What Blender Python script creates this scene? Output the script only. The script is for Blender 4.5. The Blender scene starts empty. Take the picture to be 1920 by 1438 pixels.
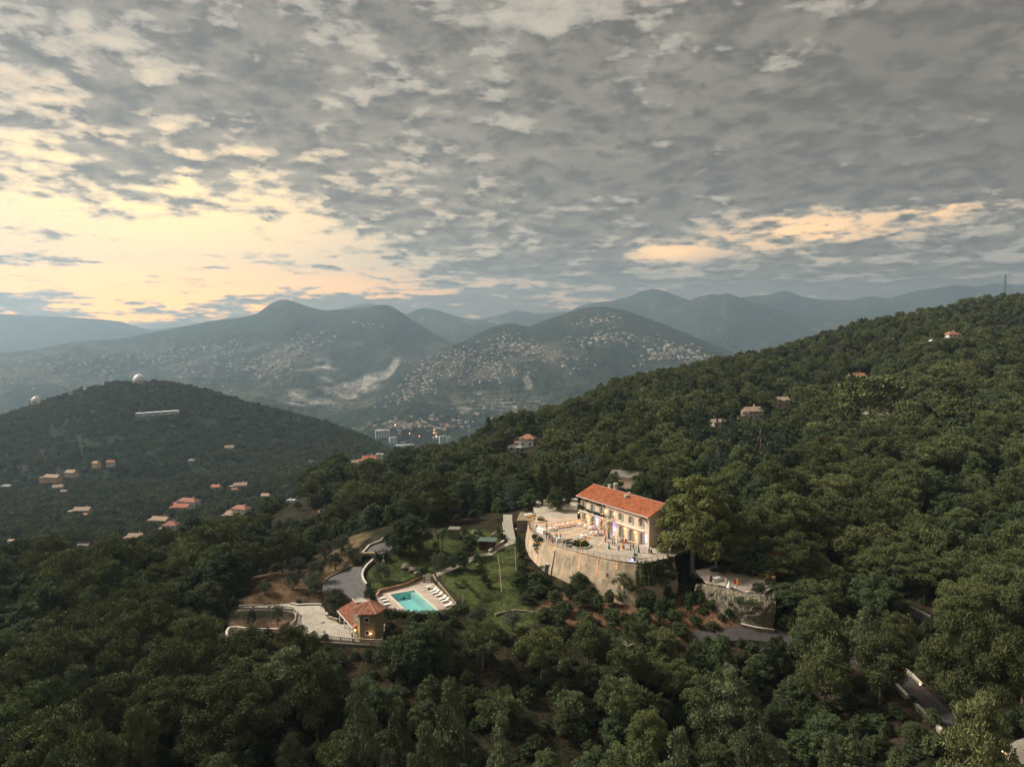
import bpy, bmesh, math, random
import numpy as np
from mathutils import Vector, Matrix
from mathutils.geometry import delaunay_2d_cdt

# ------------------------------------------------------------------ camera, sky, sun, exposure
SC = bpy.context.scene
COL = SC.collection
PITCH = math.radians(3.53)
FPX = 1280.0
cam_d = bpy.data.cameras.new('camera')
cam = bpy.data.objects.new('camera', cam_d)
COL.objects.link(cam)
cam_d.lens = 24.0
cam_d.sensor_width = 36.0
cam_d.clip_start = 1.0
cam_d.clip_end = 120000.0
cam.location = (0, 0, 0)
cam.rotation_euler = (math.radians(90) - PITCH, 0, 0)
SC.camera = cam

SUN_AZ = math.radians(-76)      # to the left of the view axis
SUN_EL = math.radians(42)
sun_d = bpy.data.lights.new('sun', 'SUN')
sun_d.energy = 1.5
sun_d.angle = math.radians(14)
sun_d.color = (1.0, 0.92, 0.78)
sun = bpy.data.objects.new('sun', sun_d)
COL.objects.link(sun)
sdir = Vector((math.sin(SUN_AZ) * math.cos(SUN_EL), math.cos(SUN_AZ) * math.cos(SUN_EL), math.sin(SUN_EL)))
sun.rotation_euler = (-sdir).to_track_quat('-Z', 'Y').to_euler()
sun.location = (0, 0, 400)

SC.view_settings.view_transform = 'Standard'
SC.view_settings.look = 'None'
SC.view_settings.gamma = 1.0
SC.view_settings.use_curve_mapping = False
SC.view_settings.exposure = 2.15

world = bpy.data.worlds.new('World')
SC.world = world
world.use_nodes = True


class G:
    """tiny helper for node maths"""
    def __init__(s, nt): s.nt = nt; s.N = nt.nodes; s.L = nt.links
    def new(s, t, **k):
        n = s.N.new(t)
        for a, b in k.items(): setattr(n, a, b)
        return n
    def put(s, sock, v):
        if isinstance(v, bpy.types.NodeSocket): s.L.new(v, sock)
        elif v is not None:
            if hasattr(sock.default_value, '__len__') and not hasattr(v, '__len__'): v = (v,) * len(sock.default_value)
            sock.default_value = v if not (hasattr(v, '__len__') and len(v) == 3 and len(sock.default_value) == 4) else (*v, 1)
    def m(s, op, a, b=None, c=None, clamp=False):
        n = s.new('ShaderNodeMath', operation=op, use_clamp=clamp)
        s.put(n.inputs[0], a)
        if b is not None: s.put(n.inputs[1], b)
        if c is not None: s.put(n.inputs[2], c)
        return n.outputs[0]
    def add(s, *a):
        r = a[0]
        for x in a[1:]: r = s.m('ADD', r, x)
        return r
    def mul(s, a, b): return s.m('MULTIPLY', a, b)
    def mapr(s, v, a, b, c=0.0, d=1.0, smooth=True):
        n = s.new('ShaderNodeMapRange', interpolation_type='SMOOTHSTEP' if smooth else 'LINEAR')
        s.put(n.inputs[0], v); n.inputs[1].default_value = a; n.inputs[2].default_value = b
        n.inputs[3].default_value = c; n.inputs[4].default_value = d
        return n.outputs[0]
    def mix(s, f, a, b, blend='MIX'):
        n = s.new('ShaderNodeMix', data_type='RGBA', blend_type=blend)
        s.put(n.inputs[0], f); s.put(n.inputs[6], a); s.put(n.inputs[7], b)
        return n.outputs[2]
    def comb(s, x, y, z):
        n = s.new('ShaderNodeCombineXYZ')
        s.put(n.inputs[0], x); s.put(n.inputs[1], y); s.put(n.inputs[2], z)
        return n.outputs[0]
    def noise(s, vec, scale, detail=4, rough=0.55, dist=0.0, dims='3D', lac=2.0):
        n = s.new('ShaderNodeTexNoise', noise_dimensions=dims)
        if vec is not None: s.L.new(vec, n.inputs['Vector'])
        n.inputs['Scale'].default_value = scale; n.inputs['Detail'].default_value = detail
        n.inputs['Roughness'].default_value = rough; n.inputs['Distortion'].default_value = dist
        n.inputs['Lacunarity'].default_value = lac
        return n.outputs['Fac']
    def gauss(s, az, el, a, e, sx, sy):
        u = s.m('DIVIDE', s.m('SUBTRACT', az, math.radians(a)), math.radians(sx))
        v = s.m('DIVIDE', s.m('SUBTRACT', el, math.radians(e)), math.radians(sy))
        r = s.m('ADD', s.m('MULTIPLY', u, u), s.m('MULTIPLY', v, v))
        return s.m('EXPONENT', s.m('MULTIPLY', r, -1.0))


def build_sky():
    nt = world.node_tree
    nt.nodes.clear()
    g = G(nt)
    tc = g.new('ShaderNodeTexCoord')
    sep = g.new('ShaderNodeSeparateXYZ')
    g.L.new(tc.outputs['Generated'], sep.inputs[0])
    x, y, z = sep.outputs
    az = g.m('ARCTAN2', x, y)
    el = g.m('ARCSINE', z)
    elp = g.m('MAXIMUM', el, 0.0)
    zz = g.m('ADD', g.m('MAXIMUM', z, 0.0), 0.20)
    pu = g.m('DIVIDE', x, zz); pv = g.m('DIVIDE', y, zz)
    P = g.comb(pu, pv, 0.3)
    # warp
    big = g.noise(P, 1.5, 3, 0.5)
    mid = g.noise(P, 5.6, 6, 0.56, 0.15)
    fine = g.noise(P, 14.0, 8, 0.62, 0.15)
    # streaky low clouds in azimuth / elevation
    S = g.comb(g.mul(az, 7.0), g.mul(el, 65.0), 0.0)
    streak = g.noise(S, 1.0, 6, 0.55, 0.3)
    cloud = g.add(g.mul(big, 0.40), g.mul(mid, 1.0), g.mul(fine, 0.70), 0.0)      # ~1.02 mean
    # openings in the deck
    G1 = g.gauss(az, el, -31, 7.8, 13, 2.6)
    G1b = g.gauss(az, el, -18, 7.8, 8, 1.9)
    G2 = g.gauss(az, el, -36, 3.8, 15, 1.7)
    G3 = g.gauss(az, el, -17, 4.9, 8, 0.8)
    G4 = g.gauss(az, el, 23, 8.4, 7, 1.7)
    G5 = g.gauss(az, el, 12.5, 7.2, 3.6, 0.9)
    G6 = g.gauss(az, el, -36, 18, 18, 6)
    G7 = g.gauss(az, el, 6, 25, 14, 3.5)
    G8 = g.gauss(az, el, 33, 9.2, 4, 0.8)
    heavy = g.gauss(az, el, 27, 17, 20, 6.5)
    heavy2 = g.gauss(az, el, 2, 12.5, 14, 5.0)
    gaps = g.add(g.mul(G1, 0.27), g.mul(G1b, 0.22), g.mul(G2, 0.24), g.mul(G3, 0.36), g.mul(G4, 0.27), g.mul(G5, 0.24),
                 g.mul(G6, 0.03), g.mul(G7, 0.05), g.mul(G8, 0.2))
    low = g.mapr(el, math.radians(9.5), math.radians(3.5))
    st = g.mul(g.m('SUBTRACT', streak, 0.5), g.add(g.mul(low, 1.4), 0.35))
    dens = g.add(cloud, g.mul(gaps, -1.0), g.mul(heavy, 0.17), g.mul(heavy2, 0.10), st, g.mul(g.m('MAXIMUM', az, -0.6), 0.05))
    horiz = g.mapr(el, math.radians(5.0), math.radians(1.5), 0.0, 0.18)
    dens = g.add(dens, g.mul(horiz, g.mapr(az, -0.5, 0.0)))
    cov = g.mapr(dens, 0.83, 1.05)
    thick = g.mapr(dens, 0.93, 1.32)
    # light behind the clouds
    sund = g.gauss(az, el, -30, 7.5, 26, 10)
    sunc = g.gauss(az, el, -28, 9.8, 13, 5)
    clear = g.mix(sund, (0.36, 0.31, 0.235), (0.86, 0.60, 0.33))
    clear = g.mix(g.mul(sunc, 0.9), clear, (1.18, 0.76, 0.31))
    lowc = g.mapr(el, math.radians(6.6), math.radians(2.2))
    clear = g.mix(g.mul(lowc, 0.85), clear, g.mix(sund, (0.30, 0.24, 0.19), (3.5, 1.30, 0.03)))
    warmr = g.add(g.mul(G4, 1.0), G5, g.mul(G8, 0.8))
    clear = g.mix(g.m('MINIMUM', g.mul(warmr, 0.9), 1.0), clear, (1.15, 0.68, 0.30))
    # cloud undersides
    lump = g.noise(P, 11.0, 8, 0.64, 0.1)
    lit = g.mix(sund, (0.215, 0.180, 0.134), (0.35, 0.275, 0.168))
    drk = g.mix(sund, (0.086, 0.070, 0.051), (0.130, 0.102, 0.066))
    right = g.mapr(az, 0.15, 0.7)
    under = g.mix(g.mapr(lump, 0.37, 0.61), drk, lit)
    under = g.mix(g.mul(thick, 0.45), under, drk)
    under = g.mix(g.mul(right, 0.30), under, (0.098, 0.079, 0.058))
    # smooth grey band low on the right
    band = g.mul(g.mapr(el, math.radians(6.0), math.radians(2.0)), g.mapr(az, -0.35, 0.1))
    under = g.mix(g.mul(band, 0.75), under, (0.165, 0.128, 0.098))
    c = g.mix(cov, clear, under)
    # silver edges where the deck is thin
    edge = g.mul(g.mapr(dens, 0.86, 0.95), g.mapr(dens, 1.06, 0.96))
    c = g.mix(g.mul(edge, 0.32), c, g.mix(sund, (0.36, 0.33, 0.27), (0.85, 0.66, 0.42)))
    # high overcast outside the frame, brightened to raise the ambient light
    upm = g.mapr(el, math.radians(30), math.radians(62))
    c = g.mix(g.mul(upm, 0.7), c, (0.36, 0.325, 0.275))
    sky = g.new('ShaderNodeTexSky', sky_type='NISHITA')
    sky.sun_disc = False
    sky.sun_elevation = SUN_EL
    sky.sun_rotation = SUN_AZ
    sky.altitude = 400
    bg1 = g.new('ShaderNodeBackground'); g.L.new(sky.outputs[0], bg1.inputs[0]); bg1.inputs[1].default_value = 0.05
    bg2 = g.new('ShaderNodeBackground'); g.L.new(c, bg2.inputs[0]); bg2.inputs[1].default_value = SKYK
    mx = g.new('ShaderNodeMixShader')
    mx.inputs[0].default_value = 0.97
    g.L.new(bg1.outputs[0], mx.inputs[1]); g.L.new(bg2.outputs[0], mx.inputs[2])
    out = g.new('ShaderNodeOutputWorld')
    g.L.new(mx.outputs[0], out.inputs[0])


SKYK = 0.37
build_sky()
world.cycles.sampling_method = 'MANUAL'
world.cycles.sample_map_resolution = 1024

# ------------------------------------------------------------------ pixel <-> world
COSP, SINP = math.cos(PITCH), math.sin(PITCH)


def se(px, py):
    u = (px - 960.0) / FPX; v = (719.0 - py) / FPX
    Y = COSP + v * SINP; Z = -SINP + v * COSP
    return u / Y, Z / Y


def W(px, py, d=None, z=None):
    """world point seen at a photograph pixel, at distance d ahead or on the level z"""
    s, e = se(px, py)
    if d is None: d = z / e
    return Vector((s * d, d, e * d))


def proj(x, y, z):
    f = y * COSP - z * SINP
    return 960.0 + FPX * x / f, 719.0 - FPX * (y * SINP + z * COSP) / f


# ------------------------------------------------------------------ numpy noise
_rng = np.random.RandomState(7)
_perm = _rng.permutation(512)
_perm = np.concatenate([_perm, _perm, _perm])
_val = _rng.rand(2048)


def vnoise(x, y):
    xi = np.floor(x).astype(int); yi = np.floor(y).astype(int)
    fx = x - xi; fy = y - yi
    fx = fx * fx * (3 - 2 * fx); fy = fy * fy * (3 - 2 * fy)
    def h(a, b): return _val[_perm[(_perm[a & 511] + (b & 511))]]
    return (h(xi, yi) * (1 - fx) + h(xi + 1, yi) * fx) * (1 - fy) + (h(xi, yi + 1) * (1 - fx) + h(xi + 1, yi + 1) * fx) * fy


def fbm(x, y, oct=5, g=0.5):
    a = 1.0; t = 0; n = 0
    for i in range(oct):
        t = t + a * (vnoise(x + 17.3 * i, y - 9.1 * i) - 0.5) * 2; n += a
        a *= g; x = x * 2.03; y = y * 2.03
    return t / n


def ridged(x, y, oct=5, g=0.55):
    a = 1.0; t = 0; n = 0
    for i in range(oct):
        t = t + a * (1 - 2 * np.abs(vnoise(x + 31.7 * i, y + 11.9 * i) - 0.5) * 1.6); n += a
        a *= g; x = x * 2.1; y = y * 2.1
    return t / n


# ------------------------------------------------------------------ materials
def lin(c):  # sRGB 0..255 to linear
    return tuple(((v / 255) / 12.92 if v / 255 <= 0.04045 else ((v / 255 + 0.055) / 1.055) ** 2.4) for v in c)


def mat(name, col, rough=0.8, var=0.15, scale=3.0, bump=0.0, metal=0.0, emit=None, es=1.0, spec=0.3, col2=None, bscale=None, streak=0):
    m = bpy.data.materials.new(name); m.use_nodes = True
    nt = m.node_tree; g = G(nt); b = nt.nodes['Principled BSDF']
    b.inputs['Roughness'].default_value = rough
    b.inputs['Metallic'].default_value = metal
    b.inputs['Specular IOR Level'].default_value = spec
    tc = g.new('ShaderNodeNewGeometry')
    pos = tc.outputs['Position']
    n = g.noise(pos, scale, 5, 0.6)
    c2 = col2 if col2 else tuple(v * (1 - var * 1.6) for v in col)
    c1 = tuple(min(1, v * (1 + var)) for v in col) if not col2 else col
    c = g.mix(g.mapr(n, 0.32, 0.68), c2, c1)
    if streak:
        mp = g.new('ShaderNodeMapping'); g.L.new(pos, mp.inputs[0]); mp.inputs['Scale'].default_value = (1.3, 1.3, 0.10)
        sn = g.noise(mp.outputs[0], 1.6, 5, 0.65)
        c = g.mix(g.mul(g.mapr(sn, 0.50, 0.70), streak), c, tuple(v * 0.42 for v in col))
    if name.startswith(('roof', 'terrace_floor', 'stone', 'rock')):
        fn = g.noise(pos, scale * 7, 3, 0.6)
        c = g.mix(g.mapr(fn, 0.35, 0.7, 0.0, 0.45), c, tuple(v * 0.6 for v in col))
    g.L.new(c, b.inputs['Base Color'])
    if bump:
        bn = g.new('ShaderNodeBump'); bn.inputs['Strength'].default_value = bump; bn.inputs['Distance'].default_value = 0.1
        g.L.new(g.noise(pos, bscale or scale * 4, 4, 0.6), bn.inputs['Height']); g.L.new(bn.outputs[0], b.inputs['Normal'])
    if emit:
        b.inputs['Emission Color'].default_value = (*emit, 1); b.inputs['Emission Strength'].default_value = es
    return m


def leafmat(name, c_dark, c_light, c_tip=None, hue=0.25):
    """foliage: tone attribute mixes the dark and light leaf colours, each tree has its own tint"""
    m = bpy.data.materials.new(name); m.use_nodes = True
    nt = m.node_tree; g = G(nt); b = nt.nodes['Principled BSDF']
    b.inputs['Roughness'].default_value = 0.75
    b.inputs['Specular IOR Level'].default_value = 0.12
    at = g.new('ShaderNodeAttribute', attribute_name='tone')
    oi = g.new('ShaderNodeObjectInfo')
    c = g.mix(at.outputs['Fac'], c_dark, c_light)
    rnd = oi.outputs['Random']
    r2 = g.m('FRACT', g.mul(rnd, 7.31))
    c = g.mix(g.mul(rnd, hue * 1.6), c, c_tip or tuple(v * 1.2 for v in c_light))
    hsv = g.new('ShaderNodeHueSaturation')
    g.L.new(c, hsv.inputs['Color'])
    g.put(hsv.inputs['Value'], g.mapr(r2, 0, 1, 0.72, 1.28, smooth=False))
    g.put(hsv.inputs['Hue'], g.mapr(g.m('FRACT', g.mul(rnd, 3.77)), 0, 1, 0.485, 0.515, smooth=False))
    g.L.new(hsv.outputs[0], b.inputs['Base Color'])
    return m


# ------------------------------------------------------------------ objects
def tag(o, label=None, cat=None, group=None, kind=None):
    if label: o['label'] = label
    if cat: o['category'] = cat
    if group: o['group'] = group
    if kind: o['kind'] = kind
    return o


def link_mesh(name, me, parent=None):
    o = bpy.data.objects.new(name, me); COL.objects.link(o)
    if parent: o.parent = parent
    return o


def empty(name, loc, rz=0.0, label=None, cat=None, group=None):
    o = bpy.data.objects.new(name, None); COL.objects.link(o)
    o.empty_display_size = 0.2
    o.location = loc; o.rotation_euler = (0, 0, rz)
    return tag(o, label, cat, group)


class MB:
    """collects vertices and faces, builds one mesh"""
    def __init__(s): s.v = []; s.f = []; s.mi = []; s.cur = 0
    def face(s, pts):
        n = len(s.v); s.v += [tuple(p) for p in pts]; s.f.append(tuple(range(n, n + len(pts)))); s.mi.append(s.cur)
    def box(s, c, size, rz=0.0, taper=1.0):
        cx, cy, cz = c; hx, hy, hz = size[0] / 2, size[1] / 2, size[2] / 2
        n = len(s.v); ca, sa = math.cos(rz), math.sin(rz)
        for dz in (-1, 1):
            t = taper if dz > 0 else 1
            for dx, dy in ((-1, -1), (1, -1), (1, 1), (-1, 1)):
                X, Y = dx * hx * t, dy * hy * t
                s.v.append((cx + X * ca - Y * sa, cy + X * sa + Y * ca, cz + dz * hz))
        for q in ((0, 3, 2, 1), (4, 5, 6, 7), (0, 1, 5, 4), (1, 2, 6, 5), (2, 3, 7, 6), (3, 0, 4, 7)):
            s.f.append(tuple(n + i for i in q)); s.mi.append(s.cur)
    def tube(s, pts, r, n=6, cap=True):
        pts = [Vector(p) for p in pts]
        if not hasattr(r, '__len__'): r = [r] * len(pts)
        rings = []
        for i, p in enumerate(pts):
            a = pts[max(0, i - 1)]; b = pts[min(len(pts) - 1, i + 1)]
            t = (b - a).normalized()
            u = t.orthogonal().normalized(); w = t.cross(u)
            base = len(s.v)
            for k in range(n):
                q = p + (u * math.cos(2 * math.pi * k / n) + w * math.sin(2 * math.pi * k / n)) * r[i]
                s.v.append(tuple(q))
            rings.append(base)
        for i in range(len(rings) - 1):
            a, b = rings[i], rings[i + 1]
            # pick the offset that lines the rings up
            va = Vector(s.v[a]); off = min(range(n), key=lambda k: (Vector(s.v[b + k]) - va).length)
            for k in range(n):
                s.f.append((a + k, a + (k + 1) % n, b + (k + 1 + off) % n, b + (k + off) % n)); s.mi.append(s.cur)
        if cap:
            s.f.append(tuple(rings[0] + k for k in range(n))[::-1]); s.mi.append(s.cur)
            s.f.append(tuple(rings[-1] + k for k in range(n))); s.mi.append(s.cur)
    def lathe(s, c, prof, n=12, sx=1.0, sy=1.0, cap=True):
        base = len(s.v)
        for (r, z) in prof:
            for k in range(n):
                a = 2 * math.pi * k / n
                s.v.append((c[0] + r * sx * math.cos(a), c[1] + r * sy * math.sin(a), c[2] + z))
        for i in range(len(prof) - 1):
            for k in range(n):
                a = base + i * n + k; b = base + i * n + (k + 1) % n
                s.f.append((a, b, b + n, a + n)); s.mi.append(s.cur)
        if cap:
            s.f.append(tuple(base + k for k in range(n))[::-1]); s.mi.append(s.cur)
            t = base + (len(prof) - 1) * n
            s.f.append(tuple(t + k for k in range(n))); s.mi.append(s.cur)
    def ball(s, c, r, n=8, sz=1.0):
        m = max(3, n // 2 + 1)
        s.lathe(c, [(max(1e-3, r * math.sin(math.pi * i / m)), -r * sz * math.cos(math.pi * i / m)) for i in range(m + 1)], n)
    def prism(s, pts, z0, z1):
        n = len(s.v); k = len(pts)
        for p in pts: s.v.append((p[0], p[1], z0))
        for p in pts: s.v.append((p[0], p[1], z1))
        s.f.append(tuple(n + i for i in range(k))[::-1]); s.f.append(tuple(n + k + i for i in range(k))); s.mi += [s.cur] * 2
        for i in range(k):
            j = (i + 1) % k; s.f.append((n + i, n + j, n + k + j, n + k + i)); s.mi.append(s.cur)
    def build(s, name, m, parent=None, smooth=False):
        me = bpy.data.meshes.new(name); me.from_pydata(s.v, [], s.f); me.update()
        for q in (m if isinstance(m, (list, tuple)) else [m]): me.materials.append(q)
        if any(s.mi): me.polygons.foreach_set('material_index', s.mi)
        if smooth: me.shade_smooth()
        return link_mesh(name, me, parent)


def copy_tree(o, parent=None):
    c = o.copy(); COL.objects.link(c)
    if parent is not None:
        c.parent = parent
    for ch in list(o.children): copy_tree(ch, c)
    return c


def npmesh(name, V, F, mats, attrs=None, smooth=False, mi=None):
    """V (n,3), F (m,3 or 4) numpy"""
    me = bpy.data.meshes.new(name)
    k = F.shape[1]
    me.vertices.add(len(V)); me.vertices.foreach_set('co', V.astype(np.float32).ravel())
    me.loops.add(F.size); me.loops.foreach_set('vertex_index', F.astype(np.int32).ravel())
    me.polygons.add(len(F)); me.polygons.foreach_set('loop_start', np.arange(0, F.size, k, dtype=np.int32))
    me.polygons.foreach_set('loop_total', np.full(len(F), k, dtype=np.int32))
    if mi is not None: me.polygons.foreach_set('material_index', mi.astype(np.int32))
    me.update(calc_edges=True)
    for q in mats: me.materials.append(q)
    for an, (typ, arr) in (attrs or {}).items():
        a = me.attributes.new(an, typ, 'POINT')
        if typ == 'FLOAT': a.data.foreach_set('value', arr.astype(np.float32).ravel())
        else: a.data.foreach_set('color', arr.astype(np.float32).ravel())
    if smooth: me.polygons.foreach_set('use_smooth', np.ones(len(F), dtype=bool))
    return me


# ------------------------------------------------------------------ the near ground as one smooth surface
CANOPY = 8.0
# (photo x, photo y, distance) of the tree tops; 'o' marks open ground
PTS = []
def c(px, py, d): s, e = se(px, py); PTS.append((s, math.log(d), e))
def o_(px, py, d=None, z=None):
    s, e = se(px, py)
    if d is None: d = z / e
    PTS.append((s, math.log(d), e + CANOPY / d))
for px in (-260, 100, 460, 820, 1180, 1540, 1900, 2200): c(px, 1560, 76)
for px, py, d in [(-260, 1400, 98), (60, 1400, 98), (400, 1400, 98), (740, 1400, 100), (1080, 1400, 100), (1400, 1400, 98),
                  (60, 1280, 115), (300, 1270, 117), (560, 1260, 112), (850, 1300, 112), (1150, 1290, 114), (1400, 1280, 118),
                  (-260, 1250, 120), (60, 1180, 140), (250, 1150, 145), (330, 1100, 160), (160, 1080, 170), (-260, 1120, 160),
                  (0, 1060, 190), (150, 1030, 205), (250, 1008, 215), (340, 1003, 215), (420, 1000, 215), (480, 975, 230), (-260, 1080, 190),
                  (400, 1050, 175), (560, 905, 330), (520, 935, 280), (620, 880, 375), (560, 990, 210), (650, 940, 250),
                  (700, 868, 420), (760, 930, 250), (830, 840, 430), (850, 900, 280), (970, 785, 440), (1000, 830, 340), (980, 900, 245),
                  (1050, 760, 450), (1200, 706, 480), (1330, 680, 540), (1420, 655, 590), (1500, 637, 620), (1600, 607, 650), (1700, 585, 680),
                  (1800, 567, 700), (1920, 548, 720), (2150, 500, 740),
                  (1200, 750, 400), (1200, 800, 320), (1330, 800, 310), (1250, 880, 235), (1100, 880, 240), (1400, 850, 250),
                  (1500, 800, 320), (1500, 700, 470), (1650, 700, 460), (1650, 850, 260), (1560, 940, 190), (1700, 940, 200),
                  (1780, 632, 455), (1900, 620, 560), (1900, 700, 390), (1850, 800, 270), (1900, 900, 205), (1750, 1000, 170), (1880, 1020, 165),
                  (1600, 1080, 150), (1850, 1150, 130), (2150, 1100, 150), (2150, 900, 220), (2150, 700, 420),
                  # behind the spur: the ground falls to the valley of the scattered houses
                  (700, 885, 560), (830, 865, 560), (600, 905, 560), (560, 925, 450), (970, 850, 640), (1200, 800, 750), (1400, 760, 850), (1600, 700, 900), (1800, 660, 950), (2150, 620, 1000),
                  (480, 985, 420), (400, 985, 500), (300, 975, 560), (150, 1000, 470), (0, 1030, 420), (-260, 1040, 420),
                  (350, 1030, 330), (100, 1070, 310), (-260, 1100, 300),
                  (100, 960, 620), (-100, 960, 640), (300, 930, 700), (450, 920, 700), (540, 930, 620), (100, 900, 850), (300, 890, 900), (500, 875, 900), (-260, 910, 850),
                  (660, 880, 800), (800, 880, 820), (1000, 870, 900), (1300, 850, 1000), (1700, 800, 1100)]:
    c(px, py, d)
# open ground
for px, py, z in [(440, 1142, -59), (560, 1135, -59), (640, 1170, -59), (560, 1190, -59.4), (700, 1205, -59.5), (480, 1200, -61.5),
                  (500, 1085, -57.5), (560, 1110, -58), (640, 1095, -57.9), (660, 1060, -57.3), (710, 1025, -53.5), (740, 1000, -52.5),
                  (720, 1150, -57.6), (780, 1100, -57.5), (800, 1160, -57.7), (850, 1150, -57.6), (740, 1060, -56.3), (820, 1045, -55.2),
                  (860, 1010, -54.3), (930, 1010, -54.5), (950, 990, -53.8), (900, 1060, -56.6), (940, 1090, -57.3), (1000, 1110, -57.8), (1000, 1150, -58.6),
                  (1100, 1110, -58.2), (1080, 1160, -59.2), (1200, 1130, -58.8), (1260, 1150, -59.4), (900, 1165, -58.8), (950, 1185, -60.0), (1060, 1200, -60.8),
                  (1350, 1180, -60.5), (1440, 1190, -61), (1300, 1110, -57.5), (1150, 960, -50.2), (1250, 960, -50.2), (1000, 960, -50.5), (1330, 1000, -50.5),
                  (1380, 1080, -53.8), (1450, 1090, -54.2), (1500, 1200, -61.2), (1600, 1180, -59.5), (1700, 1150, -57), (1700, 1290, -61.5),
                  (1790, 1370, -61.5), (1900, 1430, -61.5)]:
    o_(px, py, z=z)
A = np.array(PTS)


class TPS:
    def __init__(s, P, smooth=2e-4):
        s.X = np.stack([P[:, 0] * 1.6, P[:, 1]], 1); n = len(P)
        K = s.k(s.X, s.X) + np.eye(n) * smooth
        Q = np.hstack([np.ones((n, 1)), s.X])
        M = np.zeros((n + 3, n + 3)); M[:n, :n] = K; M[:n, n:] = Q; M[n:, :n] = Q.T
        s.w = np.linalg.solve(M, np.concatenate([P[:, 2], np.zeros(3)]))
    def k(s, a, b):
        r2 = ((a[:, None, :] - b[None, :, :]) ** 2).sum(2)
        return 0.5 * r2 * np.log(r2 + 1e-12)
    def __call__(s, S, L):
        sh = S.shape; q = np.stack([S.ravel() * 1.6, L.ravel()], 1); out = np.empty(len(q))
        for i in range(0, len(q), 20000):
            b = q[i:i + 20000]
            out[i:i + 20000] = s.k(b, s.X) @ s.w[:-3] + s.w[-3] + b @ s.w[-2:]
        return out.reshape(sh)


tps = TPS(A)


def sdist(poly, x, y):
    """signed distance to a polygon, negative inside"""
    P = np.array([(p[0], p[1]) for p in poly]); d = np.full(x.shape, 1e9); ins = np.zeros(x.shape, bool)
    for i in range(len(P)):
        a = P[i]; b = P[(i + 1) % len(P)]
        e = b - a; wx = x - a[0]; wy = y - a[1]
        t = np.clip((wx * e[0] + wy * e[1]) / (e @ e + 1e-9), 0, 1)
        d = np.minimum(d, np.hypot(wx - e[0] * t, wy - e[1] * t))
        c1 = (a[1] <= y) & (b[1] > y); c2 = (a[1] > y) & (b[1] <= y)
        cr = e[0] * wy - e[1] * wx
        ins ^= (c1 & (cr > 0)) | (c2 & (cr < 0))
    return np.where(ins, -d, d)


PADS = []   # (polygon, level, blend width)


def H(x, y):
    """ground height"""
    x = np.asarray(x, float); y = np.asarray(y, float)
    e = tps(x / y, np.log(np.maximum(y, 20)))
    z = e * y - CANOPY
    amp = np.clip((y - 230) / 300, 0, 1)
    z = z + amp * 3.0 * fbm(x / 60, y / 60, 3)
    for poly, lev, bw in PADS:
        d = sdist(poly, x, y)
        w = np.clip(1 - d / bw, 0, 1) if bw > 0 else np.clip(d / bw, 0, 1)   # negative width: the blend lies inside
        w = w * w * (3 - 2 * w)
        z = z * (1 - w) + lev * w
    return z


def Hs(x, y): return float(H(np.array([x]), np.array([y]))[0])


TZ = -50.0      # main terrace level
PZ = -57.4      # pool deck
CZ = -59.0      # courtyard


def z1(X, Y): return 960 + X / 5.647, 880 + Y / 5.647       # enlarged photo crops back to photo pixels
def z2(X, Y): return 400 + X / 4.0, 1060 + Y / 4.0
def z3(X, Y): return 580 + X / 4.571, 960 + Y / 4.571
def z4(X, Y): return 1180 + X / 4.494, 900 + Y / 4.494


edge_px = [(182, 560), (178, 600), (190, 650), (240, 708), (340, 768), (480, 818), (640, 862), (800, 906), (1000, 952), (1200, 986), (1370, 1002),
           (1480, 988), (1600, 957), (1712, 925)]
TERR_EDGE = [W(*z1(*p), z=TZ) for p in edge_px]
TERR = [(p.x, p.y) for p in TERR_EDGE] + [(W(*z1(1760, 880), z=TZ).x, W(*z1(1760, 880), z=TZ).y)] + \
       [(57, 176), (52, 205), (35, 218), (6, 214)] + [tuple(W(*z1(250, 505), z=TZ))[:2]]
POOLDECK = [tuple(W(*z3(*p), z=PZ))[:2] for p in [(575, 735), (600, 690), (760, 655), (960, 580), (1060, 600), (1245, 790), (1150, 870), (900, 870), (720, 845), (610, 800)]]
COURT = [tuple(W(*z2(*p), z=CZ))[:2] for p in [(200, 312), (580, 284), (820, 295), (850, 370), (950, 440), (1290, 440), (1270, 575), (1060, 568), (800, 545), (560, 520), (520, 470), (610, 440), (630, 350), (600, 328), (420, 318)]]
LOWT = [tuple(W(*z4(*p), z=-53.6))[:2] for p in [(560, 760), (700, 720), (900, 700), (1230, 740), (1230, 880), (1140, 950), (1000, 940), (880, 900), (740, 880), (650, 860)]]
PADS += [(TERR, TZ - 0.5, -2.5), (POOLDECK, PZ - 0.35, 3.0), (COURT, CZ - 0.2, 3.0), (LOWT, -54.0, -2.0)]
POOL_XY = [tuple(W(*z3(*p), z=PZ))[:2] for p in [(690, 705), (900, 668), (1135, 872), (838, 852)]]
PADS.append((POOL_XY, PZ - 2.2, 0.5))
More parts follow.
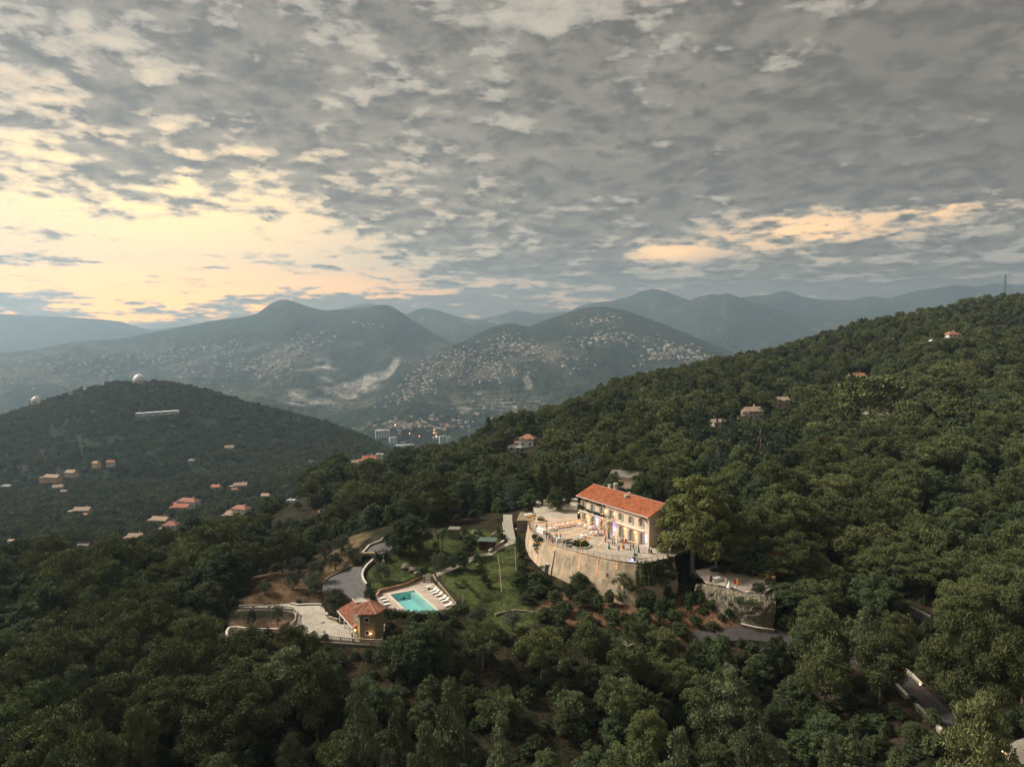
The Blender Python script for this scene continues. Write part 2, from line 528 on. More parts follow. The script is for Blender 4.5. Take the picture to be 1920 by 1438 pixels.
# ------------------------------------------------------------------ ground sheets
def ground_material(name, forest):
    """base colour comes from the col attribute, broken up at the scale of tree crowns or soil"""
    m = bpy.data.materials.new(name); m.use_nodes = True
    nt = m.node_tree; g = G(nt); b = nt.nodes['Principled BSDF']
    b.inputs['Roughness'].default_value = 0.95; b.inputs['Specular IOR Level'].default_value = 0.05
    at = g.new('ShaderNodeAttribute', attribute_name='col')
    pos = g.new('ShaderNodeNewGeometry').outputs['Position']
    n1 = g.noise(pos, 0.012 if forest else 0.25, 6, 0.62)
    n2 = g.noise(pos, 0.07 if forest else 2.0, 4, 0.65)
    c = g.mix(g.mapr(n1, 0.35, 0.65), g.mix(1.0, at.outputs['Color'], (0.5, 0.52, 0.5), 'MULTIPLY'), g.mix(1.0, at.outputs['Color'], (1.35, 1.32, 1.25), 'MULTIPLY'))
    c = g.mix(g.mapr(n2, 0.38, 0.62), g.mix(1.0, c, (0.6, 0.6, 0.6), 'MULTIPLY'), g.mix(1.0, c, (1.3, 1.3, 1.3), 'MULTIPLY'))
    g.L.new(c, b.inputs['Base Color'])
    bn = g.new('ShaderNodeBump'); bn.inputs['Strength'].default_value = 0.5 if forest else 0.5
    bn.inputs['Distance'].default_value = 22.0 if forest else 0.15
    v = g.new('ShaderNodeTexVoronoi'); v.inputs['Scale'].default_value = 0.055 if forest else 3.0
    g.L.new(pos, v.inputs['Vector'])
    hgt = g.add(g.mul(v.outputs['Distance'], -0.7), g.noise(pos, 0.02 if forest else 1.0, 5, 0.6))
    g.L.new(hgt, bn.inputs['Height']); g.L.new(bn.outputs[0], b.inputs['Normal'])
    return m


M_NEAR = ground_material('forest_floor', False)
M_FAR = ground_material('wooded_mountain', True)


def grid_faces(nr, nc):
    i = np.arange((nr - 1) * nc).reshape(nr - 1, nc)[:, :-1]
    return np.stack([i, i + 1, i + nc + 1, i + nc], -1).reshape(-1, 4)


def hillside():
    nc, nr = 380, 400
    s = np.linspace(-1.0, 1.0, nc)
    L = np.linspace(math.log(42), math.log(1050), nr)
    S, LL = np.meshgrid(s, L)
    Y = np.exp(LL); X = S * Y
    Z = H(X, Y)
    f = fbm(X / 9, Y / 9, 4)
    col = np.empty((nr, nc, 4)); col[..., 3] = 1
    dark = np.array([0.018, 0.019, 0.011]); soil = np.array([0.060, 0.040, 0.026])
    w = np.clip(0.35 + f * 1.2, 0, 1)[..., None]
    col[..., :3] = dark * (1 - w * 0.6) + soil * w * 0.6
    PXX, PYY = proj(X, Y, Z)
    def patch(poly, c, soft=6.0, amt=1.0):
        d = sdist(poly, PXX, PYY) + fbm(X / 3, Y / 3, 3) * 6
        w = (np.clip(0.5 - d / soft, 0, 1) * amt)[..., None]
        w = w * ((Y > 90) & (Y < 240))[..., None]
        col[..., :3] = col[..., :3] * (1 - w) + np.array(c) * w
    red = (0.120, 0.066, 0.042); grass = (0.050, 0.062, 0.022); dry = (0.155, 0.115, 0.065)
    patch([(455, 1085), (600, 1060), (640, 1050), (640, 1100), (600, 1128), (460, 1135)], (0.105, 0.068, 0.042))
    patch([(620, 1040), (660, 1000), (700, 1000), (640, 1060), (600, 1085)], dry, amt=.6)
    patch([(990, 1150), (1060, 1105), (1250, 1090), (1290, 1110), (1400, 1165), (1400, 1190), (1260, 1200), (1150, 1185), (1060, 1170)], red)
    patch([(690, 1065), (740, 1040), (800, 1000), (900, 990), (960, 1000), (1000, 1140), (1020, 1160), (940, 1200), (860, 1190), (880, 1140), (820, 1080), (700, 1112)], grass)
    patch([(1600, 1230), (1700, 1260), (1800, 1400), (1640, 1400), (1560, 1300)], (0.045, 0.032, 0.023), 30, .7)
    patch([(430, 1165), (560, 1160), (560, 1182), (430, 1185)], (0.10, 0.062, 0.042))
    me = npmesh('hillside', np.stack([X, Y, Z], -1).reshape(-1, 3), grid_faces(nr, nc), [M_NEAR], {'col': ('FLOAT_COLOR', col.reshape(-1, 4))}, True)
    tag(link_mesh('hillside', me), kind='structure')


hillside()


# ------------------------------------------------------------------ hills and mountains beyond: each one a surface lofted through crest, slope and foot lines
def loft(name, lines, nr, nc, s0, s1, amp, nscale, colour, mat_=None, crest=1, pw=1.0, ridge=0.6, rows=None):
    """lines: near to far lists of (px, py, d); amp metres of relief"""
    s = np.linspace(s0, s1, nc)
    Ls = []
    for ln in lines:
        q = np.array([(*se(p[0], p[1]), p[2]) for p in ln])
        e = np.interp(s, q[:, 0], q[:, 1]); d = np.interp(s, q[:, 0], q[:, 2])
        k = np.ones(5) / 5                                     # ease the corners of the traced line
        e = np.convolve(np.pad(e, 2, 'edge'), k, 'valid')
        d = np.convolve(np.pad(d, 7, 'edge'), np.ones(15) / 15, 'valid')
        Ls.append((e * d, d))
    t = np.linspace(0, len(lines) - 1, nr)
    Z = np.empty((nr, nc)); D = np.empty((nr, nc))
    for r, tt in enumerate(t):
        i = min(int(tt), len(lines) - 2); f = tt - i
        D[r] = Ls[i][1] * (1 - f) + Ls[i + 1][1] * f
        m0 = (Ls[i + 1][0] - Ls[max(i - 1, 0)][0]) / 2 if i > 0 else Ls[1][0] - Ls[0][0]
        j = i + 2
        m1 = (Ls[j][0] - Ls[i][0]) / 2 if j < len(lines) else Ls[i + 1][0] - Ls[i][0]
        if i + 1 == crest: m1 = m1 * 0
        if i == crest: m0 = m0 * 0
        h00 = 2 * f**3 - 3 * f**2 + 1; h10 = f**3 - 2 * f**2 + f; h01 = -2 * f**3 + 3 * f**2; h11 = f**3 - f**2
        lin_ = Ls[i][0] * (1 - f) + Ls[i + 1][0] * f
        herm = h00 * Ls[i][0] + h10 * m0 + h01 * Ls[i + 1][0] + h11 * m1
        Z[r] = 0.5 * lin_ + 0.5 * herm
    X = s[None, :] * D
    away = np.abs(t - crest)[:, None]
    k = np.clip(away * 1.4, 0.10, 1)
    rel = ridge * (ridged(X / nscale, D / nscale * 0.7, 6) - 0.35) + (1 - ridge) * fbm(X / nscale * 1.7, D / nscale * 1.7, 6)
    rel = rel - rel.mean(); Z = Z + amp * k * rel
    PXX, PYY = proj(X, D, Z)
    slope = np.gradient(Z, axis=1) / (np.gradient(X, axis=1) + 1e-9)
    col = np.ones((nr, nc, 4)); col[..., :3] = colour(X, D, Z, PXX, PYY, slope, rel)
    me = npmesh(name, np.stack([X, D, Z], -1).reshape(-1, 3), grid_faces(nr, nc), [mat_ or M_FAR], {'col': ('FLOAT_COLOR', col.reshape(-1, 4))}, True)
    o = tag(link_mesh(name, me), kind='structure')
    def height(px, py_):
        """point of the front surface seen at a pixel, at a random-access column"""
        sx = se(px, py_)[0]; c_ = int(np.clip(round((sx - s0) / (s1 - s0) * (nc - 1)), 0, nc - 1))
        py_col = PYY[:, c_]
        best = None
        top = 1e9
        for r in range(nr):
            if py_col[r] < top:
                if top >= py_ > py_col[r] and r > 0:
                    f = (top - py_) / (top - py_col[r] + 1e-9)
                    best = r; break
                top = py_col[r]
        if best is None: return None
        return Vector((sx * D[best, c_], D[best, c_], Z[best, c_]))
    o_data = dict(X=X, Y=D, Z=Z, PX=PXX, PY=PYY, at=height, s=(s0, s1))
    return o, o_data


FOR = np.array([0.019, 0.028, 0.016]); SCRUB = np.array([0.048, 0.048, 0.034]); ROCK = np.array([0.33, 0.30, 0.265]); FIELD = np.array([0.11, 0.10, 0.07])


def bl(a, b, w): w = w[..., None]; return a * (1 - w) + b * w
def ell(PX, PY, x, y, rx, ry, rot=0.0):
    c_, s_ = math.cos(rot), math.sin(rot)
    u = ((PX - x) * c_ + (PY - y) * s_) / rx; v = (-(PX - x) * s_ + (PY - y) * c_) / ry
    return np.clip(1.6 - 1.6 * np.sqrt(u * u + v * v), 0, 1)


def col_hill(X, D, Z, PX, PY, sl, rel):
    c_ = np.ones(X.shape + (3,)) * FOR
    c_ = bl(c_, SCRUB, np.clip(fbm(X / 120, D / 120, 4) * 1.2 + 0.1, 0, 0.7))
    return bl(c_, np.array([0.14, 0.08, 0.05]), np.clip(ell(PX, PY, 70, 925, 70, 18) + ell(PX, PY, 50, 940, 40, 12), 0, 1) * np.clip(0.3 + 2 * fbm(X / 25, D / 25, 3), 0, 1) * 0.7)


def col_left(X, D, Z, PX, PY, sl, rel):
    c_ = np.ones(X.shape + (3,)) * FOR
    c_ = bl(c_, SCRUB * 1.1, np.clip((Z - 100) / 350, 0, 1) * np.clip(0.5 + fbm(X / 400, D / 400, 4) * 1.6, 0, 1))
    c_ = bl(c_, FIELD, np.clip(0.1 + fbm(X / 260, D / 260, 4) * 1.4, 0, 0.7) * (PY > 640))
    n = np.clip(0.45 + 2.4 * fbm(X / 90, D / 90, 5), 0, 1)
    r = np.zeros(X.shape)
    for a in [(600, 685, 42, 17, .2), (545, 745, 34, 20, 0), (612, 722, 26, 17, .5), (600, 752, 46, 8, 0), (560, 755, 60, 9, 0)]: r = np.maximum(r, ell(PX, PY, *a) * n)
    for a in [(665, 727, 52, 15, -.12), (690, 712, 48, 11, -.30), (735, 690, 30, 9, -.95), (655, 740, 26, 9, 0)]: r = np.maximum(r, np.clip(1.7 * ell(PX, PY, *a), 0, 1) * (0.75 + .25 * n) * 1.0)
    return bl(c_, ROCK, np.clip(r, 0, 1))


def col_right(X, D, Z, PX, PY, sl, rel):
    c_ = np.ones(X.shape + (3,)) * FOR
    c_ = bl(c_, SCRUB, np.clip(fbm(X / 300, D / 300, 4) * 1.3, 0, 0.6))
    vill = np.maximum.reduce([ell(PX, PY, *a) for a in [(900, 690, 110, 40), (1020, 665, 90, 30), (1270, 665, 50, 16), (830, 750, 60, 20)]])
    c_ = bl(c_, FIELD, np.clip(vill * (0.4 + fbm(X / 120, D / 120, 4) * 1.5), 0, 0.8))
    r = np.maximum.reduce([ell(PX, PY, *a) for a in [(735, 690, 26, 8, -.95), (700, 718, 28, 8, -.5), (895, 742, 22, 9, -.2), (1000, 775, 60, 14, .1), (870, 765, 18, 12), (880, 748, 16, 6), (990, 718, 10, 20, -.3), (760, 795, 60, 10), (700, 805, 30, 8)]])
    terr = (np.sin(Z * 0.55) > 0.3) * ell(PX, PY, 960, 755, 95, 30)
    c_ = bl(c_, ROCK * 0.7, np.clip(r * (0.35 + 1.8 * fbm(X / 60, D / 60, 4)), 0, 0.8))
    return bl(c_, ROCK * 0.55, np.clip(terr, 0, 1) * 0.7)


def col_scrub(X, D, Z, PX, PY, sl, rel):
    c_ = np.ones(X.shape + (3,)) * (FOR * 1.1)
    c_ = bl(c_, SCRUB * 1.25, np.clip(0.25 + fbm(X / 700, D / 700, 5) * 1.5, 0, 1))
    return bl(c_, ROCK * .7, np.clip(fbm(X / 250, D / 250, 5) * 3 - 1.0, 0, .6))


obs, OBS = loft('observatory_hill',
    [[(-300, 985, 820), (0, 985, 820), (300, 965, 830), (500, 935, 830), (620, 915, 850), (760, 900, 900), (900, 900, 900)],
     [(-300, 880, 900), (0, 878, 900), (300, 885, 880), (500, 885, 900), (650, 880, 930), (760, 880, 960), (900, 880, 960)],
     [(-300, 790, 1150), (0, 795, 1120), (250, 790, 1120), (450, 825, 1100), (600, 850, 1100), (700, 862, 1080), (900, 880, 1080)],
     [(-300, 800, 1330), (-80, 800, 1330), (0, 783, 1320), (40, 770, 1310), (100, 748, 1300), (160, 732, 1300), (215, 720, 1300), (300, 719, 1300), (370, 731, 1300), (440, 752, 1290), (520, 774, 1280), (600, 795, 1270), (660, 815, 1250), (700, 835, 1230), (760, 870, 1200), (900, 900, 1200)],
     [(-300, 860, 1900), (0, 850, 1900), (300, 800, 1900), (500, 840, 1900), (900, 900, 1900)]],
    200, 300, -1.0, -0.02, 20, 150, col_hill, M_NEAR, crest=3)

left, LEFTM = loft('mountain',
    [[(-300, 900, 1900), (300, 860, 1900), (620, 850, 2000), (900, 850, 2100), (1000, 850, 2100)],
     [(-300, 770, 3000), (0, 770, 3000), (300, 775, 2900), (440, 790, 2700), (540, 778, 2900), (600, 778, 3000), (660, 790, 2900), (760, 790, 2800), (1000, 800, 2800)],
     [(-300, 705, 4000), (0, 705, 4000), (300, 710, 4100), (450, 690, 4100), (540, 700, 3900), (600, 725, 3800), (665, 745, 3700), (740, 760, 3500), (1000, 780, 3500)],
     [(-300, 685, 4600), (0, 680, 4600), (300, 665, 4900), (450, 640, 5000), (540, 640, 4800), (620, 665, 4600), (680, 700, 4300), (760, 690, 4300), (860, 700, 4300), (1000, 720, 4300)],
     [(-300, 690, 5200), (0, 661, 5200), (60, 656, 5300), (140, 641, 5500), (220, 636, 5700), (300, 621, 6000), (400, 602, 6200), (450, 597, 6300), (482, 589, 6300), (500, 575, 6300), (516, 565, 6300), (530, 561, 6300), (548, 564, 6300), (575, 575, 6300), (610, 583, 6200), (650, 581, 6000), (690, 577, 5900), (712, 572, 5800), (728, 572, 5800), (745, 580, 5800), (765, 595, 5800), (800, 616, 5800), (840, 640, 5800), (900, 675, 5800), (1000, 720, 5800)],
     [(-300, 760, 7500), (300, 690, 8500), (530, 640, 8500), (720, 640, 8000), (1000, 760, 7500)]],
    300, 560, -1.0, 0.10, 150, 800, col_left, crest=4)

right, RIGHTM = loft('mountain',
    [[(500, 880, 2000), (640, 862, 2050), (800, 858, 2100), (1000, 850, 2100), (1600, 850, 2100)],
     [(500, 840, 2400), (640, 812, 2400), (700, 800, 2400), (800, 815, 2400), (880, 812, 2400), (1000, 800, 2400), (1600, 780, 2500)],
     [(500, 830, 2900), (600, 800, 2900), (680, 772, 3000), (760, 755, 3000), (850, 740, 3100), (1000, 725, 3200), (1200, 720, 3300), (1600, 700, 3300)],
     [(500, 830, 3300), (620, 790, 3300), (690, 752, 3400), (745, 712, 3500), (820, 685, 3700), (900, 665, 3900), (1000, 650, 4100), (1150, 650, 4100), (1300, 670, 4000), (1600, 720, 4000)],
     [(500, 850, 3800), (620, 800, 3800), (690, 755, 3800), (745, 692, 3900), (800, 671, 4100), (860, 645, 4300), (890, 628, 4500), (920, 614, 4600), (950, 605, 4700), (968, 606, 4700), (990, 612, 4800), (1015, 603, 4900), (1060, 588, 5000), (1095, 578, 5000), (1130, 575, 5000), (1165, 580, 5000), (1200, 592, 5000), (1240, 606, 5000), (1300, 630, 5000), (1350, 650, 5000), (1420, 680, 5000), (1600, 720, 5000)],
     [(500, 900, 5000), (900, 720, 6500), (1200, 700, 6500), (1600, 780, 6500)]],
    280, 520, -0.36, 0.48, 120, 620, col_right, crest=4)


def far(name, line, d, foot, depth, amp, nsc, cc=None):
    xs = [p[0] for p in line]
    a, b = min(xs), max(xs)
    o, dd = loft(name, [[(p[0], foot, d - depth) for p in line], [(p[0], p[1] * 0.5 + foot * 0.5, d - depth * .5) for p in line], [(p[0], p[1], d) for p in line], [(p[0], foot, d + depth) for p in line]],
                 90, 320, (a - 960) / FPX, (b - 960) / FPX, amp, nsc, cc or col_scrub, crest=2)
    return dd


far('mountain', [(1050, 700), (1140, 650), (1200, 610), (1240, 588), (1280, 570), (1310, 556), (1335, 551), (1352, 553), (1362, 550), (1375, 554), (1400, 562), (1440, 574), (1480, 584), (1520, 588), (1560, 597), (1590, 603), (1650, 620), (1750, 660)], 7800, 715, 2300, 160, 1200)
far('mountain', [(700, 640), (735, 605), (760, 590), (780, 581), (797, 577), (815, 580), (850, 592), (885, 600), (925, 604), (950, 612), (1000, 640)], 8200, 690, 2000, 120, 1200)
far('mountain', [(980, 640), (1040, 600), (1080, 577), (1110, 568), (1150, 564), (1180, 556), (1200, 547), (1222, 542), (1240, 544), (1265, 553), (1290, 562), (1330, 570), (1400, 590), (1480, 640)], 8800, 660, 1300, 160, 1800)
far('mountain', [(1250, 620), (1330, 570), (1400, 556), (1440, 553), (1465, 545), (1480, 546), (1500, 555), (1530, 560), (1560, 563), (1600, 562), (1630, 556), (1670, 560), (1720, 575), (1800, 580), (1950, 600), (2200, 620)], 9200, 650, 1300, 180, 2200)
far('mountain', [(1500, 620), (1600, 580), (1680, 556), (1720, 545), (1760, 540), (1790, 534), (1830, 537), (1870, 531), (1930, 535), (2000, 528), (2200, 560)], 9600, 650, 1300, 180, 2500)
far('mountain', [(760, 640), (840, 612), (890, 600), (930, 592), (965, 581), (985, 584), (1010, 588), (1050, 585), (1100, 584), (1200, 575), (1300, 600)], 9800, 645, 1300, 150, 2500)
far('mountain', [(500, 640), (600, 590), (640, 578), (665, 572), (690, 569), (715, 573), (735, 582), (770, 590), (800, 610), (860, 640)], 9500, 650, 1300, 150, 2500)
far('mountain', [(120, 660), (240, 622), (300, 616), (340, 612), (400, 602), (450, 594), (480, 590), (520, 600), (640, 640)], 9900, 655, 1300, 120, 2500)
far('mountain', [(-420, 600), (-200, 584), (-60, 586), (0, 588), (60, 591), (120, 595), (180, 598), (225, 603), (255, 612), (290, 622), (340, 636), (400, 650)], 9300, 680, 1900, 100, 2500)
# the plain that carries everything out to the horizon
pb = MB(); pb.face([(-14500, 1500, -560), (14500, 1500, -560), (14500, 11200, -640), (-14500, 11200, -640)])
po = pb.build('ground', mat('plain_ground', (0.06, 0.07, 0.05), 0.95, 0.3, 0.002)); tag(po, kind='structure')

# ------------------------------------------------------------------ the air
hz = MB(); hz.box((0, 5300, 95), (30000, 12000, 1530))
M_HAZE = bpy.data.materials.new('haze_air'); M_HAZE.use_nodes = True
_n = M_HAZE.node_tree; _n.nodes.clear()
_v = _n.nodes.new('ShaderNodeVolumePrincipled'); _o = _n.nodes.new('ShaderNodeOutputMaterial')
_v.inputs['Color'].default_value = (0.54, 0.75, 0.96, 1); _v.inputs['Density'].default_value = HAZE_D = 1.0e-4
_v.inputs['Anisotropy'].default_value = 0.35
_n.links.new(_v.outputs[0], _o.inputs['Volume'])
ho = hz.build('haze', M_HAZE); tag(ho, kind='stuff')
# ------------------------------------------------------------------ trees
TR = np.random.RandomState(11)
BARK = mat('bark_grey_brown', (0.13, 0.10, 0.075), 0.9, 0.3, 2.0, 0.4)
BARK_PALE = mat('bark_pale', (0.30, 0.27, 0.22), 0.9, 0.3, 2.0, 0.3)
L_PINE = leafmat('pine_needles', (0.032, 0.047, 0.020), (0.135, 0.162, 0.066), (0.175, 0.178, 0.064))
L_OAK = leafmat('oak_leaves', (0.024, 0.038, 0.018), (0.078, 0.108, 0.048), (0.108, 0.122, 0.046))
L_OLIVE = leafmat('olive_leaves', (0.040, 0.050, 0.033), (0.110, 0.125, 0.085))
L_CYP = leafmat('cypress_needles', (0.018, 0.028, 0.014), (0.045, 0.062, 0.030))
L_CEDAR = leafmat('cedar_needles', (0.024, 0.040, 0.030), (0.066, 0.095, 0.066))
L_PLANE = leafmat('plane_leaves', (0.045, 0.062, 0.022), (0.135, 0.165, 0.060), (0.19, 0.18, 0.055))
L_YPINE = leafmat('young_pine_needles', (0.048, 0.064, 0.034), (0.175, 0.198, 0.105))
L_HEDGE = leafmat('hedge_leaves', (0.020, 0.036, 0.012), (0.050, 0.080, 0.026), hue=0.1)
L_PALM = leafmat('palm_leaves', (0.045, 0.060, 0.022), (0.12, 0.14, 0.06), hue=0.1)


def leaves(C, N, U, ln, wd, tone, quad=True, jit=0.5):
    """C centres, N directions the leaf or tuft points to, U any side vectors"""
    n = len(C)
    N = N / (np.linalg.norm(N, axis=1, keepdims=True) + 1e-9)
    S = np.cross(N, U); S /= (np.linalg.norm(S, axis=1, keepdims=True) + 1e-9)
    ln = ln[:, None]; wd = wd[:, None]
    if quad:
        a = C - S * wd * 0.5; b = C + N * ln * 0.55 - S * wd * 0.15 * 0 + S * wd * 0.5
        V = np.stack([C - S * wd * .5, C + S * wd * .5, C + N * ln + S * wd * .28, C + N * ln - S * wd * .28], 1).reshape(-1, 3)
        F = np.arange(n * 4).reshape(n, 4); T = np.repeat(tone, 4)
    else:
        V = np.stack([C - S * wd * .5, C + S * wd * .5, C + N * ln], 1).reshape(-1, 3)
        F = np.arange(n * 3).reshape(n, 3); T = np.repeat(tone, 3)
    return V, F, T


def sph(n):
    v = TR.normal(size=(n, 3)); return v / np.linalg.norm(v, axis=1, keepdims=True)


def crown_mesh(name, blobs, per, ln, wd, mt, up=0.35, puff=0.42, m=9, flat=1.0, outward=0.35, jit=0.35, core=0.5):
    """blobs: (x,y,z,r[,tone]) boughs; each bough carries m puffs of foliage, each puff a skin of shoots"""
    B = np.array([list(b[:4]) + [b[4] if len(b) > 4 else TR.rand()] for b in blobs])
    P = [];
    for b in B:
        d = sph(m); d[:, 2] = np.where(d[:, 2] < -0.25, -d[:, 2], d[:, 2])
        rr = b[3] * (0.62 + 0.28 * TR.rand(m)); r = b[3] * puff * (0.75 + 0.5 * TR.rand(m))
        P.append(np.column_stack([b[0] + d[:, 0] * rr, b[1] + d[:, 1] * rr, b[2] + d[:, 2] * rr * flat, r, np.clip(b[4] * .6 + .4 * TR.rand(m), 0, 1)]))
        P.append(np.array([[b[0], b[1], b[2], b[3] * core, b[4] * .5]]))  # inner puff of the bough, given a darker tone
    P = np.concatenate(P)
    cnt = np.maximum(6, (per * P[:, 3] ** 2 * 4).astype(int)); idx = np.repeat(np.arange(len(P)), cnt); n = len(idx)
    d = sph(n); d[:, 2] = np.where(d[:, 2] < -0.55, -d[:, 2], d[:, 2])
    r = P[idx, 3] * (0.80 + 0.30 * TR.rand(n))
    c_ = P[idx, :3] + d * r[:, None] * np.array([1, 1, .5 + .5 * flat])
    rnd = sph(n); tang = np.cross(d, rnd)
    nn = tang + d * outward + np.array([0, 0, up]) * .6
    t = np.clip(P[idx, 4] * .75 + .22 * TR.normal(size=n) + .12, 0, 1)
    V, F, T = leaves(c_, nn, d + sph(n) * jit, ln * (0.6 + 0.8 * TR.rand(n)), wd * (0.6 + 0.8 * TR.rand(n)), t, False)
    return npmesh(name, V, F, [mt], {'tone': ('FLOAT', T)})


def trunk_mesh(name, h, r0, ends, lean=(0, 0), bark=None, nseg=5, rt=0.35, base=0.35):
    mb = MB(); p0 = Vector((0, 0, -0.6)); pts = []
    wob = TR.normal(size=(nseg + 1, 2)) * 0.12
    for i in range(nseg + 1):
        t = i / nseg; pts.append(Vector((lean[0] * t * t + wob[i][0] * t, lean[1] * t * t + wob[i][1] * t, -0.6 + (h + .6) * t)))
    mb.tube(pts, [r0 * (1 - t * (1 - rt)) * (1.25 if t == 0 else 1) for t in [i / nseg for i in range(nseg + 1)]], 7)
    for e in ends:
        t = base + (1 - base) * TR.rand() * 0.9; k = t * nseg; i = min(int(k), nseg - 1); f = k - i
        a = pts[i] * (1 - f) + pts[i + 1] * f; e = Vector(e[:3])
        mid = a * 0.5 + e * 0.5 + Vector((0, 0, -0.06 * (e - a).length)) + Vector(TR.normal(size=3) * 0.12)
        mb.tube([a, mid, e], [r0 * 0.38, r0 * 0.24, r0 * 0.07], 5, cap=False)
    me = mb.build(name, bark or BARK, smooth=True); d = me.data; bpy.data.objects.remove(me); return d


def blobs_dome(n, R, z0, z1, rmin, rmax, power=0.6, squash=1.0, irregular=0.25):
    """lumps over an irregular dome from z0 to z1"""
    out = []; ph = TR.rand(4) * 6.28
    for i in range(n):
        t = ((i + 0.5) / n) ** 0.9
        zt = z0 + (z1 - z0) * t
        prof = (1 - t ** 2.2) ** power * (0.55 + 0.45 * min(1, t * 4))
        a = i * 2.39996 + TR.rand() * 0.8
        irr = 1 + irregular * (math.sin(2 * a + ph[0]) * .6 + math.sin(3 * a + ph[1] + 3 * t) * .4 + TR.normal() * .4)
        r = R * prof * irr * squash
        rb = rmin + (rmax - rmin) * TR.rand()
        out.append((r * math.cos(a), r * math.sin(a), zt + TR.normal() * 0.25, rb * (0.75 + 0.4 * (1 - t)), TR.rand()))
    return out


def mk_pine(q, kind=0):
    """q = shoots per unit lump; heights about 9 m, crown radius about 3.5 m"""
    h = 8.6
    if kind == 0:   # Aleppo pine, lumpy, irregular
        bl_ = blobs_dome(22, 3.1, 3.0, h - .5, 0.85, 1.45, 0.62, 1.0, 0.32) + blobs_dome(6, 1.3, 3.6, h - 1.2, 1.0, 1.3)
        up, fl = 0.75, 0.85
    elif kind == 1:  # broad, domed
        bl_ = blobs_dome(28, 3.6, 4.2, h - .3, 0.9, 1.45, 0.42, 1.0, 0.20) + blobs_dome(7, 1.8, 4.6, h - 1, 1.1, 1.4)
        up, fl = 0.6, 0.62
    elif kind == 2:  # pointed, young
        bl_ = []
        for i, t in enumerate(np.linspace(0, .97, 30)):
            rr = 2.5 * (1 - t ** 1.5) ** .9 * (.45 + .65 * TR.rand()); a_ = i * 2.4 + TR.normal() * .3
            bl_.append((rr * math.cos(a_), rr * math.sin(a_), 1.8 + 6.4 * t + TR.normal() * .3, (.55 + .6 * (1 - t)) * (.8 + .4 * TR.rand()), TR.rand()))
        up, fl = 1.1, 1.0
    else:           # wide layered plates
        bl_ = []
        for L_ in range(5):
            zz = 3.8 + L_ * 1.05; RR = 3.7 * (1 - (L_ / 5.2) ** 2) ** .5
            for k in range(8):
                a = k * .785 + L_ * .5 + TR.normal() * .2; rr = RR * (.55 + .4 * TR.rand())
                bl_.append((rr * math.cos(a), rr * math.sin(a), zz + TR.normal() * .15, .8 + .4 * TR.rand(), TR.rand()))
        up, fl = 0.6, 0.5
    return bl_, up, fl, h


VAR = {}


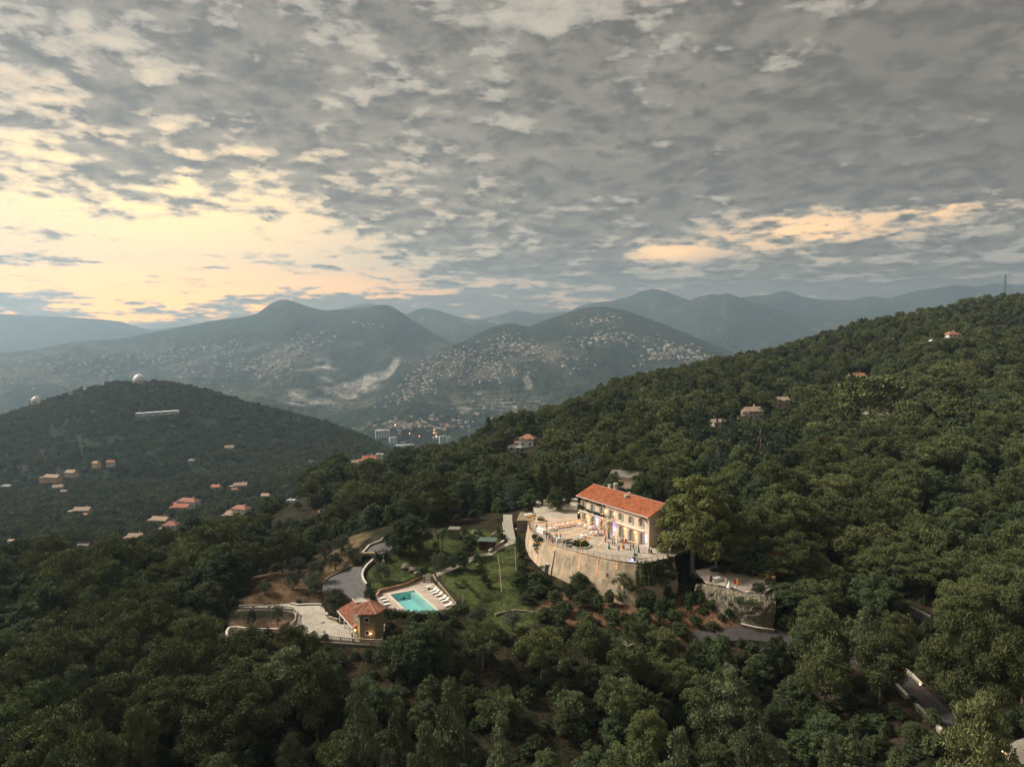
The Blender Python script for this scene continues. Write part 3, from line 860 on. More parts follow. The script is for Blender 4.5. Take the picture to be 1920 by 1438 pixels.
def variant(kind, q):
    key = (kind, q)
    if key in VAR: return VAR[key]
    out = []
    nv = {'xl': 2, 'hi': 3, 'mid': 2, 'lo': 2}[q]
    P, LN, WD, M_, PF = {'xl': (110, .20, .085, 16, .36), 'hi': (52, .27, .13, 9, .42), 'mid': (17, .46, .28, 5, .5), 'lo': (4.5, .85, .62, 3, .6)}[q]
    for v in range(nv):
        en = 14 if q in ('hi', 'xl') else 5
        if kind.startswith('pine'):
            k = int(kind[-1]); bl_, up, fl, h = mk_pine(0, k)
            cm = crown_mesh('crown', bl_, P, LN * 1.1, WD * .9, L_PINE if k != 2 else L_YPINE, up, PF, M_, fl, .55)
            tm = trunk_mesh('trunk', h * .80, .26, bl_[:en], (TR.normal() * .5, TR.normal() * .5))
        elif kind == 'oak':
            h = 7.5
            bl_ = blobs_dome(30, 2.8, 1.3, h - .4, .8, 1.35, .5, 1, .25) + blobs_dome(8, 1.3, 2, h - 1.3, 1.1, 1.4)
            cm = crown_mesh('crown', bl_, P, LN * .8, WD * 1.25, L_OAK, .1, PF, M_, .9, .2, .6)
            tm = trunk_mesh('trunk', h * .7, .24, bl_[:en])
        elif kind == 'plane':
            h = 9.5
            bl_ = blobs_dome(42, 3.1, 1.6, h - .3, .7, 1.15, .55, 1, .28) + blobs_dome(8, 1.5, 3, h - 2, 1.0, 1.3)
            cm = crown_mesh('crown', bl_, P * 1.1, LN * .75, WD * 1.3, L_PLANE, .1, PF, M_, .9, .2, .8)
            tm = trunk_mesh('trunk', h * .75, .28, bl_[:en], bark=BARK_PALE)
        elif kind == 'olive':
            h = 4.4
            bl_ = blobs_dome(26, 1.65, 1.4, h - .5, .42, .72, .45, 1, .10) + blobs_dome(7, .8, 1.9, h - 1, .8, 1.0)
            cm = crown_mesh('crown', bl_, P * 2.2, LN * .6, WD * .55, L_OLIVE, .15, PF, max(4, M_ - 3), .95, .5)
            tm = trunk_mesh('trunk', 2.6, .20, bl_[:8], (TR.normal() * .25, TR.normal() * .25))
        elif kind == 'cypress':
            h = 10
            bl_ = [(TR.normal() * .12, TR.normal() * .12, .6 + 9.2 * t, .95 * (min(1, .55 + t * 2.2) * (1 - t ** 2.6) ** .7) + .12, TR.rand()) for t in np.linspace(0, 1, 26)]
            cm = crown_mesh('crown', bl_, P * .7, LN * .9, WD * .8, L_CYP, 1.8, .4, M_, 1, .2)
            tm = trunk_mesh('trunk', 2.2, .16, [])
        elif kind == 'cedar':
            h = 12; bl_ = []
            for L_ in range(11):
                t = L_ / 10; zz = 2.2 + 9.4 * t; RR = 4.6 * (1 - t) ** .75 + .4
                m_ = max(2, int(10 * (1 - t)) + 1)
                for k in range(m_):
                    a = k * 6.283 / m_ + L_ * 1.3 + TR.normal() * .25
                    for fr in ((.35, .75) if t < .85 else (.3,)):
                        rr = RR * (fr + .25 * TR.rand()); bl_.append((rr * math.cos(a), rr * math.sin(a), zz - rr * .06 + TR.normal() * .12, (.65 + .35 * TR.rand()) * (1.15 - .5 * t), TR.rand()))
            cm = crown_mesh('crown', bl_, P * .62, LN * 1.0, WD * 1.1, L_CEDAR, .05, PF, max(3, M_ - 3), .22, .3, .25)
            tm = trunk_mesh('trunk', h * .97, .30, bl_[:22:2], base=.2, rt=.1)
        elif kind == 'shrub':
            bl_ = blobs_dome(12, .55, .35, 1.35, .36, .5, .5, 1, .1) + [(0, 0, .75, .62, .5)]
            cm = crown_mesh('crown', bl_, P * 3.0, LN * .42, WD * .75, L_HEDGE, .1, .45, 6, 1, .2)
            tm = None
        out.append((cm, tm))
    VAR[key] = out
    return out


def onground(px, py, d0=150):
    """where the ray through a pixel meets the ground"""
    s, e = se(px, py); d = np.arange(60.0, 900.0, 1.0)
    k = np.where(e * d < H(s * d, d))[0]
    if len(k):
        d2 = d[k[0]] - 1 + np.linspace(0, 1, 11); j = np.where(e * d2 < H(s * d2, d2) + 1e-6)[0]; dd = float(d2[j[0]] if len(j) else d2[-1])
        return Vector((s * dd, dd, Hs(s * dd, dd)))
    return Vector((s * d0, d0, e * d0))


COUNT = {}
NAMES = {'pine0': 'pine_tree', 'pine1': 'pine_tree', 'pine2': 'pine_tree', 'pine3': 'pine_tree', 'oak': 'oak_tree', 'plane': 'plane_tree', 'olive': 'olive_tree', 'cypress': 'cypress_tree', 'cedar': 'cedar_tree', 'shrub': 'clipped_shrub'}
HGT = {'pine0': 9.0, 'pine1': 9.0, 'pine2': 9.0, 'pine3': 9.0, 'oak': 8.0, 'plane': 10.0, 'olive': 4.5, 'cypress': 10.2, 'cedar': 12.0, 'shrub': 1.65}
WID = {'pine0': 7.6, 'pine1': 8.6, 'pine2': 5.4, 'pine3': 8.6, 'oak': 7.2, 'plane': 7.6, 'olive': 4.6, 'cypress': 2.1, 'cedar': 9.6, 'shrub': 1.9}
PLACED = []   # x, y, radius


def plant(kind, x, y, z, sxy, sz, label, group=None, q=None, mats=None):
    d = math.hypot(x, y)
    q = q or ('xl' if sxy > 1.35 and d < 175 and kind not in ('shrub', 'cypress') else 'hi' if d < 330 else 'mid')
    vs = variant(kind, q); cm, tm = vs[int(TR.randint(len(vs)))]
    e = empty(NAMES[kind], (x, y, z), TR.rand() * 6.28, label, {'shrub': 'shrub'}.get(kind, 'tree'), group)
    e.scale = (sxy, sxy * (0.92 + .16 * TR.rand()), sz)
    c_ = link_mesh('crown', cm, e)
    if mats:
        c_.material_slots[0].link = 'OBJECT'; c_.material_slots[0].material = mats
    if tm: link_mesh('trunk', tm, e)
    PLACED.append((x, y, WID[kind] * sxy / 2))
    return e


def tree_px(kind, px, top, wpx, d, label, group=None, base=None, mats=None, mul=1.0):
    """a tree seen at photo column px, its tip at row top, wpx wide, d metres ahead"""
    if d is None:
        p = onground(px, base); x, y, z = p; d = y
    elif base is not None:
        p = W(px, base, d); z = p.z; x, y = p.x, p.y
    else:
        p = W(px, top, d); x, y = p.x, p.y; z = Hs(x, y)
    t = W(px, top, d).z
    wid = wpx * d / FPX * mul
    hh = max(t - z, 0.8 if kind == 'shrub' else 2.0)
    return plant(kind, x, y, z - 0.1, wid / WID[kind], hh / HGT[kind], label, group)


# hand-placed trees: kind, photo x, tip y, width px, distance, how it looks and what it stands beside
HAND = [
 ('pine2', 675, 1262, 84, 97, 'pale green pointed pine below the stone tower, first of three in a row'),
 ('pine2', 745, 1300, 72, 95, 'small grey-green pointed pine right of a taller pale pine below the tower'),
 ('pine2', 846, 1261, 92, 99, 'tall narrow pale pine with upswept shoots alone in dark scrub'),
 ('pine2', 800, 1344, 86, 90, 'pale pine with ragged top at the lower edge under the tall narrow pine'),
 ('pine2', 938, 1330, 66, 93, 'small bright pine standing alone in dark scrub at bottom centre'),
 ('pine1', 906, 1168, 88, 127, 'round-headed umbrella pine just below the two olives on the lawn'),
 ('pine1', 1015, 1178, 94, 124, 'tall tiered umbrella pine right of the round-headed one below the lawn'),
 ('pine0', 1102, 1162, 70, 128, 'upright pine left of the flat spreading pine below the topiary garden'),
 ('pine3', 1176, 1203, 112, 122, 'flat spreading pine with a bare white dead branch on top'),
 ('pine3', 1190, 1160, 70, 130, 'small yellow-green flat-topped pine under the topiary garden'),
 ('pine2', 722, 1393, 48, 84, 'small pine tip at the bottom edge, left of centre'),
 ('pine2', 766, 1412, 40, 80, 'smallest pine tip touching the bottom edge of the picture'),
 ('pine2', 1275, 1356, 80, 90, 'bright pine rising from the bottom edge right of centre'),
 ('pine1', 1262, 1240, 95, 122, 'dark rounded pine in the scrub under the topiary garden'),
 ('pine0', 311, 1138, 108, 138, 'tall broad pine left of the sunken curved wall terrace'),
 ('pine0', 107, 1138, 84, 138, 'dark olive pine high on the left edge slope'),
 ('pine2', 168, 1097, 58, 150, 'slim pale pine between two darker pines on the left slope'),
 ('pine0', 208, 1115, 80, 143, 'dense upright pine right of a slim pale pine on the left slope'),
 ('pine1', 212, 1225, 95, 117, 'broad pale-topped pine in the left foreground wood'),
 ('pine0', 374, 1198, 94, 118, 'lumpy dark green pine left of the bright green one'),
 ('pine1', 455, 1178, 88, 122, 'bright green rounded pine just under the curved white wall'),
 ('pine0', 548, 1165, 110, 120, 'large yellow-green pine overlapping the paved courtyard'),
 ('pine0', 592, 1222, 108, 108, 'lower yellow-green pine in front of the large courtyard pine'),
 ('pine0', 92, 1268, 84, 108, 'pale pine in the lower left wood beside a larger one'),
 ('pine0', 172, 1285, 98, 104, 'big tufted pine in the lower left corner wood'),
 ('pine0', 165, 1348, 130, 90, 'wide tufted pine closest to the camera at lower left'),
 ('pine1', 28, 1218, 66, 118, 'pale rounded pine cut by the left edge'),
 ('pine0', 250, 1320, 80, 98, 'dark pine right of the big tufted pine at lower left'),
 ('pine0', 1563, 1055, 68, 150, 'golden rounded pine standing alone in front of the cypresses'),
 ('pine0', 1545, 1138, 108, 121, 'bright spreading pine beside the drive below the golden pine'),
 ('pine2', 1622, 1135, 50, 126, 'slim tip of a pine between two bright pines by the drive'),
 ('pine0', 1682, 1143, 70, 124, 'bright green pine at the bend of the drive'),
 ('pine0', 1655, 1186, 112, 114, 'greyish pine overhanging the drive wall'),
 ('pine0', 1552, 1205, 96, 114, 'darker pine under the bright spreading pine by the drive'),
 ('pine1', 1842, 1147, 180, 96, 'very large domed pine at the right edge above the drive'),
 ('pine0', 1885, 1050, 125, 132, 'broad dark pine behind the very large domed one'),
 ('pine0', 1845, 1300, 150, 80, 'huge loose pine hanging over the lower drive at bottom right'),
 ('pine2', 1560, 1370, 64, 88, 'small pale pine at the bottom edge, lower right'),
 ('pine2', 1410, 1318, 64, 98, 'pale pine beside dark scrub, lower right of centre'),
 ('pine1', 1563, 818, 104, 262, 'rounded olive-green pine in the middle of the right hillside'),
 ('pine0', 1632, 795, 78, 275, 'grey-green pine behind the rounded one on the right hillside'),
 ('pine1', 1788, 818, 134, 235, 'wide umbrella pine on the right hillside below the lone round pine'),
 ('pine1', 1800, 746, 96, 300, 'lone round-topped pine high on the right hillside'),
 ('pine1', 1747, 731, 56, 330, 'small pale dome pine on the right hillside'),
 ('pine3', 1635, 703, 138, 330, 'dark wide umbrella pine beside the half hidden stone house'),
 ('pine1', 1495, 883, 82, 215, 'round pine left of a taller one above the lower party terrace'),
 ('pine1', 1562, 892, 112, 210, 'taller round pine with bright top above the cypresses'),
 ('pine0', 1487, 935, 118, 190, 'spreading pine right of the large plane tree'),
 ('cedar', 1408, 912, 88, 196, 'low domed cedar just right of the large plane tree'),
 ('cedar', 1430, 762, 120, 232, 'tallest tiered cedar on the slope above the plane tree'),
 ('cedar', 1345, 820, 76, 226, 'silvery cedar on a tall bare trunk above the plane tree'),
 ('cedar', 1372, 755, 66, 262, 'pointed cedar in front of the cream hillside house'),
 ('cedar', 1312, 755, 80, 280, 'dark layered cedar left of the pointed one'),
 ('cedar', 1100, 845, 130, 246, 'dark flat-layered cedar behind the villa roof'),
 ('cedar', 1165, 860, 90, 236, 'dark cedar right of the villa chimneys'),
 ('cypress', 1547, 990, 20, 168, 'left and tallest of three cypresses above the golden pine'),
 ('cypress', 1562, 1014, 20, 164, 'middle one of three cypresses above the golden pine'),
 ('cypress', 1586, 1036, 16, 160, 'right and shortest of three cypresses above the golden pine'),
 ('pine3', 1415, 998, 88, 158, 'leaning pine shading the lower party terrace'),
 ('plane', 1302, 886, 150, 160, 'big yellow-green plane tree hiding the right end of the villa'),
 ('plane', 1345, 935, 84, 158, 'second crown of yellow-green leaves right of the big plane tree'),
 ('oak', 1150, 884, 46, 207, 'dark round tree in front of the outbuilding behind the villa roof'),
 ('oak', 1202, 882, 50, 205, 'dark round tree right of the outbuilding behind the villa roof'),
 ('pine3', 1375, 1003, 96, 157, 'wide pine leaning over the middle of the lower terrace'),
 ('pine0', 1445, 1040, 76, 152, 'dark pine at the right end of the lower terrace'),
 ('oak', 1330, 1000, 60, 170, 'leafy tree behind the left end of the lower terrace'),
 ('oak', 1480, 1110, 70, 146, 'dark tree hiding the right end of the rock wall'),
 ('oak', 1310, 1195, 56, 128, 'dark bush at the left end of the lower drive'),
 ('plane', 1262, 925, 54, 166, 'yellowing tree crown leaning on the villa roof corner'),
 ('cypress', 1017, 866, 26, 206, 'tall dark cypress left of the villa'),
 ('cypress', 915, 782, 18, 405, 'left one of two dark cypresses on the ridge line'),
 ('cypress', 940, 778, 17, 415, 'right one of two dark cypresses on the ridge line'),
 ('cypress', 914, 905, 20, 222, 'slim cypress in the wood left of the hut'),
 ('cypress', 886, 905, 18, 225, 'slimmer cypress left of another above the wooden hut'),
 ('cypress', 868, 905, 24, 222, 'dark cypress at the left end of the row above the hut'),
 ('cypress', 936, 892, 26, 218, 'tall dark cypress in the middle of the row left of the villa'),
 ('cedar', 962, 888, 62, 214, 'dark cedar between the cypress row and the tall cypress'),
 ('cypress', 1068, 878, 24, 212, 'dark cypress just behind the left corner of the villa'),
 ('cedar', 850, 900, 70, 232, 'broad dark cedar at the left of the cypress row'),
 ('oak', 1046, 912, 48, 200, 'dark rounded tree between the tall cypress and the villa'),
 ('oak', 990, 925, 40, 206, 'dark broad tree left of the tall cypress'),
 ('oak', 768, 962, 80, 166, 'large dense broadleaf tree beside the upper drive'),
 ('oak', 745, 985, 44, 164, 'lower part crown left of the large dense broadleaf tree'),
 ('oak', 880, 1000, 38, 158, 'light green round tree left of the wooden hut'),
 ('oak', 862, 1030, 36, 154, 'small leafy tree beside the garden steps'),
 ('olive', 629, 1100, 58, 142, 'round clipped olive beside the courtyard left of the tower'),
 ('olive', 715, 1053, 42, 158, 'round olive on the lawn above the pool'),
 ('olive', 824, 1034, 40, 160, 'grey olive by the garden path above the palms bed'),
 ('olive', 896, 1135, 42, 140, 'left one of two olives on the lower lawn'),
 ('olive', 961, 1143, 42, 137, 'right one of two olives on the lower lawn'),
 ('olive', 585, 1068, 46, 158, 'broad grey olive at the courtyard edge of the grove'),
 ('olive', 592, 1086, 36, 150, 'olive at the corner where drive and courtyard meet'),
 ('olive', 548, 1070, 38, 160, 'olive with thin crown in the grove above the railing'),
 ('olive', 497, 1085, 30, 158, 'small olive with bare ground round it in the grove'),
 ('olive', 660, 1022, 38, 172, 'olive just left of the drive tunnel'),
 ('olive', 629, 1035, 36, 170, 'olive left of the one at the drive tunnel'),
 ('olive', 592, 1050, 42, 168, 'large dark olive at the top of the grove'),
 ('olive', 560, 1042, 40, 176, 'olive at the upper left corner of the grove'),
 ('olive', 640, 1000, 44, 188, 'pale olive above the tunnel wall'),
 ('olive', 610, 1010, 40, 186, 'pale olive in the upper row of the grove'),
 ('olive', 520, 1130, 26, 139, 'young gnarled olive inside the sunken curved garden'),
 ('olive', 472, 1140, 22, 143, 'bare young olive in the left of the sunken garden'),
 ('oak', 788, 1165, 80, 128, 'dark bushy oak in front of the pool hedge'),
 ('oak', 742, 1190, 70, 126, 'dark oak just right of the tower foot'),
 ('oak', 830, 1158, 46, 130, 'dark oak tip poking over the pool hedge'),
 ('oak', 1350, 1190, 60, 126, 'rounded oak under the reddish garden slope'),
 ('oak', 1455, 1190, 60, 128, 'dark oak right of the drive corner'),
 ('oak', 1470, 1090, 90, 146, 'dark broad tree right of the rock wall'),
 ('oak', 375, 1060, 66, 160, 'round dark oak on the knoll left of the olive grove'),
 ('oak', 440, 1080, 60, 156, 'dark oak left of the sunken garden railing'),
]
BASES = {(768, 962): 1042, (745, 985): 1040, (880, 1000): 1042, (862, 1030): 1068, (520, 1130): 1172, (472, 1140): 1178, (788, 1165): 1245, (742, 1190): 1255, (830, 1158): 1235}
for h in HAND:
    k, px, top, wpx, d, lab = h
    bs_ = BASES.get((px, top), top + wpx * .95 if k == 'olive' else None)
    tree_px(k, px, top, wpx, None if bs_ else d, lab, base=bs_)

# ------------------------------------------------------------------ the wood
OPEN_PX = [(422, 1195), (436, 1135), (470, 1120), (470, 1080), (560, 1070), (600, 1030), (640, 1010), (690, 995), (735, 985), (800, 985), (870, 975), (960, 960), (985, 945), (1075, 890), (1150, 890), (1245, 930), (1270, 1010), (1285, 1070), (1320, 1070), (1345, 1078), (1420, 1085), (1430, 1165), (1485, 1185), (1480, 1205), (1390, 1205), (1290, 1185), (1180, 1150), (1060, 1160), (1010, 1195), (880, 1195), (860, 1160), (722, 1165), (720, 1222), (600, 1215), (540, 1200)]
ROAD_PX = [[(1665, 1245), (1695, 1238), (1795, 1335), (1782, 1385), (1700, 1312)], [(1390, 1180), (1500, 1187), (1510, 1203), (1400, 1208)], [(1660, 1130), (1700, 1130), (1750, 1160), (1735, 1175)], [(1870, 1395), (1930, 1370), (1930, 1440), (1880, 1440)]]
HOUSE_BOX = []   # filled below: x0, y0, x1, y1, distance, kept clear in front
# distant houses in the wood: photo x, y of the base, width px, distance, style, label
VALLEY = [
 (1790, 640, 34, 450, 'white2', 'white hillside villa with a columned porch near the right edge'),
 (1612, 713, 32, 420, 'red', 'low brick-red house high in the right hillside wood'),
 (1648, 790, 44, 360, 'grey', 'grey-roofed stone house half hidden under the umbrella pine'),
 (1414, 788, 36, 400, 'cream', 'cream house with grey tiled roof above the cedars'),
 (1467, 765, 30, 440, 'cream', 'small cream house seen in part right of the cream one above the cedars'),
 (1347, 804, 26, 390, 'cream', 'cream roof edge showing left of the pointed cedar'),
 (990, 838, 32, 390, 'white2', 'two-storey white house with pink roof on the spur behind the villa'),
 (965, 848, 26, 385, 'flat', 'low white annexe beside the two-storey house on the spur'),
 (690, 868, 34, 520, 'white', 'white house with orange roof at the top of the wooded spur'),
 (711, 858, 18, 540, 'flat', 'small flat white house behind the orange-roofed one on the spur'),
 (665, 873, 18, 520, 'cream', 'cream house left of the orange-roofed one on the spur'),
 (350, 950, 56, 590, 'white2', 'large white house with red roofs in the valley, highest of its cluster'),
 (337, 957, 40, 575, 'white', 'red-roofed wing in front of the large white valley house'),
 (297, 982, 46, 560, 'ochre', 'ochre house with beige tiled roof in the valley'),
 (316, 997, 36, 545, 'white2', 'white gabled house with brown roof below the ochre one'),
 (250, 1015, 36, 530, 'ochre', 'pale ochre house at the lower left of the valley cluster'),
 (449, 965, 46, 585, 'white2', 'white modern house with terraces on the valley side'),
 (432, 972, 32, 575, 'cream', 'long tiled annexe below the white modern house'),
 (403, 918, 22, 680, 'white', 'small house with bright red roof in the upper valley'),
 (448, 915, 32, 690, 'cream', 'pale house with flat roofs in the upper valley'),
 (439, 923, 14, 670, 'red', 'tiny red-roofed house beside the pale flat-roofed one'),
 (497, 935, 22, 600, 'cream', 'pinkish house at the edge of the wooded spur'),
 (548, 975, 26, 480, 'cream', 'pinkish house low on the spur flank'),
 (526, 990, 26, 450, 'white', 'white roofed shed low on the spur flank'),
 (150, 963, 40, 640, 'cream', 'cream house with red roof at left of the valley'),
 (160, 969, 12, 630, 'red', 'little orange-roofed shed by the cream house at left'),
 (178, 873, 18, 800, 'ochre', 'left of two small houses at the foot of the observatory hill'),
 (205, 871, 18, 805, 'white', 'right of two small houses at the foot of the observatory hill'),
 (95, 900, 42, 760, 'ochre', 'long ochre building on the left valley side'),
 (130, 891, 26, 790, 'cream', 'cream house right of the long ochre building'),
 (254, 906, 14, 780, 'cream', 'tiny cream house alone in the wood left of the valley'),
 (38, 905, 30, 720, 'flat', 'long flat white roof at the left edge of the valley'),
 (8, 915, 22, 700, 'flat', 'flat white roof touching the left edge'),
 (105, 918, 24, 700, 'cream', 'low pale house above the bare red earth at left'),
 (118, 926, 14, 680, 'cream', 'tiny pale house beside the bare red earth at left'),
 (152, 1034, 22, 400, 'grey', 'grey tiled roof half buried in the trees at left'),
 (20, 1020, 16, 440, 'cream', 'pale roof among dark trees at the left edge'),
 (428, 843, 22, 930, 'cream', 'pale house alone high on the observatory hill flank'),
 (358, 868, 18, 900, 'flat', 'tiny flat-roofed house in the woods of the observatory hill flank'),
 (582, 868, 14, 900, 'flat', 'white roof at the foot of the observatory hill by the spur'),
 (602, 965, 10, 430, 'red', 'scrap of orange roof in the trees of the spur flank'),
 (545, 943, 20, 520, 'flat', 'flat white roof on the spur flank'),
]
HM = {
 'white': (mat('render_white', (0.62, 0.60, 0.56), .8, .1, .6, 0.1), mat('roof_tiles_orange', (0.42, 0.15, 0.085), .85, .25, 2.0, .3)),
 'white2': (mat('render_offwhite', (0.64, 0.62, 0.59), .8, .1, .6), mat('roof_tiles_brick', (0.34, 0.15, 0.10), .85, .25, 2.0, .3)),
 'red': (mat('render_brick_red', (0.34, 0.14, 0.09), .8, .15, .6), mat('roof_tiles_rust', (0.36, 0.16, 0.10), .85, .25, 2.0)),
 'grey': (mat('render_stone_grey', (0.30, 0.27, 0.23), .85, .2, .8), mat('roof_tiles_grey', (0.20, 0.17, 0.14), .85, .25, 2.0)),
 'cream': (mat('render_cream', (0.56, 0.47, 0.36), .8, .1, .6), mat('roof_tiles_beige', (0.36, 0.26, 0.19), .85, .25, 2.0)),
 'ochre': (mat('render_ochre', (0.50, 0.36, 0.21), .8, .1, .6), mat('roof_tiles_sand', (0.36, 0.25, 0.17), .85, .25, 2.0)),
 'flat': (mat('render_chalk', (0.58, 0.58, 0.57), .8, .1, .6), mat('roof_membrane', (0.48, 0.48, 0.47), .8, .15, .6)),
}
M_WIN = mat('dark_window_glass', (0.03, 0.035, 0.04), 0.15, 0.2, 1.0, spec=0.6)
M_FRAME = mat('window_frame_white', (0.62, 0.60, 0.55), .6, .05)
RH = random.Random(5)


def gable(mb, w, dp, z0, rise, over=0.4, th=0.18):
    """two roof slopes along x, as thick slabs"""
    hw, hd = w / 2 + over, dp / 2 + over
    for sg in (-1, 1):
        a = [(-hw, sg * hd, z0 - .05), (hw, sg * hd, z0 - .05), (hw, 0, z0 + rise), (-hw, 0, z0 + rise)]
        if sg > 0: a = a[::-1]
        b = [(p[0], p[1], p[2] + th) for p in a]
        n = len(mb.v); mb.v += a + b
        for f in ((0, 3, 2, 1), (4, 5, 6, 7), (0, 1, 5, 4), (1, 2, 6, 5), (2, 3, 7, 6), (3, 0, 4, 7)): mb.f.append(tuple(n + i for i in f)); mb.mi.append(mb.cur)


def hip(mb, w, dp, z0, rise, over=0.45, th=0.15):
    hw, hd = w / 2 + over, dp / 2 + over; k = max(hw - hd, 0.05)
    n = len(mb.v)
    mb.v += [(-hw, -hd, z0), (hw, -hd, z0), (hw, hd, z0), (-hw, hd, z0), (-hw, -hd, z0 + th), (hw, -hd, z0 + th), (hw, hd, z0 + th), (-hw, hd, z0 + th), (-k, 0, z0 + rise), (k, 0, z0 + rise)]
    for f in ((0, 3, 2, 1), (0, 1, 5, 4), (1, 2, 6, 5), (2, 3, 7, 6), (3, 0, 4, 7), (4, 5, 9, 8), (6, 7, 8, 9), (5, 6, 9), (7, 4, 8)):
        mb.f.append(tuple(n + i for i in f)); mb.mi.append(mb.cur)


def wall_gable(mb, w, dp, z0, z1_, rise):
    mb.prism([(-w / 2, -dp / 2), (w / 2, -dp / 2), (w / 2, dp / 2), (-w / 2, dp / 2)], z0, z1_)
    if rise:
        for sx in (-1, 1):
            x = sx * (w / 2 - .01)
            t = [(x, -dp / 2, z1_ - .01), (x, dp / 2, z1_ - .01), (x, 0, z1_ + rise)]
            u = [(x - sx * .25, p[1], p[2]) for p in t]
            n = len(mb.v); mb.v += t + u
            mb.f += [(n, n + 1, n + 2), (n + 5, n + 4, n + 3), (n, n + 2, n + 5, n + 3), (n + 1, n + 2, n + 5, n + 4)]; mb.mi += [0] * 4


def house(px, py, wpx, d, style, label, top_extra=0):
    p = W(px, py, d)
    if d < 840:
        q_ = onground(px, py)
        if .6 < q_.y / d < 1.5: p = q_; d = q_.y
    else:
        q_ = OBS['at'](px, py)
        if q_ is not None: p = q_; d = q_.y
    w = wpx * d / FPX * (0.92 if d < 460 else 0.72)
    two = style in ('white2', 'cream') and d < 480 or style == 'white2' or w > 18
    h = min(5.0 if two else 2.9, w * .5) if style != 'flat' else 2.4; dp = min(9.0, w * .75)
    big = style == 'flat'
    wm, rm = HM[style]
    e = empty('house', (p.x, p.y + dp / 2, p.z), RH.uniform(-.35, .35), label, 'house')
    mb = MB(); rise = 0 if big else dp * .30
    wall_gable(mb, w, dp, -3, h, rise if style != 'white2' else 0)
    mb.build('wall', wm, e)
    r = MB()
    if big:
        r.box((0, 0, h + .12), (w + .5, dp + .5, .3))
        r.box((-w * .2, dp * .1, h + .7), (w * .35, dp * .4, .9))
    elif style == 'white2':
        hip(r, w, dp, h, rise + .5)
    else: gable(r, w, dp, h, rise)
    ro = r.build('roof', rm, e)
    if w > 9 and not big:
        ch = MB(); ch.box((w * .22, dp * .12, h + rise + .3), (.8, .6, 1.5)); ch.box((w * .22, dp * .12, h + rise + 1.12), (1.0, .8, .14)); ch.build('chimney', wm, ro)
    # windows as recessed frames with glass
    nw = max(1, int(w / 3.2))
    for fl in range(2 if two else 1):
        for k in range(nw):
            x = -w / 2 + w * (k + .5) / nw; zc = 1.6 + fl * 2.8
            f = MB(); f.box((x, -dp / 2 - .03, zc), (1.3, .10, 1.5)); fo = f.build('window', M_FRAME, e)
            gl = MB(); gl.box((x - .29, -dp / 2 - .07, zc), (.48, .06, 1.26)); gl.box((x + .29, -dp / 2 - .07, zc), (.48, .06, 1.26)); gl.build('pane', M_WIN, fo)
    if wpx > 30:   # a lean-to wing and a parapet terrace
        a = MB(); ww = w * .42
        a.box((-w * .5 - ww * .35, -dp * .1, -1.2), (ww, dp * .7, 6.4)); a.build('wing', wm, e)
        b = MB(); b.box((-w * .5 - ww * .35, -dp * .1, 2.12), (ww + .5, dp * .7 + .5, .22)); b.build('wing_roof', rm, e)
    if px == 1790:
        b = MB(); b.box((-w * .62, -dp * .75, 2.5), (w * .9, dp * .6, .25)); b.build('porch_roof', HM['ochre'][1], e)
        for k in range(5):
            q = MB(); q.lathe((-w * 1.03 + w * .2 * k, -dp * 1.02, -.6), [(.28, 0), (.22, .2), (.2, 2.8), (.28, 3.0)], 8); q.build('column', wm, e)
    hpx = (h + rise + 1) / d * FPX
    HOUSE_BOX.append((px - wpx * .55, py - hpx - 1, px + wpx * .55, py - hpx * ((.12 if d < 480 else .3) if style != 'grey' else .6), d))
    return e


for v in VALLEY: house(*v)

# ------------------------------------------------------------------ scatter the wood
def pin(poly, x, y): return sdist(poly, x, y) < 0


def z_room(x, y, row):
    """height at which the view row is crossed over a spot"""
    v = (719.0 - row) / FPX
    return y * (-SINP + v * COSP) / (COSP + v * SINP)


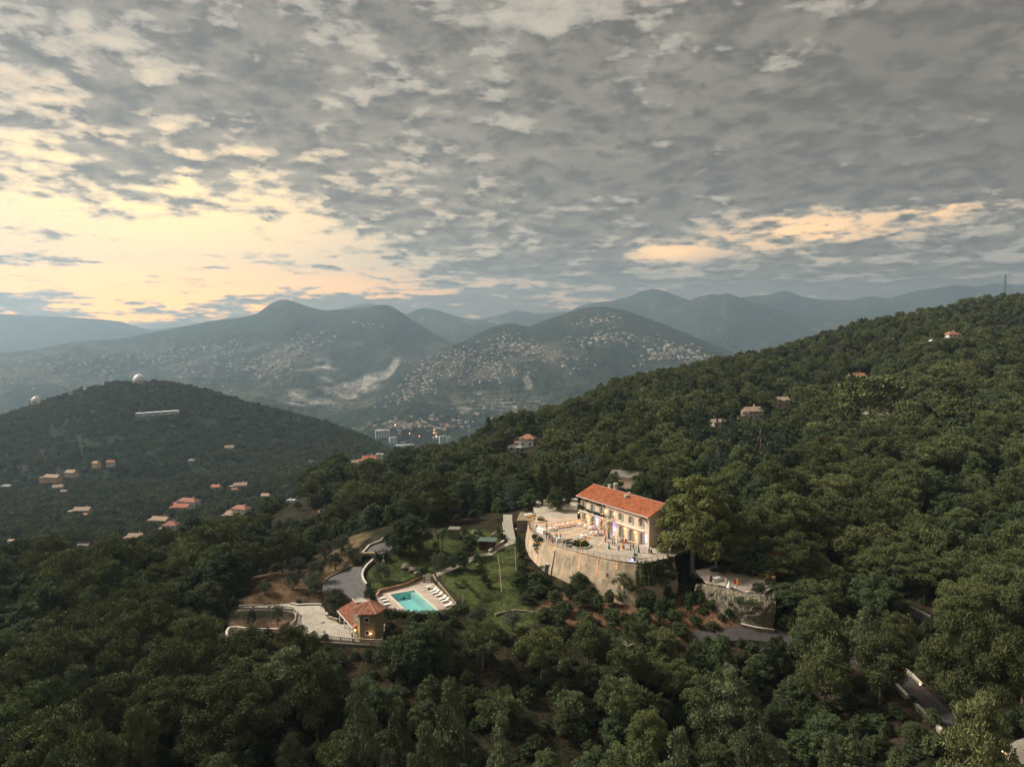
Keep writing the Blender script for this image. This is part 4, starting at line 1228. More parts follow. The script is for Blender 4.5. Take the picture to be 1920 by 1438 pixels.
def scatter():
    pts = []
    # rows of a jittered grid, coarser with distance
    for (y0, y1_, st) in [(56, 135, 6.8), (135, 430, 8.2), (430, 800, 7.8), (800, 1000, 8.2)]:
        ys = np.arange(y0, y1_, st)
        for y in ys:
            xs = np.arange(-0.88 * y, 0.88 * y, st)
            pts.append(np.stack([xs + TR.uniform(-.42, .42, len(xs)) * st, np.full(len(xs), y) + TR.uniform(-.42, .42, len(xs)) * st], 1))
    P = np.concatenate(pts); x, y = P[:, 0], P[:, 1]
    z = H(x, y); n = len(x)
    clump = fbm(x / 30, y / 30, 3)
    sc = np.clip(0.70 + 0.60 * TR.rand(n) + 0.35 * clump, 0.5, 1.4)
    sc = np.where((y > 100) & (y < 430), sc * 1.25, sc)
    r = TR.rand(n); near_front = (y < 135)
    pine_p = np.clip(0.62 + clump * 1.0, .2, .9)
    pine_p = np.where((y < 130) & (x > -35) & (x < 55), .16, pine_p)
    kind = np.where(r < pine_p, 0, 1)         # 0 pine, 1 oak
    sc = np.where((kind == 1) & (y < 140), sc * .66, sc)
    sc = np.where((y > 560) & (x > 200), sc * .8, sc)
    # crowns near placed trees give way
    keep = np.ones(n, bool)
    pl = np.array(PLACED)
    for i in range(0, n, 4000):
        dx = x[i:i + 4000, None] - pl[None, :, 0]; dy = y[i:i + 4000, None] - pl[None, :, 1]
        keep[i:i + 4000] &= (np.hypot(dx, dy) > pl[None, :, 2] * .72).all(1)
    ht = np.where(kind == 0, 9.0, 8.0) * sc
    bx, by = proj(x, y, z); tx, ty = proj(x, y, z + ht); mx_, my_ = proj(x, y, z + ht * .55)
    hw = 3.3 * sc / y * FPX
    def bad(poly, dmax=400):
        b = pin(poly, bx, by) | pin(poly, tx, ty + 2) | pin(poly, mx_, my_) | pin(poly, mx_ - hw, my_) | pin(poly, mx_ + hw, my_) | pin(poly, mx_ - hw * .6, ty + 4) | pin(poly, mx_ + hw * .6, ty + 4)
        return b & (y < dmax)
    keep &= ~(bad(OPEN_PX, 200) | (pin(OPEN_PX, bx, by) & (y < 215)))
    for rp in ROAD_PX: keep &= ~bad(rp, 170)
    for (a, b, c_, d_, dd) in HOUSE_BOX:
        inx = (tx + hw > a) & (tx - hw < c_)
        cover = inx & (ty < d_) & (by > b) & (y < dd + 14) & (y > dd * .35)
        room = np.clip((z_room(x, y, d_) - z) / (ht + 1e-6), 0, 1)          # a low tree may stand in front of the walls
        low_ok = cover & (room > .3) & (y < dd)
        sc = np.where(low_ok, sc * room * .95, sc); ht = np.where(low_ok, ht * room * .95, ht)
        keep &= ~(cover & ~low_ok)
    # a few clear lanes of rough ground on the upper right slope
    keep &= ~((y > 520) & (x > 200) & (TR.rand(n) < .25))
    # out of sight far behind crests
    x, y, z, sc, kind, hw = x[keep], y[keep], z[keep], sc[keep], kind[keep], hw[keep]
    vis = np.ones(len(x), bool)
    # visibility against the ground: hide what lies well behind a crest
    for t in np.linspace(.15, .97, 24):
        gz = H(x * t, y * t) if True else 0
        vis &= ~(gz > (z + 9) * t + 1.0)
    x, y, z, sc, kind, hw = [a[vis] for a in (x, y, z, sc, kind, hw)]
    return x, y, z, sc, kind, hw


sx_, sy_, sz_, ssc, skd, shw = scatter()
print('wood trees', len(sx_), int((skd == 0).sum()))

NEARLAB = lambda k, x, y: (('pine' if k == 0 else 'evergreen oak'), )
def area_of(x, y, px, py):
    if y > 430: return 'high on the right hillside' + (' near the white villa' if px > 1650 else ' above the cream house' if px > 1350 else ' along the ridge line') if px > 1250 else 'along the wooded spur behind the villa'
    if py > 1330: base = 'at the bottom edge, '
    elif py > 1230: base = 'in the lower foreground wood, '
    elif py > 1120: base = 'in the foreground wood, '
    elif py > 1000: base = 'level with the gardens, '
    elif py > 880: base = 'level with the villa roof, '
    else: base = 'on the upper slope, '
    if px < 150: w = 'against the left edge'
    elif px < 300: w = 'far left'
    elif px < 430: w = 'left of the sunken garden'
    elif px < 600: w = 'in line with the olive grove'
    elif px < 760: w = 'in line with the tower'
    elif px < 900: w = 'in line with the pool'
    elif px < 1050: w = 'in line with the lawn'
    elif px < 1250: w = 'in line with the villa'
    elif px < 1400: w = 'in line with the plane tree'
    elif px < 1530: w = 'in line with the rock wall'
    elif px < 1650: w = 'in line with the cypresses'
    elif px < 1780: w = 'in line with the right drive'
    else: w = 'against the right edge'
    return base + w


indiv = np.zeros(len(sx_), bool)
inframe = (np.abs(proj(sx_, sy_, sz_ + 5)[0] - 960) < 1000) & (proj(sx_, sy_, sz_ + 8)[1] < 1450)
nplaced = {0: sum(1 for h in HAND if h[0].startswith('pine')), 1: sum(1 for h in HAND if h[0] == 'oak')}
for k in (0, 1):
    ids = np.where((skd == k) & inframe)[0]
    ids = ids[np.argsort(-shw[ids] )][:300 - nplaced[k]]
    indiv[ids] = True
LABP = ['lumpy olive pine', 'domed pine', 'pale pointed pine', 'dark layered pine']
def size_word(v): return 'small ' if v < .8 else 'large ' if v > 1.2 else ''
for i in np.where(indiv)[0]:
    px, py = proj(sx_[i], sy_[i], sz_[i] + 6)
    ar = area_of(sx_[i], sy_[i], px, py)
    if skd[i] == 0:
        j = int(TR.choice(4, p=[.48, .28, .16, .08])); kk = 'pine%d' % j
        if j == 2 and sy_[i] > 150: kk = 'pine0'; j = 0
        plant(kk, sx_[i], sy_[i], sz_[i] - .2, ssc[i] * (1.25 if j == 2 else 1.0), ssc[i] * (.9 + .25 * TR.rand()), size_word(ssc[i]) + LABP[j] + ' ' + ar, 'pines ' + ar)
    else:
        plant('oak', sx_[i], sy_[i], sz_[i] - .3, ssc[i], ssc[i] * (.85 + .25 * TR.rand()), size_word(ssc[i]) + 'dark evergreen oak ' + ar, 'evergreen oaks ' + ar)


def instancer(name, variants, P, S, R, I):
    """one object that scatters joined trees over points"""
    coll = bpy.data.collections.new(name + '_kinds')
    for a, (cm, tm) in enumerate(variants):
        if tm is not None:
            bm = bmesh.new(); bm.from_mesh(cm); nf = len(bm.faces); bm.from_mesh(tm)
            bm.faces.ensure_lookup_table()
            for f in bm.faces[nf:]: f.material_index = 1
            me = bpy.data.meshes.new('%s_%02d' % (name, a)); bm.to_mesh(me); bm.free()
            me.materials.append(cm.materials[0]); me.materials.append(tm.materials[0])
        else: me = cm
        ob = bpy.data.objects.new('%s_kind_%02d' % (name, a), me); coll.objects.link(ob)
    me = bpy.data.meshes.new(name); me.vertices.add(len(P)); me.vertices.foreach_set('co', P.astype(np.float32).ravel())
    for an, ty, ar in (('sc', 'FLOAT_VECTOR', S), ('rot', 'FLOAT_VECTOR', R), ('pick', 'INT', I)):
        at = me.attributes.new(an, ty, 'POINT')
        at.data.foreach_set('vector' if ty == 'FLOAT_VECTOR' else 'value', ar.astype(np.float32 if ty != 'INT' else np.int32).ravel())
    o = link_mesh(name, me); tag(o, kind='stuff')
    ng = bpy.data.node_groups.new(name + '_scatter', 'GeometryNodeTree')
    ng.interface.new_socket('Geometry', in_out='INPUT', socket_type='NodeSocketGeometry')
    ng.interface.new_socket('Geometry', in_out='OUTPUT', socket_type='NodeSocketGeometry')
    N, L = ng.nodes, ng.links
    gi = N.new('NodeGroupInput'); go = N.new('NodeGroupOutput'); m2p = N.new('GeometryNodeMeshToPoints')
    iop = N.new('GeometryNodeInstanceOnPoints'); ci = N.new('GeometryNodeCollectionInfo')
    ci.inputs['Collection'].default_value = coll; ci.inputs['Separate Children'].default_value = True; ci.inputs['Reset Children'].default_value = True
    def na(n_, t_):
        q = N.new('GeometryNodeInputNamedAttribute'); q.data_type = t_; q.inputs['Name'].default_value = n_
        return [s_ for s_ in q.outputs if s_.enabled and s_.name == 'Attribute'][0]
    L.new(gi.outputs[0], m2p.inputs[0]); L.new(m2p.outputs[0], iop.inputs['Points']); L.new(ci.outputs[0], iop.inputs['Instance'])
    iop.inputs['Pick Instance'].default_value = True
    L.new(na('pick', 'INT'), iop.inputs['Instance Index']); L.new(na('sc', 'FLOAT_VECTOR'), iop.inputs['Scale'])
    e2r = N.new('FunctionNodeEulerToRotation'); L.new(na('rot', 'FLOAT_VECTOR'), e2r.inputs[0]); L.new(e2r.outputs[0], iop.inputs['Rotation'])
    L.new(iop.outputs[0], go.inputs[0])
    md = o.modifiers.new('scatter', 'NODES'); md.node_group = ng
    return o


def forest(name, mask, q):
    n = int(mask.sum())
    if not n: return
    vs = []
    for k in ('pine0', 'pine1', 'pine3', 'oak'): vs += variant(k, q)
    nv = len(vs) // 4
    kd = skd[mask]
    pick = np.where(kd == 0, TR.choice(3, n, p=[.55, .35, .10]) * nv + TR.randint(nv, size=n), 3 * nv + TR.randint(nv, size=n))
    s_ = ssc[mask]
    instancer(name, vs, np.stack([sx_[mask], sy_[mask], sz_[mask] - .3], 1), np.stack([s_, s_, s_ * (.85 + .3 * TR.rand(n))], 1),
              np.stack([np.zeros(n), np.zeros(n), TR.rand(n) * 6.28], 1), pick)


rest = ~indiv
forest('forest', rest & (sy_ < 260), 'hi')
forest('forest', rest & (sy_ >= 260) & (sy_ < 560), 'mid')
forest('forest', rest & (sy_ >= 560), 'lo')

# undergrowth that closes the gaps between the nearest trees
def undergrowth():
    ys = np.arange(60, 260, 2.6); pts = []
    for y in ys:
        xs = np.arange(-.85 * y, .85 * y, 2.6); pts.append(np.stack([xs + TR.uniform(-1.2, 1.2, len(xs)), y + TR.uniform(-1.2, 1.2, len(xs))], 1))
    P = np.concatenate(pts); x, y = P[:, 0], P[:, 1]; z = H(x, y)
    bx, by = proj(x, y, z)
    keep = ~(pin(OPEN_PX, bx, by) & (y < 215)) & (TR.rand(len(x)) < .62)
    for rp in ROAD_PX: keep &= ~pin(rp, bx, by)
    keep &= ~(pin([(1600, 1230), (1700, 1260), (1800, 1400), (1640, 1400), (1560, 1300)], bx, by) & (TR.rand(len(x)) < .25))
    x, y, z = x[keep], y[keep], z[keep]; n = len(x)
    vs = variant('oak', 'mid'); s_ = TR.uniform(.22, .48, n)
    instancer('undergrowth', [(v[0], None) for v in vs], np.stack([x, y, z - .5], 1), np.stack([s_, s_, s_ * TR.uniform(.7, 1.1, n)], 1), np.stack([np.zeros(n), np.zeros(n), TR.rand(n) * 6.28], 1), TR.randint(len(vs), size=n))


undergrowth()


def hill_forest():
    """the wood on the observatory hill: too far to tell the trees apart"""
    X, Y, Z = OBS['X'], OBS['Y'], OBS['Z']; nr, nc = X.shape
    out = []
    for r in range(nr - 1):
        for_area = np.hypot(X[r, 1] - X[r, 0], Y[r, 1] - Y[r, 0]) * abs(Y[r + 1, nc // 2] - Y[r, nc // 2])
        if Y[r].mean() > 1400: break
        m = TR.poisson(for_area / 44.0, nc - 1)
        for c_ in np.where(m > 0)[0]:
            for _ in range(m[c_]):
                f, g_ = TR.rand(2)
                out.append((X[r, c_] * (1 - f) + X[r, c_ + 1] * f, Y[r, c_] * (1 - g_) + Y[r + 1, c_] * g_, Z[r, c_]))
    P = np.array(out)
    bx, by = proj(P[:, 0], P[:, 1], P[:, 2] + 3)
    keep = np.ones(len(P), bool)
    for bxs in OBS_CLEAR: keep &= ~pin(bxs, bx, by)
    for (a, b, c_, d_, dd) in HOUSE_BOX:
        keep &= ~((bx > a) & (bx < c_) & (by > b) & (by < d_ + 3) & (P[:, 1] < dd + 10))
    keep &= ~((fbm(P[:, 0] / 60, P[:, 1] / 60, 4) < -.30) & (TR.rand(len(P)) < .8))
    keep &= ~((P[:, 1] < 990) & (P[:, 2] + 3 < H(P[:, 0], P[:, 1]) ))
    P = P[keep]; n = len(P); print('hill trees', n)
    vs = []
    for k in ('pine0', 'pine1', 'oak'): vs += variant(k, 'lo')
    s_ = TR.uniform(.5, 1.2, n)
    instancer('hill_forest', vs, P - np.array([0, 0, 1.0]), np.stack([s_, s_, s_ * TR.uniform(.7, 1.0, n)], 1), np.stack([np.zeros(n), np.zeros(n), TR.rand(n) * 6.28], 1), TR.randint(len(vs), size=n))


OBS_CLEAR = [[(236, 785), (262, 771), (335, 762), (345, 767), (310, 778), (250, 789)], [(55, 925), (95, 915), (100, 945), (55, 960)]]
hill_forest()
# ------------------------------------------------------------------ shared materials of the estate
def stonemat(name, c1, c2, scale=2.6, bump=0.6):
    m = bpy.data.materials.new(name); m.use_nodes = True
    nt = m.node_tree; g = G(nt); b = nt.nodes['Principled BSDF']; b.inputs['Roughness'].default_value = .9; b.inputs['Specular IOR Level'].default_value = .15
    pos = g.new('ShaderNodeNewGeometry').outputs['Position']
    v = g.new('ShaderNodeTexVoronoi'); v.inputs['Scale'].default_value = scale; g.L.new(pos, v.inputs['Vector'])
    e = g.new('ShaderNodeTexVoronoi', feature='DISTANCE_TO_EDGE'); e.inputs['Scale'].default_value = scale; g.L.new(pos, e.inputs['Vector'])
    sep = g.new('ShaderNodeSeparateColor'); g.L.new(v.outputs['Color'], sep.inputs[0])
    c_ = g.mix(sep.outputs[0], c1, c2)
    c_ = g.mix(g.mul(g.mapr(g.noise(pos, .6, 5, .6), .4, .7), .5), c_, tuple(x * .5 for x in c1))
    c_ = g.mix(g.mapr(e.outputs['Distance'], 0.02, 0.09), tuple(x * .45 for x in c1), c_)
    g.L.new(c_, b.inputs['Base Color'])
    bn = g.new('ShaderNodeBump'); bn.inputs['Strength'].default_value = bump; bn.inputs['Distance'].default_value = .15
    g.L.new(g.mapr(e.outputs['Distance'], 0, .15), bn.inputs['Height']); g.L.new(bn.outputs[0], b.inputs['Normal'])
    return m


def pavemat(name, col, rz, bw=0.9, bh=0.45, mortar=.55):
    m = bpy.data.materials.new(name); m.use_nodes = True
    nt = m.node_tree; g = G(nt); b = nt.nodes['Principled BSDF']; b.inputs['Roughness'].default_value = .85; b.inputs['Specular IOR Level'].default_value = .2
    pos = g.new('ShaderNodeNewGeometry').outputs['Position']
    mp = g.new('ShaderNodeMapping'); g.L.new(pos, mp.inputs[0]); mp.inputs['Rotation'].default_value = (0, 0, -rz)
    t = g.new('ShaderNodeTexBrick'); g.L.new(mp.outputs[0], t.inputs['Vector']); t.inputs['Scale'].default_value = 1.0
    t.inputs['Brick Width'].default_value = bw; t.inputs['Row Height'].default_value = bh; t.inputs['Mortar Size'].default_value = .035
    t.inputs['Color1'].default_value = (*[c * 1.08 for c in col], 1); t.inputs['Color2'].default_value = (*[c * .84 for c in col], 1)
    t.inputs['Mortar'].default_value = (*[c * mortar for c in col], 1)
    c_ = g.mix(g.mapr(g.noise(pos, .22, 6, .65), .35, .7), t.outputs['Color'], g.mix(1.0, t.outputs['Color'], (.70, .68, .66), 'MULTIPLY'))
    g.L.new(c_, b.inputs['Base Color'])
    return m


PLASTER = mat('villa_plaster', (0.68, 0.53, 0.41), .85, .06, .5, .1, bscale=6)
CREAM = mat('cornice_cream', (0.66, 0.58, 0.46), .8, .06, .8)
ROOF = mat('roof_villa_tiles', (0.42, 0.135, 0.06), .85, .25, 1.2, .3)
ROOFT = mat('roof_tower_tiles', (0.44, 0.20, 0.13), .85, .3, 2.2, .3)
SAGE = mat('shutter_sage', (0.33, 0.33, 0.25), .7, .1, 2)
CONC = mat('retaining_plaster', (0.50, 0.385, 0.27), .9, .16, .35, .3, streak=.9, bscale=3)
METAL = mat('railing_metal', (0.13, 0.14, 0.16), .5, .1, 2, metal=.3)
WHITE = mat('white_cloth', (0.72, 0.70, 0.67), .8, .05, 3)
WMETAL = mat('white_lacquer', (0.70, 0.69, 0.66), .5, .05, 3)
PINKC = mat('pink_flowers', (0.62, 0.36, 0.33), .8, .3, 9)
BLACK = mat('black_lacquer', (0.012, 0.012, 0.014), .25, .1, 2, spec=.6)
WOODD = mat('dark_wood', (0.10, 0.040, 0.026), .8, .2, 4, .3)
GREENROOF = mat('green_felt_roof', (0.085, 0.12, 0.105), .85, .15, 2)
STONE_W = stonemat('stone_wall_warm', (0.40, 0.31, 0.19), (0.28, 0.22, 0.145), 2.4)
STONE_G = stonemat('stone_wall_grey', (0.27, 0.235, 0.18), (0.17, 0.15, 0.12), 2.2)
ROCK_M = stonemat('rock_face_limestone', (0.30, 0.255, 0.185), (0.13, 0.115, 0.085), 1.5, 1.0)
PALE = mat('stone_coping_pale', (0.56, 0.52, 0.45), .85, .1, 1.5)
IVY = L_HEDGE
BULB = mat('orange_bulbs', (0.9, 0.4, 0.08), .4, .0, 1, emit=(1.0, 0.30, 0.03), es=0.6)
WARMB = mat('warm_lamp_glass', (0.9, 0.6, 0.25), .4, .0, 1, emit=(1.0, 0.50, 0.14), es=2.4)
BLUEB = mat('blue_lamp_glass', (0.2, 0.3, 0.9), .4, .0, 1, emit=(0.12, 0.22, 1.0), es=5.0)
ORNB = mat('orange_lamp_glass', (0.9, 0.3, 0.1), .4, .0, 1, emit=(1.0, 0.25, 0.05), es=4.0)


def P1(zx, zy, z=TZ): return W(*z1(zx, zy), z=z)
def P2(zx, zy, z=CZ): return W(*z2(zx, zy), z=z)
def P3(zx, zy, z=PZ): return W(*z3(zx, zy), z=z)
def P4(zx, zy, z=-53.6): return W(*z4(zx, zy), z=z)
def floor(name, pts, z, m, thick=.3):
    """a paved surface with an edge"""
    mb = MB(); mb.prism([(p[0], p[1]) for p in pts], z - thick, z)
    return tag(mb.build(name, m), kind='structure')


def drape(name, pts, m, off=.06, step=1.2):
    P = [Vector((p[0], p[1])) for p in pts]; E = []
    ring = []
    for i in range(len(P)):
        a, b = P[i], P[(i + 1) % len(P)]; k = max(1, int((b - a).length / step))
        ring += [a.lerp(b, j / k) for j in range(k)]
    xs = [p.x for p in P]; ys = [p.y for p in P]; inn = []
    gx, gy = np.meshgrid(np.arange(min(xs), max(xs), step), np.arange(min(ys), max(ys), step))
    sd = sdist([tuple(p) for p in P], gx.ravel(), gy.ravel())
    inn = [Vector(q) for q, s_ in zip(zip(gx.ravel(), gy.ravel()), sd) if s_ < -step * .5]
    vs = ring + inn; n = len(ring)
    v, e, f, *_ = delaunay_2d_cdt(vs, [(i, (i + 1) % n) for i in range(n)], [], 1, 1e-4)
    x = np.array([q.x for q in v]); y = np.array([q.y for q in v]); z = H(x, y) + off
    me = bpy.data.meshes.new(name); me.from_pydata([(a, b, c_) for a, b, c_ in zip(x, y, z)], [], f); me.materials.append(m)
    return tag(link_mesh(name, me), kind='structure')


def strip(center, w):
    """polygon of constant width along a polyline"""
    C = [Vector((p[0], p[1])) for p in center]; L_, R_ = [], []
    for i, p in enumerate(C):
        t = (C[min(i + 1, len(C) - 1)] - C[max(i - 1, 0)]).normalized(); n_ = Vector((-t.y, t.x))
        L_.append(p + n_ * w / 2); R_.append(p - n_ * w / 2)
    return L_ + R_[::-1]


def wall_line(mb, pts, h, t, follow=True, z=None, down=1.0, coping=None):
    """upright wall along a line; coping: another mb for the cap"""
    for i in range(len(pts) - 1):
        a, b = Vector(pts[i][:2]), Vector(pts[i + 1][:2]); d = b - a; n_ = Vector((-d.y, d.x)).normalized() * t / 2
        za = (Hs(*a) if z is None else z); zb = (Hs(*b) if z is None else z)
        q = [a + n_, b + n_, b - n_, a - n_]
        for M_, lo, hi, k in ((mb, -down, h, 1.0),) + (((coping, h, h + .10, 1.25),) if coping else ()):
            o = [a.lerp(b, .0) + n_ * k, b + n_ * k, b - n_ * k, a - n_ * k]
            zz = [za, zb, zb, za]; s_ = len(M_.v)
            M_.v += [(p.x, p.y, zi + lo) for p, zi in zip(o, zz)] + [(p.x, p.y, zi + hi) for p, zi in zip(o, zz)]
            for f in ((0, 3, 2, 1), (4, 5, 6, 7), (0, 1, 5, 4), (1, 2, 6, 5), (2, 3, 7, 6), (3, 0, 4, 7)): M_.f.append(tuple(s_ + j for j in f)); M_.mi.append(M_.cur)


def stone_wall(name, pts, h, t, label, cat='wall', m=None, cop=None, z=None, down=1.2):
    mb, cb = MB(), MB(); wall_line(mb, pts, h, t, z=z, down=down, coping=cb)
    e = empty(name, (0, 0, 0), 0, label, cat)
    c0 = Vector((pts[0][0], pts[0][1], (Hs(pts[0][0], pts[0][1]) if z is None else z)))
    e.location = c0
    for b, nm, mm in ((mb, 'wall_body', m or STONE_W), (cb, 'coping', cop or PALE)):
        if h < .4 and nm == 'coping' and not cop: continue
        b.v = [(x - c0.x, y - c0.y, zz - c0.z) for x, y, zz in b.v]; b.build(nm, mm, e)
    return e


def puffs_mesh(name, pts, ln, wd, per, m, up=.1):
    return crown_mesh(name, pts, per, ln, wd, m, up, .6, 4, 1, .2, .4, .8)


def hedge(pts, h, w, label, z=None, name='hedge', m=None, irr=.08):
    bl_ = []; c0 = Vector((pts[0][0], pts[0][1], Hs(pts[0][0], pts[0][1]) if z is None else z))
    for i in range(len(pts) - 1):
        a, b = Vector(pts[i][:2]), Vector(pts[i + 1][:2]); L_ = (b - a).length; k = max(1, int(L_ / .55)); n_ = Vector((-(b - a).y, (b - a).x)).normalized()
        for j in range(k):
            p = a.lerp(b, (j + .5) / k); zz = Hs(p.x, p.y) if z is None else z
            for s_ in (np.arange(-w / 2 + .3, w / 2 - .2, .55) if w > .9 else [0]):
                for u in np.arange(min(.3, h * .55), max(h - .2, h * .6), .55):
                    if abs(s_) < w / 2 - .6 and u < h - .9: continue
                    q = p + n_ * s_; bl_.append((q.x - c0.x + TR.normal() * irr, q.y - c0.y + TR.normal() * irr, zz - c0.z + u + TR.normal() * irr, .42, TR.rand()))
    me = puffs_mesh('foliage', bl_, .16, .13, 42, m or L_HEDGE)
    o = link_mesh(name, me); o.location = c0; tag(o, label, 'hedge'); return o


# ------------------------------------------------------------------ the villa
VA = P1(702, 562); VB = P1(1450, 830)
uv = (VB - VA); VW = uv.length; uv.normalize(); VRZ = math.atan2(uv.y, uv.x); vv = Vector((-uv.y, uv.x, 0))
VD = 11.0; VH = 7.5


def fx(zx):
    """distance along the front wall of a detail seen at column zx of the enlarged crop"""
    s = se(960 + zx / 5.647, 985)[0]
    return (s * VA.y - VA.x) / (uv.x - s * uv.y)


villa = empty('villa', VA, VRZ, 'long two-storey cream villa with orange tiled roof on the round party terrace', 'villa')
UP = [fx(x) for x in (757, 850, 947, 1048, 1150, 1258, 1370)]
LO = [fx(x) for x in (765, 857, 953, 1030, 1155, 1263, 1375)]
openings = [(x, 4.55, .95, 1.75 if i != 3 else 2.1, False) for i, x in enumerate(UP)] + [(x, 0.05, 1.15, 3.0, True) for x in LO]
openings[3] = (UP[3], 4.05, 1.0, 2.3, False)


def cut_wall(length, h, ops, y0, t):
    """wall with real openings: vertical bands, pieces above and below each opening"""
    mb = MB()
    xs = sorted({0, length} | {x - w / 2 for x, z, w, hh, a in ops} | {x + w / 2 for x, z, w, hh, a in ops})
    for a, b in zip(xs[:-1], xs[1:]):
        mid = (a + b) / 2
        cut = sorted([(z, z + hh) for x, z, w, hh, ar in ops if x - w / 2 < mid < x + w / 2])
        zc = -0.5
        for lo, hi in cut + [(h, h)]:
            if lo - zc > .01: mb.box((mid, y0 + t / 2, (zc + lo) / 2), (b - a, t, lo - zc))
            zc = hi
    for x, z, w, hh, ar in ops:
        if ar:
            n = 6; r = w / 2
            for sg in (-1, 1):
                pts = [(x + sg * r, z + hh)] + [(x + sg * r * math.cos(k * math.pi / 2 / n), z + hh - r + r * math.sin(k * math.pi / 2 / n)) for k in range(n + 1)]
                q = len(mb.v)
                for yy in (y0 + .02, y0 + t - .02): mb.v += [(px_, yy, pz_) for px_, pz_ in pts]
                k = len(pts); f = tuple(q + i for i in range(k)); mb.f += [f, tuple(q + k + i for i in range(k))[::-1]]; mb.mi += [0, 0]
                for i in range(k): j = (i + 1) % k; mb.f.append((q + i, q + k + i, q + k + j, q + j)); mb.mi.append(0)
    return mb


wl = cut_wall(VW, VH, openings, 0, .4)
side_ops = [(3.2, 0.05, 1.4, 2.9, False)]
wl.box((.2, VD / 2 + .2, VH / 2 - .25), (.4, VD - .4, VH + .5)); wl.box((VW / 2, VD - .2, VH / 2 - .25), (VW - .8, .4, VH + .5))
sd_ = cut_wall(VD - .4, VH, side_ops, 0, .4)
for (x, y, z) in sd_.v: pass
n0 = len(wl.v); wl.v += [(VW - y, x + .4, z) for x, y, z in sd_.v]; wl.f += [tuple(n0 + i for i in f) for f in sd_.f]; wl.mi += sd_.mi
# gable triangles
for xx in (.2, VW - .2):
    q = len(wl.v); wl.v += [(xx - .18, 0.1, VH - .02), (xx - .18, VD - .1, VH - .02), (xx - .18, VD / 2, VH + 2.15), (xx + .18, .1, VH - .02), (xx + .18, VD - .1, VH - .02), (xx + .18, VD / 2, VH + 2.15)]
    wl.f += [(q, q + 1, q + 2), (q + 5, q + 4, q + 3), (q, q + 2, q + 5, q + 3), (q + 1, q + 4, q + 5, q + 2)]; wl.mi += [0] * 4
wl.build('wall', PLASTER, villa)
cb = MB()
cb.box((VW / 2, -.06, VH - .32), (VW + .1, .14, .5)); cb.box((VW / 2, -.14, VH - .02), (VW + .3, .3, .14)); cb.box((VW / 2, -.035, 3.86), (VW + .02, .09, .16))
cb.build('cornice', CREAM, villa)
rf = MB(); gable_v = []
for sg in (-1, 1):
    hw = VW / 2 + .35; hd = VD / 2 + .55; rise = 2.45
    a = [(-hw, sg * hd, VH + .02), (hw, sg * hd, VH + .02), (hw, 0, VH + rise), (-hw, 0, VH + rise)]
    if sg > 0: a = a[::-1]
    b = [(p[0], p[1], p[2] + .16) for p in a]; n = len(rf.v)
    rf.v += [(p[0] + VW / 2, p[1] + VD / 2, p[2]) for p in a + b]
    for f in ((0, 3, 2, 1), (4, 5, 6, 7), (0, 1, 5, 4), (1, 2, 6, 5), (2, 3, 7, 6), (3, 0, 4, 7)): rf.f.append(tuple(n + i for i in f)); rf.mi.append(0)
roof_o = rf.build('roof', ROOF, villa)
tl = MB(); k = int((VW + .7) / .34)
for i in range(k):
    x = -.35 + (i + .5) * (VW + .7) / k
    for sg in (-1, 1):
        y0 = VD / 2 + sg * (VD / 2 + .55); yr = VD / 2
        dz = RH.uniform(-.012, .012)
        pts = [(y0, VH + .18), (y0 * .5 + yr * .5 , VH + .18 + 1.225), (yr, VH + 2.61)]
        q = len(tl.v)
        for (yy, zz) in pts: tl.v += [(x - .11, yy, zz + dz - .01), (x, yy, zz + .075 + dz), (x + .11, yy, zz + dz - .01)]
        for j in range(2):
            for s_ in range(2): tl.f.append((q + j * 3 + s_, q + j * 3 + s_ + 1, q + j * 3 + 4 + s_, q + j * 3 + 3 + s_)); tl.mi.append(0)
tag(tl.build('roof_tile_rows', ROOF, roof_o), kind='stuff')
rg = MB(); rg.tube([(-.36, VD / 2, VH + 2.64), (VW + .36, VD / 2, VH + 2.64)], .11, 6); rg.build('ridge_tiles', mat('ridge_pinkish', (0.42, 0.24, 0.19), .85, .2, 2), roof_o)
gt = MB(); gt.tube([(-.3, -.66, VH + .02), (VW + .3, -.66, VH + .02)], .09, 6); gt.build('gutter', mat('zinc', (0.36, 0.34, 0.32), .5, .1, 1, metal=.5), roof_o)


def roof_xy(zx, zy, up):
    """a point on the ridge or slope: u along, v across"""
    s, e = se(*z1(zx, zy)); z = TZ + up; d = z / e; p = Vector((s * d, d, z)) - VA
    return p.dot(uv), p.dot(vv)


CHIM = mat('chimney_plaster', (0.46, 0.43, 0.38), .85, .15, 2)
for (zx, zy, up, wd, ht, fat) in ((1033, 200, 9.6, .8, 1.3, 0), (1097, 215, 9.5, .9, 1.7, 1), (1240, 262, 9.5, .6, .8, 0), (1213, 320, 8.9, .8, 1.2, 1)):
    u_, v_ = roof_xy(zx, zy, up)
    cm_ = MB()
    if fat:
        cm_.lathe((u_, v_, up - .6), [(wd * .62, 0), (wd * .62, ht), (wd * .8, ht + .04), (wd * .8, ht + .2)], 12)
        for a in range(5): cm_.box((u_ + .42 * math.cos(a * 1.257), v_ + .42 * math.sin(a * 1.257), up - .6 + ht + .36), (.16, .16, .34))
        cm_.lathe((u_, v_, up - .6), [(wd * .78, ht + .52), (wd * .78, ht + .64), (.1, ht + .84)], 12)
    else:
        cm_.box((u_, v_, up - .6 + ht / 2), (wd, wd * .8, ht)); cm_.box((u_, v_, up - .6 + ht + .3), (wd * 1.15, wd, .12))
        for a in (-1, 1): cm_.box((u_ + a * wd * .4, v_, up - .6 + ht + .12), (.15, wd * .7, .28))
    cm_.build('chimney', CHIM, roof_o)
